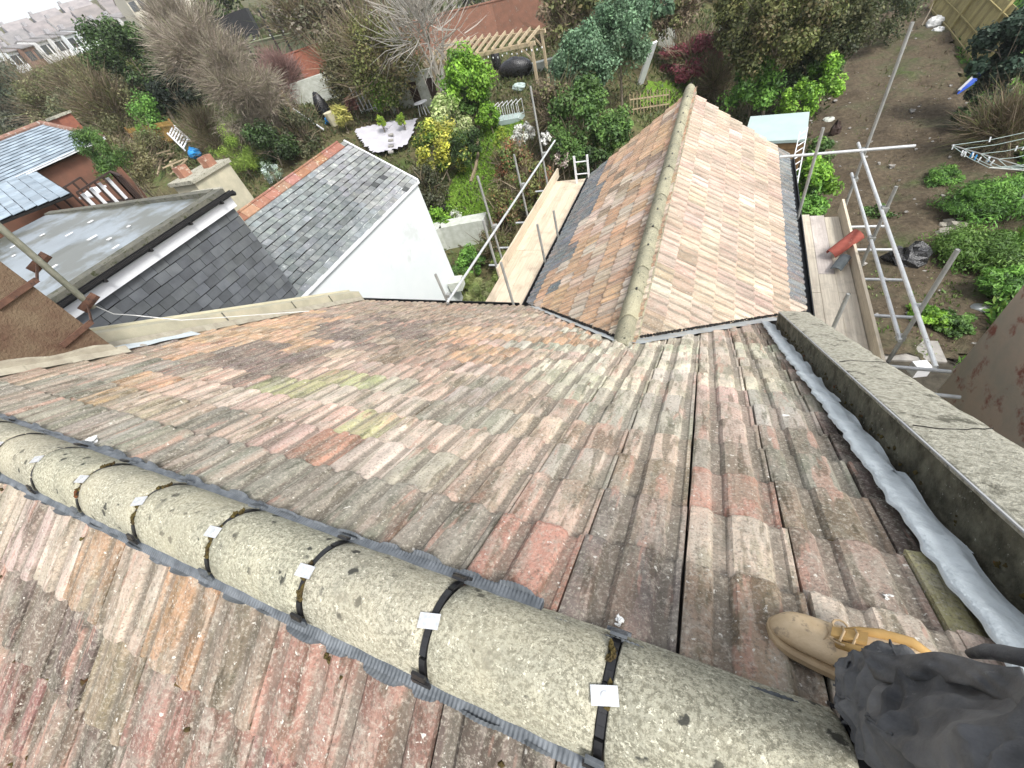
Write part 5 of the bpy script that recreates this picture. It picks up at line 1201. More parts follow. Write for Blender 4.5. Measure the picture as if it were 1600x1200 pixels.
TR('conifer', 'large dark blue-green conifer at the upper right edge', 'tree', 1582, 72, 52, 2.4, [(.03, .055, .035), (.045, .08, .05)], 9000, .17)
TR('conifer', 'dark conifer below the fence at the right edge', 'tree', 1570, 128, 34, 1.4, [(.03, .05, .03), (.05, .07, .04)], 5000, .14)
TR('bramble', 'brown leafless brambles along the right edge', 'shrub', 1575, 195, 42, 1.0, 'brown', 3500, .9, kind='twig', width=.010)
TR('bramble', 'green brambles above the rotary dryer', 'shrub', 1528, 172, 26, .8, 'dark', 3000, .13)
TR('weed_clump', 'tall green weeds under the rotary dryer', 'weeds', 1560, 312, 58, .5, 'fern', 14000, .13, rz=.36, clumps=50, spread=.36, elong=4)
TR('weed_clump', 'lush weeds right of the rubble', 'weeds', 1528, 388, 56, .4, [(.10, .19, .035), (.075, .15, .03), (.14, .24, .05)], 15000, .11, rz=.32, clumps=50, spread=.36, elong=3.5)
TR('weed_clump', 'weeds at the right edge above the blotched wall', 'weeds', 1580, 440, 34, .5, 'fern', 5000, .12, rz=.5, elong=3.5)
TR('weed_clump', 'dark weeds between the rotary dryer and the lush clump', 'weeds', 1475, 275, 26, .3, 'fern', 3000, .11, rz=.4, elong=4)
TR('weed_clump', 'low weeds around the leaning scaffold standard', 'weeds', 1455, 492, 28, .25, 'bright', 3600, .09, rz=.4)
TR('weed_clump', 'sparse weeds along the edge of the damp paving', 'weeds', 1490, 505, 26, .2, 'mid', 2600, .09, rz=.4)
TR('weed_clump', 'thin weeds on the bare earth left of the black bag', 'weeds', 1375, 330, 20, .2, 'mid', 900, .09, rz=.4)
TR('grass_clump', 'long straw-green grass between white gable and left boards', 'grass tuft', 752, 455, 22, .4, [(.30, .33, .13), (.38, .40, .2), (.20, .26, .08)], 5500, .22, elong=10, rz=.7)
TR('grass_clump', 'straw-green grass by the scaffold pole foot near the white gable', 'grass tuft', 728, 440, 14, .4, [(.26, .30, .10), (.18, .25, .07)], 2600, .2, elong=10)
TR('grass_clump', 'grass and yellow flowers beside the lower left boards', 'grass tuft', 785, 418, 20, .4, [(.16, .22, .06), (.24, .28, .08)], 3200, .14, elong=6)

# wild ground cover, grass and far woods
def scatter(name, poly, n, size, pal, seed, kind_, elong=3.0, upn=.5, excl=None, hgt=.0):
    R_ = np.random.RandomState(seed); P = np.array(poly); lo, hi = P.min(0), P.max(0); pts = []
    while len(pts) < n:
        q = lo + (hi - lo) * R_.rand(4000, 2)
        x0, y0 = q[:, 0], q[:, 1]; ins = np.zeros(len(q), bool); j = len(P) - 1
        for i in range(len(P)):
            c = ((P[i, 1] > y0) != (P[j, 1] > y0)) & (x0 < (P[j, 0] - P[i, 0]) * (y0 - P[i, 1]) / (P[j, 1] - P[i, 1] + 1e-12) + P[i, 0]); ins ^= c; j = i
        q = q[ins]; 
        f = np.sin(q[:, 0] * 1.1 + seed) * np.sin(q[:, 1] * .9 + seed * 2) + .5 * np.sin(q[:, 0] * 2.9) * np.sin(q[:, 1] * 2.3 + 1)
        q = q[f + R_.rand(len(q)) * 1.6 > .35]; pts += q.tolist()
    q = np.array(pts[:n]); z = T(q[:, 0], q[:, 1]) + small(q[:, 0], q[:, 1]); p = np.stack([q[:, 0], q[:, 1], z + .05 + hgt * R_.rand(n)], 1)
    sz = size * (1 + np.hypot(q[:, 0], q[:, 1]) / 60)
    d = R_.normal(size=(n, 3)); d[:, 2] = np.abs(d[:, 2]) + upn; d /= np.linalg.norm(d, axis=1)[:, None]
    s = np.cross(d, R_.normal(size=(n, 3))); s /= np.linalg.norm(s, axis=1)[:, None]; L = (sz * R_.uniform(.5, 1.5, n))[:, None]; w = L / elong
    V = np.empty((n, 4, 3)); V[:, 0] = p - s * w * .3; V[:, 1] = p + d * L * .55 - s * w * .5; V[:, 2] = p + d * L; V[:, 3] = p + d * L * .5 + s * w * .5
    pal = np.array(GR[pal] if isinstance(pal, str) else pal); col = pal[R_.randint(0, len(pal), n)] * R_.uniform(.7, 1.3, n)[:, None]
    o = link_mesh(name, raw_quads(name, V.reshape(-1, 3), col), 'leaf'); o['kind'] = 'stuff'; return o
scatter('ground_cover', [(-9, 11.8), (-4.5, 9), (-4.5, 13), (-3.3, 14), (1.8, 12), (3.5, 20), (6, 34), (7, 48), (-20, 48), (-45, 40), (-45, 22), (-14, 12.5)], 60000, .15, [(.08, .11, .035), (.12, .14, .05), (.14, .12, .07), (.06, .085, .03)], 3, 'stuff')
scatter('rough_grass', [(-9.1, 9), (-4.5, 9), (-4.5, 12), (-9.1, 12)], 9000, .12, [(.16, .22, .06), (.24, .28, .1)], 4, 'stuff', 6)
scatter('lawn_grass', gpoly([(668, 366), (768, 376), (776, 330), (785, 250), (835, 205), (800, 184), (748, 192), (732, 250), (705, 292), (672, 330)]), 34000, .085, [(.20, .34, .045), (.26, .42, .06), (.15, .27, .04)], 5, 'stuff', 4, 1.0)
scatter('weeds', [(5.8, 9.6), (9, 9), (16, 14), (18, 45), (12.4, 44), (10.4, 30), (9.8, 20), (8.6, 13)], 26000, .14, 'fern', 6, 'stuff')
scatter('weeds', [(6.4, 8.5), (12, 8.5), (14, 20), (10.0, 21), (8.9, 16), (7.2, 13.5)], 30000, .17, [(.09, .20, .035), (.14, .28, .05), (.06, .13, .03), (.19, .30, .06)], 17, 'stuff', 3.2, .3, hgt=.35)
scatter('weeds', [(3.5, 11.2), (5.5, 9.7), (8.4, 12), (9.4, 17), (6, 15.5)], 2600, .09, [(.13, .22, .05), (.20, .26, .09)], 7, 'stuff')
scatter('weeds', [(2.8, 15), (8, 15), (10, 30), (12, 44), (7, 44), (3.6, 24)], 2200, .08, [(.14, .17, .06), (.20, .19, .11), (.16, .12, .08)], 8, 'stuff')
scatter('far_scrub', [(-45, 40), (-8, 48), (6, 48), (12, 48), (20, 90), (-40, 90), (-95, 80), (-85, 32)], 42000, .38, [(.10, .12, .05), (.15, .14, .08), (.19, .16, .12), (.07, .09, .035)], 9, 'stuff', 1.8, .3, hgt=1.2)
scatter('far_scrub', [(-45, 40), (-85, 32), (-85, 22), (-45, 16)], 16000, .34, [(.12, .13, .06), (.17, .16, .10), (.08, .10, .05)], 10, 'stuff', 1.8, .3, hgt=.8)
R_ = np.random.RandomState(4); stn = 160; mb = MB(); rr = random.Random(14)
for i in range(stn):
    x, y = rr.uniform(2.6, 9.6), rr.uniform(10.5, 42); r = rr.uniform(.02, .075) * (1 if rr.random() < .9 else 1.8)
    mb.blob((x, y, float(T(x, y) + small(x, y)) + .16), (r, r * rr.uniform(.6, 1.3), r * .5), 6, 4, .5, i)
mb.build('stones', 'grey_stone')['kind'] = 'stuff'

# ------------------------------------------------------------------ garden things
def box_at(name, m, label, cat, c, size, rotz=0.0, tilt=(0, 0), group=None, color=None):
    mt = Matrix.Translation(Vector(c)) @ Matrix.Rotation(rotz, 4, 'Z') @ Matrix.Rotation(tilt[0], 4, 'X') @ Matrix.Rotation(tilt[1], 4, 'Y'); a, b, d = size[0] / 2, size[1] / 2, size[2]
    mb = MB(); mb.hexa([mt @ V3(*p) for p in ((-a, -b, 0), (a, -b, 0), (a, b, 0), (-a, b, 0), (-a, -b, d), (a, -b, d), (a, b, d), (-a, b, d))])
    return solo(mb, name, m, label, cat, c, group, color=color)
# pergola
P0, P1 = at(672, 158), at(846, 152); pg = thing('pergola', 'timber pergola with pale rafters and a string of bulbs over the barbecue', 'pergola', P0)
a = Vector(at(690, 160)); b = Vector(at(852, 150)); H_ = 2.5
d = (b - a); d.z = 0; L = d.length; d.normalize(); back_ = V3(-d.y, d.x, 0); zt = max(a.z, b.z) + H_ + .1
tp = {}
def pix_h(px, py, z): return Vector(onz(px, py, z))
F0, F1, B1, B0 = pix_h(664, 103, zt), pix_h(836, 67, zt), pix_h(852, 48, zt), pix_h(690, 72, zt)
d2_ = (F1 - F0).normalized()
for p, q in ((F0, F1), (B0, B1)): mb = MB(); mb.bar(p, q, .08, .16); mb.build('beam', 'weathered_wood', pg, color=(1.5, 1.5, 1.5))
for i in range(14):
    p = F0.lerp(F1, (i + .3) / 14) + V3(0, 0, .14); q = B0.lerp(B1, (i + .3) / 14) + V3(0, 0, .14); e = (p - q) * .12; mb = MB(); mb.bar(p + e, q - e, .06, .13); mb.build('rafter', 'weathered_wood', pg, color=(1.35, 1.35, 1.35))
for t, (p, q) in ((.06, (F0, F1)), (.97, (F0, F1)), (.06, (B0, B1)), (.97, (B0, B1))):
    s = p.lerp(q, t); g = float(T(s.x, s.y)); mb = MB(); mb.bar(s, (s.x, s.y, g), .12, .12); mb.build('post', 'weathered_wood', pg, color=(1.25, 1.25, 1.25))
    mb = MB(); mb.bar(s + V3(0, 0, -.7), s + d2_ * (.6 if t < .5 else -.6) + V3(0, 0, -.05), .07, .07); mb.build('brace', 'weathered_wood', pg, color=(1.25, 1.25, 1.25))
for i in range(16):
    s = F0.lerp(F1, .45 + .04 * i) + V3(0, -.06, -.16 - .10 * abs(math.sin(i * .8))); mb = MB(); mb.blob(s, (.035, .035, .045), 7, 5, 0, 1); mb.build('light_bulb', 'white_paint', pg, smooth=True)
c = at(808, 122, .0); mb = MB(); mb.blob((c[0], c[1], c[2] + .55), (1.15, .6, .62), 16, 10, .12, 5); solo(mb, 'covered_barbecue', 'black_bag', 'barbecue under a black cover beneath the pergola', 'barbecue', c, smooth=True)
c = at(779, 112, .0); mb = MB(); mb.blob((c[0], c[1], c[2] + .7), (.32, .32, .8), 10, 8, .1, 6); solo(mb, 'covered_heater', 'black_bag', 'narrow black covered patio heater left of the barbecue', 'heater', c, smooth=True)
c = at(845, 110, .0); box_at('stone_bench', 'pale_stone', 'pale stone bench behind the covered barbecue', 'bench', c, (2.6, .6, .5), .2)
c = at(812, 142, 0); mb = MB(); mb.blob((c[0], c[1], c[2] + .2), (.45, .35, .22), 9, 6, .3, 2); solo(mb, 'planter', 'shed_roof', 'small grey-green planter in front of the barbecue', 'planter', c)
# pale shed wall with two dark openings left of the pergola
c = Vector(at(672, 168)); w = thing('garden_store', 'low pale store with two dark openings left of the pergola', 'shed', c)
mb = MB(); mb.box(c + V3(-2.2, 0, 0), c + V3(1.6, .25, 2.0)); mb.build('wall', 'pale_stone', w)
for dx in (-.75, .65): mb = MB(); mb.box(c + V3(dx - .3, -.04, .1), c + V3(dx + .3, -.005, 1.55)); mb.build('door', 'dark_wood', w)
# terrace of white paving, steps and walls
pv = thing('white_terrace', 'pale lavender-white paved terrace with steps beyond the slate gable', 'terrace', at(585, 225))
def slab(poly, z0, th, name, m): mb = MB(); mb.prism([V3(p[0], p[1], z0) for p in poly][::-1], (0, 0, th)); return mb.build(name, m, pv)
def zp(p, h=.0): return float(T(p[0], p[1])) + h
tpoly = gpoly([(555, 215), (612, 196), (650, 196), (648, 222), (640, 240), (582, 246)]); zt_ = max(zp(p) for p in tpoly) + .15
def zpoly(pts, z): return [tuple(onz(x, y, z)[:2]) for x, y in pts]
zt_ = zt_ - .25
patch('terrace_paving', 'patio', gpoly([(556, 214), (606, 202), (655, 196), (650, 220), (636, 240), (598, 249), (583, 246)]), .16, .38)
slab(zpoly([(592, 204), (612, 194), (622, 196), (608, 206)], zt_), zt_, .22, 'low_wall', 'patio')
slab(zpoly([(552, 203), (572, 187), (580, 194), (562, 213)], zt_), zt_ - .3, .42, 'low_wall', 'patio')
for i in range(4): slab(zpoly([(606, 208 + 9 * i), (614, 207 + 9 * i), (614, 210 + 9 * i), (606, 211 + 9 * i)], zt_ + .03), zt_ - .04, .05, 'step_edge', 'grey_stone')
# small things on the terrace
def pot(label, px, py, m='orange_ridge', r=.2, h=.35):
    c = Vector(at(px, py)); mb = MB(); mb.tube([c, c + V3(0, 0, h * .8), c + V3(0, 0, h)], [r * .7, r, r * 1.08], 12); return solo(mb, 'plant_pot', m, label, 'pot', c, color=WHITE)
pot('pot under the left clipped ball', 596, 205, 'grey_stone'); pot('pot under the right clipped ball', 630, 202, 'grey_stone'); pot('pale urn on the wall behind the right clipped ball', 620, 178, 'pale_stone', .25, .6); pot('yellow-cream pot under the spiky yellow plant', 525, 196, 'cream_edge', .4, .8)
c = Vector(at(576, 178)); hm = thing('slatted_bench', 'tall white slatted seat standing on end left of the ivy', 'bench', c)
for i in range(5):
    s = c + V3(-.5 + .25 * i, .1 * i, 0); mb = MB(); mb.bar(s, s + V3(-.35, .25, 1.9), .07, .04); mb.build('slat', 'white_paint', hm)
for hgt in (.2, 1.7): mb = MB(); mb.bar(c + V3(-.6 - hgt * .18, -.04 + .13 * hgt, hgt), c + V3(.6 - hgt * .18, .36 + .13 * hgt, hgt), .05, .05); mb.build('rail', 'white_paint', hm)
c = Vector(at(664, 180)); bb = thing('garden_table', 'small white garden table on the terrace behind the laurel', 'table', c)
mb = MB(); mb.tube([c + V3(0, 0, .7), c + V3(0, 0, .74)], .45, 14); mb.build('table_top', 'white_paint', bb)
for sx, sy in ((.25, .2), (-.25, .2), (.25, -.2), (-.25, -.2)): mb = MB(); mb.bar(c + V3(sx, sy, 0), c + V3(sx * .6, sy * .6, .7), .04, .04); mb.build('leg', 'white_paint', bb)
c = Vector(at(798, 190)); cl = thing('wire_cage', 'white wire cage around pale plants at the far end of the lawn', 'cage', c)
for i in range(6):
    for (p, q) in ((V3(-.7 + .28 * i, -.45, 0), V3(-.7 + .28 * i, -.45, .9)), (V3(-.7 + .28 * i, .45, 0), V3(-.7 + .28 * i, .45, .9)), (V3(-.7 + .28 * i, -.45, .9), V3(-.7 + .28 * i, .45, .9))): mb = MB(); mb.bar(c + p, c + q, .022, .022); mb.build('wire', 'white_paint', cl)
mb = MB(); mb.box(c + V3(-.72, -.47, .02), c + V3(.72, .47, .25)); mb.build('base_panel', 'shed_roof', cl)
c = Vector(at(697, 333)); fp = thing('fire_pit', 'round black fire pit on the near lawn', 'fire pit', c)
mb = MB(); mb.tube([c + V3(0, 0, .12), c + V3(0, 0, .32), c + V3(0, 0, .34), c + V3(0, 0, .2)], [.2, .36, .33, .15], 16); mb.build('bowl', 'black_metal', fp)
for i in range(3): a_ = i * 2.09; mb = MB(); mb.bar(c + V3(math.cos(a_) * .25, math.sin(a_) * .25, 0), c + V3(math.cos(a_) * .2, math.sin(a_) * .2, .2), .04, .04); mb.build('leg', 'black_metal', fp)
# pale garden wall near the white gable
gw = thing('garden_wall', 'curved pale painted wall at the near end of the lawn', 'wall', at(720, 380)); mb = MB(); pts = [Vector(at(x, y)) for x, y in ((672, 396), (700, 382), (730, 374), (766, 366))]
for p, q in zip(pts, pts[1:]): mb.bar((p.x, p.y, -8.6), (q.x, q.y, -8.6), .75, 1.2, c=None)
mb.build('wall_body', 'pale_stone', gw)
mb = MB(); c = pts[0]; mb.tube([(c.x, c.y - .3, -8.2), (c.x, c.y - .34, -8.2)], .12, 10); mb.build('drain_hole', 'black_underlay', gw)
c = Vector(at(712, 470)); box_at('stone_block', 'pale_stone', 'pale stone block at the corner of the white gable', 'block', Vector(onx(712, 440, -8.9)) - V3(0, 0, .3), (.5, .5, .4), .2)
# timber edging between lawn and hedge
le = thing('log_edging', 'row of dark boards edging the lawn beside the laurel', 'edging', at(742, 262)); pts = [Vector(at(x, y, .1)) for x, y in ((736, 285), (744, 262), (748, 240), (746, 215))]
for p, q in zip(pts, pts[1:]): mb = MB(); mb.bar(p, q, .12, .2); mb.build('board', 'weathered_wood', le, color=(.8, .8, .8))

# brick garden walls at the end of the gardens
def wall_run(name, label, pix, h, th, m, capm=None, caph=.08):
    pts = [Vector(at(x, y)) for x, y in pix]; t = thing(name, label, 'wall', pts[0]); mb = MB(); cb_ = MB()
    for p, q in zip(pts, pts[1:]):
        dd = q - p; dd.z = 0; nn = V3(-dd.y, dd.x, 0).normalized() * th / 2
        mb.hexa([p - nn - V3(0, 0, .5), q - nn - V3(0, 0, .5), q + nn - V3(0, 0, .5), p + nn - V3(0, 0, .5), p - nn + V3(0, 0, h), q - nn + V3(0, 0, h), q + nn + V3(0, 0, h), p + nn + V3(0, 0, h)])
        n2 = nn * 1.25; cb_.hexa([p - n2 + V3(0, 0, h + .001), q - n2 + V3(0, 0, h + .001), q + n2 + V3(0, 0, h + .001), p + n2 + V3(0, 0, h + .001), p - n2 + V3(0, 0, h + caph), q - n2 + V3(0, 0, h + caph), q + n2 + V3(0, 0, h + caph), p + n2 + V3(0, 0, h + caph)])
    mb.build('wall_body', m, t); cb_.build('coping', capm or m, t); return t
wall_run('brick_wall', 'brown brick garden wall behind the pergola', [(640, 100), (700, 82), (780, 62), (860, 44)], 2.4, .35, 'brick_wall')
wall_run('brick_wall', 'redder brick wall left of the drooping olive trees', [(440, 160), (470, 142), (520, 122)], 2.2, .35, 'brick_red')
wall_run('retaining_wall', 'mossy retaining wall with a pale coping beyond the brick wall', [(375, 108), (430, 96), (500, 84)], 1.8, .4, 'green_wall')
gtop = wall_run('parapet_rail', 'long pale coping carried above the mossy retaining wall', [(370, 92), (420, 80), (480, 64), (520, 56)], 1.2, .3, 'green_wall', 'white_paint', .12)
for i, (x0, y0, x1, y1) in enumerate(((352, 42, 404, 104), (378, 26, 447, 98), (410, 12, 462, 92), (455, 10, 500, 82), (520, -6, 550, 60), (600, -10, 612, 40), (655, -8, 662, 45), (728, -8, 738, 30), (808, -8, 812, 10))):
    b_ = Vector(at(x1, y1)); r0 = ray(x0, y0); hor = math.hypot(b_.x, b_.y); z1 = r0[2] / math.hypot(r0[0], r0[1]) * hor
    t = thing('fence_pole', ('%s tall black pole of the row along the track' % ('first', 'second', 'third', 'fourth', 'fifth', 'sixth', 'seventh', 'eighth', 'ninth')[i]) + ' counted from the left', 'pole', b_, 'black poles along the track')
    mb = MB(); mb.tube([b_, (b_.x, b_.y, max(z1, b_.z + 2.5))], .10, 6); mb.build('shaft', 'black_metal', t)
    mb = MB(); mb.tube([(b_.x, b_.y, b_.z), (b_.x, b_.y, b_.z + .25)], .2, 6); mb.build('foot', 'black_metal', t)
c = at(385, 78); box_at('signal_cabin', 'black_metal', 'long dark green-black covered structure below the clipped hedge', 'building', V3(*at(345, 100)) + V3(0, 0, 1.0), (12, 5, 2.6), .75)
c = at(228, 172); box_at('dark_hut', 'black_metal', 'small dark hut half hidden by the olive thicket', 'hut', c, (3, 2.2, 2.3), .5)
# fence panels and poles on the left
def panel(name, label, pa_, pb_, h, m, n=9, color=None, cat='fence', rails=True):
    p, q = Vector(at(*pa_)), Vector(at(*pb_)); t = thing(name, label, cat, p); dd = q - p; L = dd.length; n = max(2, int(L / .22)) if n is None else n
    nn = V3(-dd.y, dd.x, 0).normalized()
    for i in range(n):
        a = p + dd * (i / n); b = p + dd * ((i + .93) / n); k = rnd.uniform(.8, 1.15); mb = MB(); o = nn * (.012 if i % 2 else 0)
        mb.hexa([a + o, b + o, b + o + nn * .02, a + o + nn * .02, a + o + V3(0, 0, h), b + o + V3(0, 0, h), b + o + nn * .02 + V3(0, 0, h), a + o + nn * .02 + V3(0, 0, h)]); mb.build('board', m, t, color=tuple(k * v for v in (color or (1, 1, 1))))
    for z in (.25, h - .25): mb = MB(); mb.bar(p - nn * .03 + V3(0, 0, z), q - nn * .03 + V3(0, 0, z), .05, .08); mb.build('rail', m, t, color=color or (1, 1, 1))
    for e in (p, q): mb = MB(); mb.bar(e, e + V3(0, 0, h + .12), .1, .1); mb.build('post', m, t, color=(.8, .8, .8))
    return t
panel('timber_fence', 'orange-brown fence panel beside the leafless shrub', (434, 200), (466, 190), 1.7, 'orange_wood', 10)
panel('timber_fence', 'yellowish fence behind the pale garden ladder', (222, 232), (290, 222), 1.4, 'orange_wood', 16, (.85, .95, .9))
panel('timber_fence', 'grey weathered boards between brick wall and mossy yard', (468, 165), (488, 130), 1.5, 'weathered_wood', 8, (.6, .55, .5))
lp_ = thing('timber_pole', 'long pale pole leaning from the orange fence panel', 'pole', at(470, 180)); mb = MB(); mb.bar(at(458, 170, .9), at(506, 203, .2), .08, .08); mb.build('shaft', 'white_paint', lp_)
c = Vector(at(512, 186)); mb = MB(); mb.blob(c + V3(0, 0, .7), (.45, .4, .85), 10, 8, .15, 3); solo(mb, 'black_bin', 'black_bag', 'black rubbish bin by the pale yard wall', 'bin', c, smooth=True)
c = Vector(at(515, 193)); mb = MB(); mb.blob(c + V3(.2, 0, .2), (.5, .3, .22), 10, 6, .3, 4); solo(mb, 'blue_tarpaulin', 'blue_bag', 'blue tarpaulin heap at the foot of the black bin', 'tarpaulin', c)
box_at('yard_wall', 'pale_stone', 'pale broken yard wall behind the black bin', 'wall', V3(*at(500, 160)), (3.4, .4, 1.5), .4)
# ladder, wood pile, blue bag, crate
def ladder(label, p, q, width, rungs, m='white_paint', r=.03, side=None, cat='ladder'):
    p, q = Vector(p), Vector(q); d = (q - p).normalized(); s = Vector(side).normalized() if side else d.cross(V3(0, 0, 1)).normalized(); t = thing('ladder', label, cat, p)
    for sg in (-1, 1): mb = MB(); mb.bar(p + s * sg * width / 2, q + s * sg * width / 2, r * 1.3, r * 2.4); mb.build('stile', m, t)
    for i in range(rungs): c = p.lerp(q, (i + .5) / rungs); mb = MB(); mb.tube([c - s * width / 2, c + s * width / 2], r * .8, 6); mb.build('rung', m, t)
    return t
a, b = Vector(at(266, 202, .9)), Vector(at(292, 226, .9)); ladder('pale ladder lying across the fence beside the blue bag', a, b, .75, 7, r=.07, side=(.5, .9, .6))
c = Vector(at(303, 238, .5)); mb = MB(); mb.blob(c, (.42, .35, .3), 9, 6, .4, 8); solo(mb, 'blue_bag', 'blue_bag', 'bright blue bag behind the two red chimney pots', 'bag', c)
wp = thing('wood_pile', 'untidy pile of grey-brown timber left of the red chimney pots', 'wood pile', at(265, 255)); rr = random.Random(5)
for i in range(16):
    c = Vector(at(rr.uniform(246, 284), rr.uniform(244, 268), .1)); a_ = rr.uniform(0, 3.1); e = V3(math.cos(a_), math.sin(a_), rr.uniform(-.2, .3)) * rr.uniform(.4, 1.1); mb = MB(); mb.bar(c - e + V3(0, 0, .04 * i), c + e + V3(0, 0, .04 * i), .12, .07); k = rr.uniform(.5, 1.3); mb.build('plank', 'weathered_wood', wp, color=(k, k, k))
c = Vector(at(228, 262)); tb = thing('garden_bench', 'small pale timber bench below the olive thicket', 'bench', c)
mb = MB(); mb.box(c + V3(-.8, -.3, .45), c + V3(.8, .3, .52)); mb.build('seat', 'orange_wood', tb, color=(1.1, 1.2, 1.3))
mb = MB(); mb.box(c + V3(-.8, .28, .53), c + V3(.8, .34, .95)); mb.build('backrest', 'orange_wood', tb, color=(1.1, 1.2, 1.3))
for sx in (-.7, .7):
    for sy in (-.22, .22): mb = MB(); mb.bar(c + V3(sx, sy, 0), c + V3(sx, sy, .45), .08, .08); mb.build('leg', 'orange_wood', tb, color=(1, 1, 1))
# ladder ends by the extension
P = Vector(onx(907, 282, -3.35)); ladder('aluminium ladder end standing above the far left boards', P + V3(0, .1, -4.2), P + V3(0, .25, .55), .36, 15, 'white_paint', .022, side=(1, 0, 0))
ladder('thin pale ladder leaning on the shed behind the right eaves', Vector(onx(1236, 300, 1.85)) , Vector(onz(1256, 203, -6.9)) , .42, 9, 'white_paint', .02, side=(.6, .8, 0))
# shed beyond the extension
s0 = [Vector(onz(x, y, -7.45)) for x, y in ((1172, 186), (1264, 179), (1259, 222), (1150, 236))]
s0[3] = s0[0] + (s0[2] - s0[1]); sh = thing('garden_shed', 'brown timber shed with a pale green flat roof beyond the extension', 'shed', (s0[0] + s0[2]) / 2 - V3(0, 0, 2.1))
mb = MB(); mb.prism([p for p in s0][::-1], (0, 0, .10)); mb.build('roof', 'shed_roof', sh)
mb = MB(); cS = (s0[0] + s0[2]) / 2; w_ = [cS.lerp(p, .93) - V3(0, 0, .001) for p in s0]; mb.prism(w_, (0, 0, -2.1)); bd = mb.build('wall', 'weathered_wood', sh, color=(.8, .62, .5))
for i in range(9):
    p, q = w_[3] - V3(0, 0, .1 + .22 * i), w_[2] - V3(0, 0, .1 + .22 * i); o = (p - cS); o.z = 0; o = o.normalized() * .01
    for (p1, q1) in ((w_[3], w_[2]), (w_[2], w_[1])):
        oo = ((p1 + q1) / 2 - cS); oo.z = 0; oo = oo.normalized() * .02; z = V3(0, 0, -.14 - .22 * i); mb = MB(); mb.bar(p1 + oo + z, q1 + oo + z, .025, .19); k = rnd.uniform(.8, 1.15); mb.build('shiplap_board', 'weathered_wood', sh, color=(.85 * k, .66 * k, .5 * k))
# picket trellis, white board pieces, statue
tl_ = thing('picket_fence', 'low weathered picket fence beyond the extension gable', 'fence', at(1000, 175)); pa_, pb_ = Vector(at(985, 182)), Vector(at(1045, 172))
for i in range(13): p = pa_.lerp(pb_, i / 12); mb = MB(); mb.bar(p, p + V3(0, 0, .95 + .1 * rnd.random()), .07, .03); mb.build('picket', 'weathered_wood', tl_, color=(1.1, 1.1, 1))
for z in (.3, .75): mb = MB(); mb.bar(pa_ + V3(0, .03, z), pb_ + V3(0, .03, z), .03, .06); mb.build('rail', 'weathered_wood', tl_)
box_at('pale_board', 'pale_stone', 'upright pale board left of the red acer', 'board', V3(*at(1042, 82)), (1.1, .08, 1.5), .3)
box_at('white_board', 'white_paint', 'leaning white board half hidden by blue-green leaves', 'board', V3(*at(1000, 132)), (.45, .1, 2.2), .9, (.5, 0))
c = Vector(at(1123, 85)); st = thing('statue', 'weathered white garden statue right of the red acer', 'statue', c)
mb = MB(); mb.tube([c, c + V3(0, 0, .3), c + V3(0, 0, .32), c + V3(.03, 0, .9), c + V3(0, 0, 1.3), c + V3(0, 0, 1.45)], [.32, .32, .2, .24, .2, .09], 10); mb.build('body', 'pale_stone', st, smooth=True)
mb = MB(); mb.blob(c + V3(0, 0, 1.58), (.13, .13, .16), 10, 8, 0, 1); mb.build('head', 'pale_stone', st, smooth=True)

# ------------------------------------------------------------------ right-hand garden
rf = thing('garden_fence', 'tall greenish close-board fence leaning along the upper right of the bare earth', 'fence', at(1500, 90))
pts = [Vector(at(x, y)) for x, y in ((1452, 18), (1482, 52), (1512, 92), (1532, 118))]
for (p, q) in zip(pts, pts[1:]):
    n = 12
    for i in range(n):
        a = p.lerp(q, i / n); b = p.lerp(q, (i + .94) / n); nn = V3(.9, .3, 0); lean = V3(.75, .2, 0); k = rnd.uniform(.8, 1.2); mb = MB()
        mb.hexa([a, b, b + nn * .02, a + nn * .02, a + lean + V3(0, 0, 1.9), b + lean + V3(0, 0, 1.9), b + lean + nn * .02 + V3(0, 0, 1.9), a + lean + nn * .02 + V3(0, 0, 1.9)]); mb.build('board', 'fence_wood', rf, color=(k * 1.7, k * 1.6, k * 1.3))
    mb = MB(); mb.bar(p - V3(.08, 0, 0), p + V3(.72, .2, 2.05), .13, .13); mb.build('post', 'fence_wood', rf, color=(1.9, 1.8, 1.5))
    mb = MB(); mb.bar(p + V3(-.06, 0, .12), q + V3(-.06, 0, .12), .05, .22); mb.build('gravel_board', 'fence_wood', rf, color=(1.7, 1.6, 1.4))
    for z in (.7, 1.6): mb = MB(); mb.bar(p + V3(-.06 + z * .39, 0, z), q + V3(-.06 + z * .39, 0, z), .05, .08); mb.build('rail', 'fence_wood', rf, color=(1.7, 1.6, 1.3))
a, b = Vector(at(1508, 140, .25)), Vector(at(1553, 98, .45)); mb = MB(); s = V3(.28, .2, .12); mb.hexa([a - s, a + s, b + s, b - s, a - s + V3(0, 0, .18), a + s + V3(0, 0, .10), b + s + V3(0, 0, .12), b - s + V3(0, 0, .2)]); bs = solo(mb, 'blue_toboggan', 'blue_sheet', 'long blue plastic trough lying below the leaning fence', 'trough', a)
mb = MB(); mb.bar(a - s + V3(0, 0, .19), b - s + V3(0, 0, .21), .10, .05); mb.build('rim', 'grout_grey', bs)
def junk(name, m, label, cat, px, py, r, seed, h=.5, amp=.35): c = Vector(at(px, py)); mb = MB(); mb.blob(c + V3(0, 0, r[2] * h), r, 11, 8, amp, seed); return solo(mb, name, m, label, cat, c)
junk('rubble_sack', 'grey_stone', 'grey rubble sack in the junk pile at the right', 'sack', 1512, 205, (.38, .25, .22), 11)
junk('rubble_sack', 'pale_stone', 'pale crumpled sack topmost in the junk pile', 'sack', 1532, 192, (.34, .2, .2), 12)
junk('white_sack', 'white_mark', 'white sack at the far end of the bare earth', 'sack', 1457, 43, (.45, .3, .3), 13)
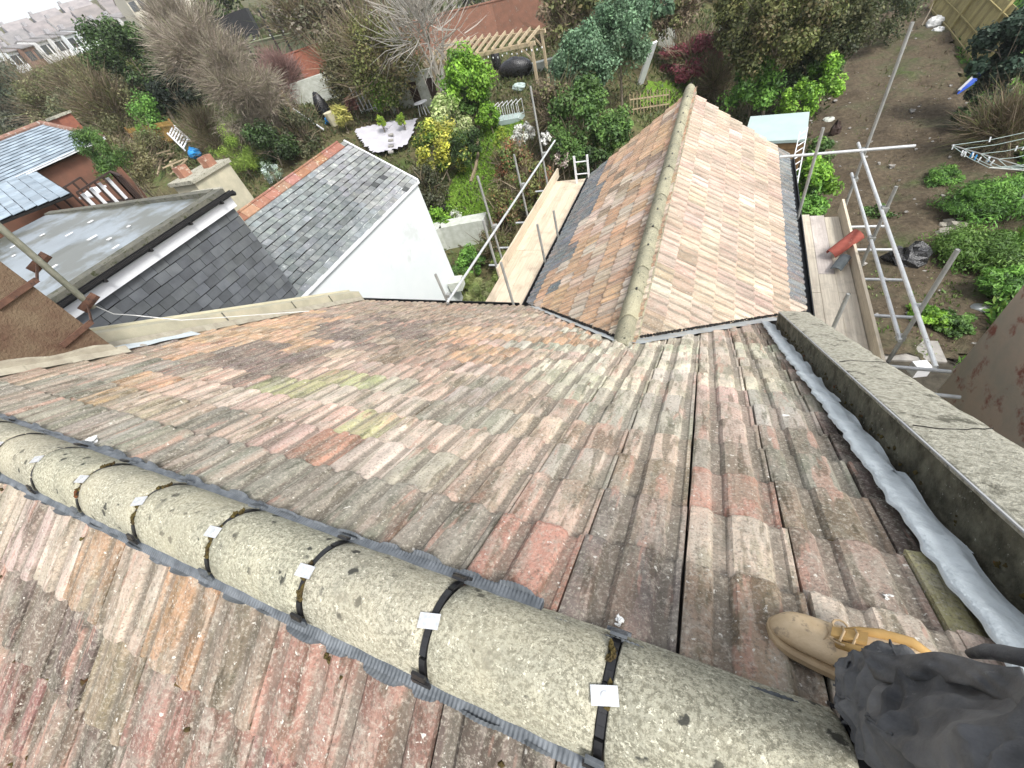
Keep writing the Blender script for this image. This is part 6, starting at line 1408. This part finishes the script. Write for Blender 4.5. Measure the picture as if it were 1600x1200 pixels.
junk('white_sack', 'white_mark', 'smaller white sack beside the far one', 'sack', 1463, 53, (.28, .2, .2), 14)
junk('black_bag', 'black_bag', 'shiny black bin bag behind the right guard rails', 'bag', 1408, 418, (.46, .36, .42), 15, .7, .55)
junk('white_sack', 'white_mark', 'torn white paper beside the black bin bag', 'paper', 1392, 424, (.16, .1, .08), 16)
junk('stump', 'dark_wood', 'dark broken stump near the shed corner', 'stump', 1302, 214, (.22, .2, .4), 17, .6)
junk('flat_stone', 'pale_stone', 'round pale stone beside the dark stump', 'stone', 1294, 190, (.26, .18, .12), 18)
c = Vector(at(1527, 487)); mb = MB(); mb.tube([c + V3(0, 0, .02), c + V3(0, 0, .12), c + V3(0, 0, .13), c + V3(0, 0, .05)], [.12, .21, .19, .1], 16); solo(mb, 'steel_bowl', 'galvanised', 'round steel bowl in the dark alley by the blotched wall', 'bowl', c, smooth=True)
rb = thing('rubble_heap', 'heap of pale stones and short planks on the earth beside the weeds', 'rubble', at(1490, 365)); rr = random.Random(19)
for i in range(12):
    c = Vector(at(rr.uniform(1465, 1515), rr.uniform(346, 382))); r = rr.uniform(.08, .2); mb = MB(); mb.blob(c + V3(0, 0, r * .5 + .08), (r * 1.3, r, r * .6), 7, 5, .3, i); mb.build('stone', 'path_stone', rb)
for x, y, a_ in ((1478, 378, .1), (1470, 366, -.2), (1455, 384, .9)): c = Vector(at(x, y, .1)); e = V3(math.cos(a_), math.sin(a_), .05) * .28; mb = MB(); mb.bar(c - e, c + e, .13, .06); mb.build('plank', 'weathered_wood', rb, color=(1.4, 1.3, 1.1))
box_at('timber_offcut', 'weathered_wood', 'long pale board lying beneath the guard rails', 'board', V3(*at(1372, 487)), (.22, 1.1, .05), -.9, color=(1.4, 1.3, 1.1))
box_at('timber_offcut', 'weathered_wood', 'short pale stick beside the rubble heap', 'board', V3(*at(1442, 381)), (.06, .5, .05), -.5, color=(1.6, 1.5, 1.3))
box_at('concrete_slab', 'grey_stone', 'flat grey concrete slab in the dark alley below the scaffold', 'slab', V3(*at(1410, 552)), (1.5, .75, .12), .05)
box_at('white_tub', 'white_paint', 'white tub between the lower scaffold tubes', 'tub', Vector(onz(1432, 583, -9.0)), (.28, .25, .3), .3)
# rotary clothes dryer
c = Vector(onz(1600, 262, -7.9)); g = Vector((c.x + .35, c.y - .1, -9.6)); rd = thing('rotary_dryer', 'grey rotary clothes dryer with white and blue pegs at the right edge', 'clothes dryer', g)
hub = Vector((g.x, g.y, -8.0)); mb = MB(); mb.tube([g, hub + V3(0, 0, .2)], .028, 8); mb.build('post', 'galvanised', rd)
arms = []
for px, py in ((1487, 227), (1545, 262), (1640, 250), (1610, 205)):
    e = Vector(onz(px, py, -7.75)); arms.append(e); mb = MB(); mb.tube([hub, e], .02, 6); mb.build('arm', 'galvanised_dull', rd)
for k in (.45, .65, .85, 1.0):
    for i in range(4): p, q = hub.lerp(arms[i], k), hub.lerp(arms[(i + 1) % 4], k); m_ = (p + q) / 2 - V3(0, 0, .05); mb = MB(); mb.tube([p, m_, q], .008, 4); mb.build('line', 'shed_roof', rd)
for i in range(15):
    k = rnd.choice((.65, .85, 1.0)); j = rnd.choice((0, 0, 3)); s = hub.lerp(arms[j], k).lerp(hub.lerp(arms[(j + 1) % 4], k), rnd.random() * .8); mb = MB(); mb.bar(s + V3(0, 0, .04), s + V3(rnd.uniform(-.03, .03), rnd.uniform(-.03, .03), -.10), .02, .035); mb.build('peg', rnd.choice(('white_paint', 'white_paint', 'blue_bag')), rd)
for i, (x0, y0, x1, y1) in enumerate(((1500, 230, 1590, 130), (1530, 190, 1600, 150), (1560, 150, 1600, 95), (1440, 40, 1458, 5))):
    t = thing('fallen_branch', ('long brown branch over the junk pile', 'thin branch across the brambles at the right edge', 'short branch under the dark conifer', 'stick standing at the far end of the earth')[i], 'branch', at((x0 + x1) / 2, (y0 + y1) / 2)); a, b = Vector(at(x0, y0, .3)), Vector(at(x1, y1, .9)); mb = MB(); mb.tube([a, a.lerp(b, .5) + V3(.05, 0, .1), b], [.04, .03, .015], 6); mb.build('stem', 'bark', t)

# ------------------------------------------------------------------ far houses on the hill
ORD = ['first', 'second', 'third', 'fourth', 'fifth', 'sixth', 'seventh', 'eighth', 'ninth', 'tenth']
def far_house(label, p, q, depth, h, roofh, m, roofc, nwin=3, group=None, dormer=False):
    p, q = Vector(p), Vector(q); dd = q - p; dd.z = 0; L = dd.length; u = dd.normalized(); back_ = V3(u.y, -u.x, 0)
    if back_.dot(V3(p.x, p.y, 0)) < 0: back_ = -back_
    z = min(p.z, q.z) - 2; t = thing('far_house', label, 'house', (p.x, p.y, z), group)
    a, b = V3(p.x, p.y, z), V3(q.x, q.y, z); c, d_ = b + back_ * depth, a + back_ * depth; H2 = p.z + h - z; up = V3(0, 0, H2)
    mb = MB(); mb.hexa([a, b, c, d_, a + up, b + up, c + up, d_ + up]); mb.build('wall', m, t)
    r0, r1 = a + up + back_ * depth / 2 + V3(0, 0, roofh), b + up + back_ * depth / 2 + V3(0, 0, roofh)
    e = back_ * .4 + V3(0, 0, .15)
    for s in ((a + up - e, b + up - e, r1, r0), (c + up + e, d_ + up + e, r0, r1)): mb = MB(); mb.prism(list(s)[::-1], (0, 0, .15)); mb.build('roof', 'far_roof', t, color=roofc)
    mb = MB(); mb.prism([a + up, d_ + up, r0 - V3(0, 0, .05)], u * .25); mb.prism([b + up, c + up, r1 - V3(0, 0, .05)], -u * .25); mb.build('gable', m, t)
    for fl in range(2):
        for i in range(nwin):
            s = a.lerp(b, (i + .5) / nwin) - back_ * .06 + V3(0, 0, H2 - 1.9 - 2.8 * fl); w = .55
            mb = MB(); mb.hexa([s - u * w, s + u * w, s + u * w + back_ * .05, s - u * w + back_ * .05, s - u * w + V3(0, 0, 1.3), s + u * w + V3(0, 0, 1.3), s + u * w + back_ * .05 + V3(0, 0, 1.3), s - u * w + back_ * .05 + V3(0, 0, 1.3)]); mb.build('window', 'window_glass', t)
    s = r0 + u * .6; mb = MB(); mb.box(s - V3(.35, .35, .8), s + V3(.35, .35, .7)); mb.build('chimney', 'house_grey', t)
    return t
g1 = 'pale terrace of houses on the hill'
xs_ = [(8, 82), (30, 76), (55, 66), (78, 60), (98, 55), (120, 48), (142, 42), (164, 34), (186, 28), (208, 20)]
def far(px, py, dist): r0 = ray(px, py); return r0 * (dist / math.hypot(r0[0], r0[1]))
for i, ((x0, y0), (x1, y1)) in enumerate(zip(xs_, xs_[1:])):
    D_ = 128; dn_ = np.array([0, 0, 6.2]); p = far(x0, y0, D_) - dn_; q = far(x1, y1, D_ + 1.5) - dn_
    brown = i == 1
    far_house('%s %s house from the left in the near terrace on the hill' % (ORD[i], 'brown' if brown else 'white'), p, q, 9, 6.2, .9, 'house_brown' if brown else ('house_white' if i in (4, 5, 0) else 'house_cream' if i == 7 else 'house_pale'), (1, 1, 1), 2, g1)
for i, (x0, y0, x1, y1, m, c_) in enumerate(((-10, 74, 25, 60, 'house_grey', (.9, .85, .85)), (28, 58, 62, 44, 'house_cream', (.9, .9, .9)), (64, 44, 96, 32, 'house_grey', (1, .95, .95)), (98, 32, 132, 20, 'house_pale', (1.05, 1, .98)), (134, 20, 172, 6, 'house_grey', (.9, .85, .82)), (175, 4, 215, -8, 'house_cream', (.95, .9, .88)), (218, -8, 262, -20, 'house_pale', (1, .95, .9)))):
    far_house('%s house from the left in the second row up the hill' % ORD[i], far(x0, y0 + 20, 165) - dn_, far(x1, y1 + 20, 166) - dn_, 11, 6.2, 3.2, m, tuple(v * 1.1 for v in c_), 3, 'second row of houses on the hill')
for i, (x0, y0, x1, y1) in enumerate(((-20, 62, 12, 48), (20, 44, 60, 29), (64, 28, 104, 14), (108, 12, 150, -2))):
    far_house('%s roof from the left along the skyline' % ORD[i], far(x0, y0 + 12, 215) - dn_, far(x1, y1 + 12, 216) - dn_, 12, 6.2, 3.0, 'house_grey', (1.25, 1.2, 1.2), 3, 'houses on the skyline')
for i, (x0, y0, x1, y1) in enumerate(((232, 24, 270, 14), (276, 12, 330, 0))):
    far_house(('pale house behind the leafless trees', 'long pale house right of it behind the clipped hedge')[i], far(x0, y0 + 30, 120), far(x1, y1 + 30, 121), 9, 5, 2.5, 'house_cream', (1, .9, .85), 3)

# ------------------------------------------------------------------ the roofer's leg
pn = thing('person', 'roofer in baggy dark work trousers, one tan suede boot planted on the tiles', 'person', (.35, .3, -1.2))
def onb(px, py, w): r0 = ray(px, py); nv = np.array([0, SP, CP]); return Vector(r0 * ((-KD + w) / (nv @ r0)))
toe, heel = onb(1222, 968, .06), onb(1392, 1052, .06); fd = (heel - toe); fl = fd.length
NB = Vector((0, SP, CP)); fx = (heel - toe).normalized(); fy = NB.cross(fx).normalized()
if True:
    sec = [(-.012, .006, .028, .030), (.0, .026, .045, .036), (.02, .040, .058, .044), (.05, .047, .064, .052), (.09, .048, .070, .060), (.13, .046, .080, .070), (.17, .045, .096, .082), (.21, .045, .112, .10), (.25, .044, .118, .11), (.278, .036, .115, .10), (.288, .016, .10, .08)]
    base = toe - NB * .045 - fx * .012
    vs = []; nseg = 20
    for (d_, hw, ht, _) in sec:
        for i in range(nseg):
            a = 2 * math.pi * i / nseg; y = math.cos(a); z = math.sin(a)
            yy = math.copysign(abs(y) ** .8, y) * hw * 1.22; zz = .012 + (ht - .012) * (.5 + .5 * math.copysign(abs(z) ** .75, z))
            yy *= 1 - .28 * max(0, z); yy += .008 * math.sin(d_ * 9)
            vs.append(base + fx * d_ * 1.0 + fy * yy + NB * zz)
    fs = [(j * nseg + i, j * nseg + (i + 1) % nseg, (j + 1) * nseg + (i + 1) % nseg, (j + 1) * nseg + i) for j in range(len(sec) - 1) for i in range(nseg)]
    fs += [tuple(range(nseg))[::-1], tuple((len(sec) - 1) * nseg + i for i in range(nseg))]
    def subdiv(o, lv=2): m_ = o.modifiers.new('s', 'SUBSURF'); m_.levels = lv; m_.render_levels = lv
    mb = MB(); mb.add(vs, fs); bo = mb.build('boot', 'suede', pn, smooth=True); subdiv(bo)
    vs = []                                                        # crepe sole, a little wider than the upper
    for (w0, h0) in ((.92, .0), (1.09, .003), (1.10, .016), (1.0, .022)):
        for (d_, hw, ht, _) in sec:
            vs.append(base + fx * (d_ * 1.03 - .004) + fy * (hw * 1.22 * w0 + .003 + .008 * math.sin(d_ * 9)) + NB * h0)
        for (d_, hw, ht, _) in sec[::-1]: vs.append(base + fx * (d_ * 1.03 - .004) + fy * (-hw * 1.22 * w0 - .003 + .008 * math.sin(d_ * 9)) + NB * h0)
    n = 2 * len(sec); fs = [(k * n + i, k * n + (i + 1) % n, (k + 1) * n + (i + 1) % n, (k + 1) * n + i) for k in range(3) for i in range(n)] + [tuple(range(n))[::-1], tuple(3 * n + i for i in range(n))]
    mb = MB(); mb.add(vs, fs); mb.build('sole', 'sole', bo, smooth=False)
    # yellow lining collar, vamp seam, laces, side tag
    def bp(d_, y, z): return base + fx * d_ + fy * y + NB * z
    mb = MB(); pts = [bp(.105 + .0 * i, 0, 0) for i in range(0)]
    col_ = [bp(.118, .024, .072), bp(.150, .030, .088), bp(.19, .036, .104), bp(.235, .037, .115), bp(.27, .02, .115)]; mb.tube(col_, [.004, .010, .012, .012, .008], 8)
    col2 = [bp(.118, -.024, .072), bp(.150, -.030, .088), bp(.19, -.036, .104), bp(.235, -.036, .115), bp(.27, -.02, .115)]; mb2 = MB(); mb2.tube(col2, [.008, .010, .011, .010, .008], 8)
    mb.build('collar', 'suede_yellow', bo, smooth=True); mb2.build('collar', 'suede_yellow', bo, smooth=True)
    mb = MB(); mb.tube([bp(.082, .046, .030), bp(.088, .036, .056), bp(.096, .018, .070), bp(.100, 0, .074), bp(.098, -.018, .070), bp(.090, -.036, .056), bp(.082, -.046, .030)], .0016, 6); mb.build('seam', 'sole', bo)
    mb = MB(); mb.hexa([bp(.108, -.016, .076), bp(.165, -.018, .098), bp(.165, .018, .098), bp(.108, .016, .076), bp(.105, -.014, .082), bp(.165, -.016, .108), bp(.165, .016, .108), bp(.105, .014, .082)]); mb.build('tongue', 'suede_yellow', bo)
    for k in range(2): mb = MB(); d_ = .122 + .022 * k; mb.tube([bp(d_, -.026, .084 + .008 * k), bp(d_ + .004, 0, .095 + .009 * k), bp(d_, .026, .084 + .008 * k)], .0028, 6); mb.build('lace', 'sole', bo)
    for s_ in (-1, 1):
        mb = MB(); K = 10; mb.tube([bp(.118 + .014 * math.cos(a) , s_ * (.026 + .012 * math.sin(a)) + .0, .083 + .006 * math.sin(a)) for a in np.linspace(0, 5.6, K)], .0026, 6); mb.build('lace', 'sole', bo)
    mb = MB(); mb.hexa([bp(.166, .034, .100), bp(.198, .040, .112), bp(.198, .046, .100), bp(.166, .044, .086), bp(.166, .038, .104), bp(.198, .044, .116), bp(.198, .050, .103), bp(.166, .048, .089)]); tg = mb.build('side_tag', 'white_plastic', bo)
    mb = MB(); mb.hexa([bp(.176, .0385, .1055), bp(.190, .0415, .1105), bp(.190, .0470, .1015), bp(.176, .0455, .0965), bp(.176, .0400, .1070), bp(.190, .0430, .1120), bp(.190, .0485, .1030), bp(.176, .0470, .0980)]); mb.build('tag_mark', 'black_plastic', bo)
# trousers: one crumpled surface from the cuff over the knee towards the hip (the rest of the body is behind the camera)
def atd(px, py, dist): return Vector(ray(px, py) * dist)
axis = [(atd(1386, 1084, 1.205), .074), (atd(1402, 1096, 1.175), .086), (atd(1434, 1114, 1.12), .092), (atd(1480, 1140, 1.05), .090), (atd(1530, 1175, .97), .092), (atd(1610, 1225, .89), .100), (atd(1720, 1290, .80), .108), (atd(1860, 1400, .74), .112)]
# resample
pts = []; 
for (p, r), (q, s) in zip(axis, axis[1:]):
    for k in range(14): pts.append((p.lerp(q, k / 14), r + (s - r) * k / 14))
pts.append(axis[-1]); nS = 84; vs = []; x_ = None; inner = []; rest = []; rs_ = random.Random(4); zl = 0
for i, (p, r) in enumerate(pts):
    d_ = (pts[min(i + 2, len(pts) - 1)][0] - pts[max(i - 2, 0)][0]).normalized()
    if x_ is None: x_ = d_.orthogonal().normalized()
    x_ = (x_ - d_ * x_.dot(d_)).normalized(); y_ = d_.cross(x_); t = i / 14.0
    if i: zl += (p - pts[i - 1][0]).length * (1.75 if t < 3.5 else 1.5)
    for k in range(nS):
        a = 2 * math.pi * k / nS; ca, sa = math.cos(a), math.sin(a)
        w_ = 0.8 * mnoise.noise(Vector((ca * .9, sa * .9, t * .55 + 3))); rg = lambda v: max(v, 0) ** 2.2
        r1 = 1 - abs(mnoise.noise(Vector((ca * 1.05 + .25 * t + w_, sa * 1.05, t * .62 + w_)))) * 2.3; r2 = 1 - abs(mnoise.noise(Vector((ca * 1.3 + 7, sa * 1.3 - .5 * t, t * 1.15 + 2 * w_)))) * 2.3
        r3 = 1 - abs(mnoise.noise(Vector((ca * 2.6 + 3 + w_, sa * 2.6, t * 2.4 + 9 + w_)))) * 2.2; f4 = 1 - abs(math.sin(t * 5.2 + 1.3 * math.sin(a + .6) + 2.5 * w_))
        nz = .84 + (.22 * rg(r1) + .20 * rg(r2) + .05 * rg(r3) + .20 * rg(f4) * (1.0 if t < 2.5 else .5)) * min(1, .4 + t * 1.4)
        vs.append(p + (x_ * ca + y_ * sa) * r * nz * .92); rest.append(Vector((ca * r * 1.16, sa * r * 1.16, zl)))
        inner.append(p + (x_ * ca + y_ * sa) * r * .70)
fs = [(j * nS + i, j * nS + (i + 1) % nS, (j + 1) * nS + (i + 1) % nS, (j + 1) * nS + i) for j in range(len(pts) - 1) for i in range(nS)]
def drape(vs, fs, rest, inner, nS, n, frames=15):
    """let the over-long cloth tube buckle round the leg, then keep the creased shape"""
    me = bpy.data.meshes.new('tmp'); me.from_pydata(vs, [], fs); o = bpy.data.objects.new('tmp', me); COL.objects.link(o)
    g = o.vertex_groups.new(name='pin'); g.add(list(range(nS)), .9, 'REPLACE'); g.add(list(range((n - 4) * nS, n * nS)), 1, 'REPLACE')
    mi = bpy.data.meshes.new('tmpc'); mi.from_pydata(inner, [], fs); c = bpy.data.objects.new('tmpc', mi); COL.objects.link(c)
    cm = c.modifiers.new('c', 'COLLISION'); c.collision.thickness_outer = .004; c.collision.cloth_friction = 20
    m = o.modifiers.new('cloth', 'CLOTH'); st = m.settings; st.quality = 7; st.mass = .25; st.tension_stiffness = 30; st.compression_stiffness = 30; st.shear_stiffness = 12; st.bending_stiffness = .15
    st.tension_damping = 12; st.compression_damping = 12; st.bending_damping = 1.0; st.air_damping = 1; st.vertex_group_mass = 'pin'; st.shrink_min = -.13; st.shrink_max = -.13; st.effector_weights.gravity = .5
    m.collision_settings.collision_quality = 2; m.collision_settings.distance_min = .004; m.collision_settings.use_self_collision = False
    m.point_cache.frame_start = 1; m.point_cache.frame_end = frames
    for f in range(1, frames + 1): SC.frame_set(f)
    ev = o.evaluated_get(bpy.context.evaluated_depsgraph_get()); out = [v.co.copy() for v in ev.data.vertices]
    bpy.data.objects.remove(o); bpy.data.objects.remove(c); SC.frame_set(1)
    return out
try:
    out = drape(vs, fs, rest, inner, nS, len(pts))
    if len(out) == len(vs) and max((a_ - b_).length for a_, b_ in zip(out, vs)) < .15: vs = out
except Exception as ex_: print('drape skipped', ex_)
mb = MB(); mb.add(vs, fs); tro = mb.build('trouser_leg', 'black_cloth', pn, smooth=True)
ring = [Vector(vs[2 * nS + k]) for k in range(nS)] + [Vector(vs[2 * nS])]
hm_ = MB(); hm_.tube(ring, .0028, 5); hm_.build('hem', 'black_cloth', tro, smooth=True)
k0 = min(range(nS), key=lambda k: Vector(vs[30 * nS + k]).length)
for off_ in (-9, 11):
    sm = MB(); sm.tube([Vector(vs[i * nS + (k0 + off_) % nS]) for i in range(2, len(pts) - 30)], .0022, 5); sm.build('seam', 'black_cloth', tro, smooth=True)
so = tro.modifiers.new('t', 'SOLIDIFY'); so.thickness = .004
ss = tro.modifiers.new('s', 'SUBSURF'); ss.levels = 1; ss.render_levels = 1
# side flap and hanging tool strap of the trousers
def ribbon(name, pts_, w, m, n=6, th=.004):
    mb = MB()
    for (p, q) in zip(pts_, pts_[1:]): mb.bar(p, q, w, th, up=(ray(1450, 1050)[0], ray(1450, 1050)[1], ray(1450, 1050)[2]))
    return mb.build(name, m, tro)
P_ = [atd(x, y, d_) for x, y, d_ in ((1515, 1022, .99), (1545, 1018, .965), (1572, 1022, .95), (1600, 1028, .93), (1650, 1034, .90))]
mb = MB(); mb.tube(P_, [.006, .010, .0115, .0115, .012], 10); mb.build('strap', 'black_cloth', tro, smooth=True)
vs = []; K, Mx = 22, 10                                             # loose pocket flap standing off the leg along the seam
for i in range(K + 1):
    t = i / K; a = atd(1345 + 250 * t, 1012 + 6 * math.sin(t * 9) + 26 * t, 1.09 - .29 * t); b = atd(1365 + 250 * t, 1052 + 50 * t + 10 * math.sin(t * 7 + 1), 1.045 - .29 * t)
    for j in range(Mx + 1): s = j / Mx; vs.append(a.lerp(b, s) + Vector(ray(1450, 1080)) * (-.018 * math.sin(math.pi * s) - .010 * math.sin(t * 17 + s * 5) - .006 * math.sin(t * 31 - s * 9)))
mb = MB(); mb.add(vs, [(i * (Mx + 1) + j, i * (Mx + 1) + j + 1, (i + 1) * (Mx + 1) + j + 1, (i + 1) * (Mx + 1) + j) for i in range(K) for j in range(Mx)]); fo = mb.build('pocket_flap', 'black_cloth', tro, smooth=True)
so = fo.modifiers.new('t', 'SOLIDIFY'); so.thickness = .003
for (x, y, d_, r) in ((1372, 1038, 1.09, .006), (1384, 1034, 1.085, .007), (1455, 1150, .97, .005)):
    mb = MB(); mb.blob(atd(x, y, d_), (r, r * .6, r * .4), 8, 5, .4, 3); mb.build('paint_splash', 'white_mark', tro)

# ------------------------------------------------------------------ thin haze over the town: far roofs and trees pale with distance
HAZE = 0.0004
if HAZE:
    mb = MB(); mb.box((-740, -84, -11.2), (540, 840, float(GZ.max()) + 14)); hz = mb.build('haze', None); hz['kind'] = 'stuff'
    m = bpy.data.materials.new('haze'); m.use_nodes = True; n = m.node_tree.nodes; l = m.node_tree.links; n.remove(n['Principled BSDF'])
    v = n.new('ShaderNodeVolumePrincipled'); v.inputs['Density'].default_value = HAZE; v.inputs['Color'].default_value = (.93, .97, 1, 1); v.inputs['Anisotropy'].default_value = 0.1
    l.new(v.outputs[0], n['Material Output'].inputs['Volume']); hz.data.materials.append(m)
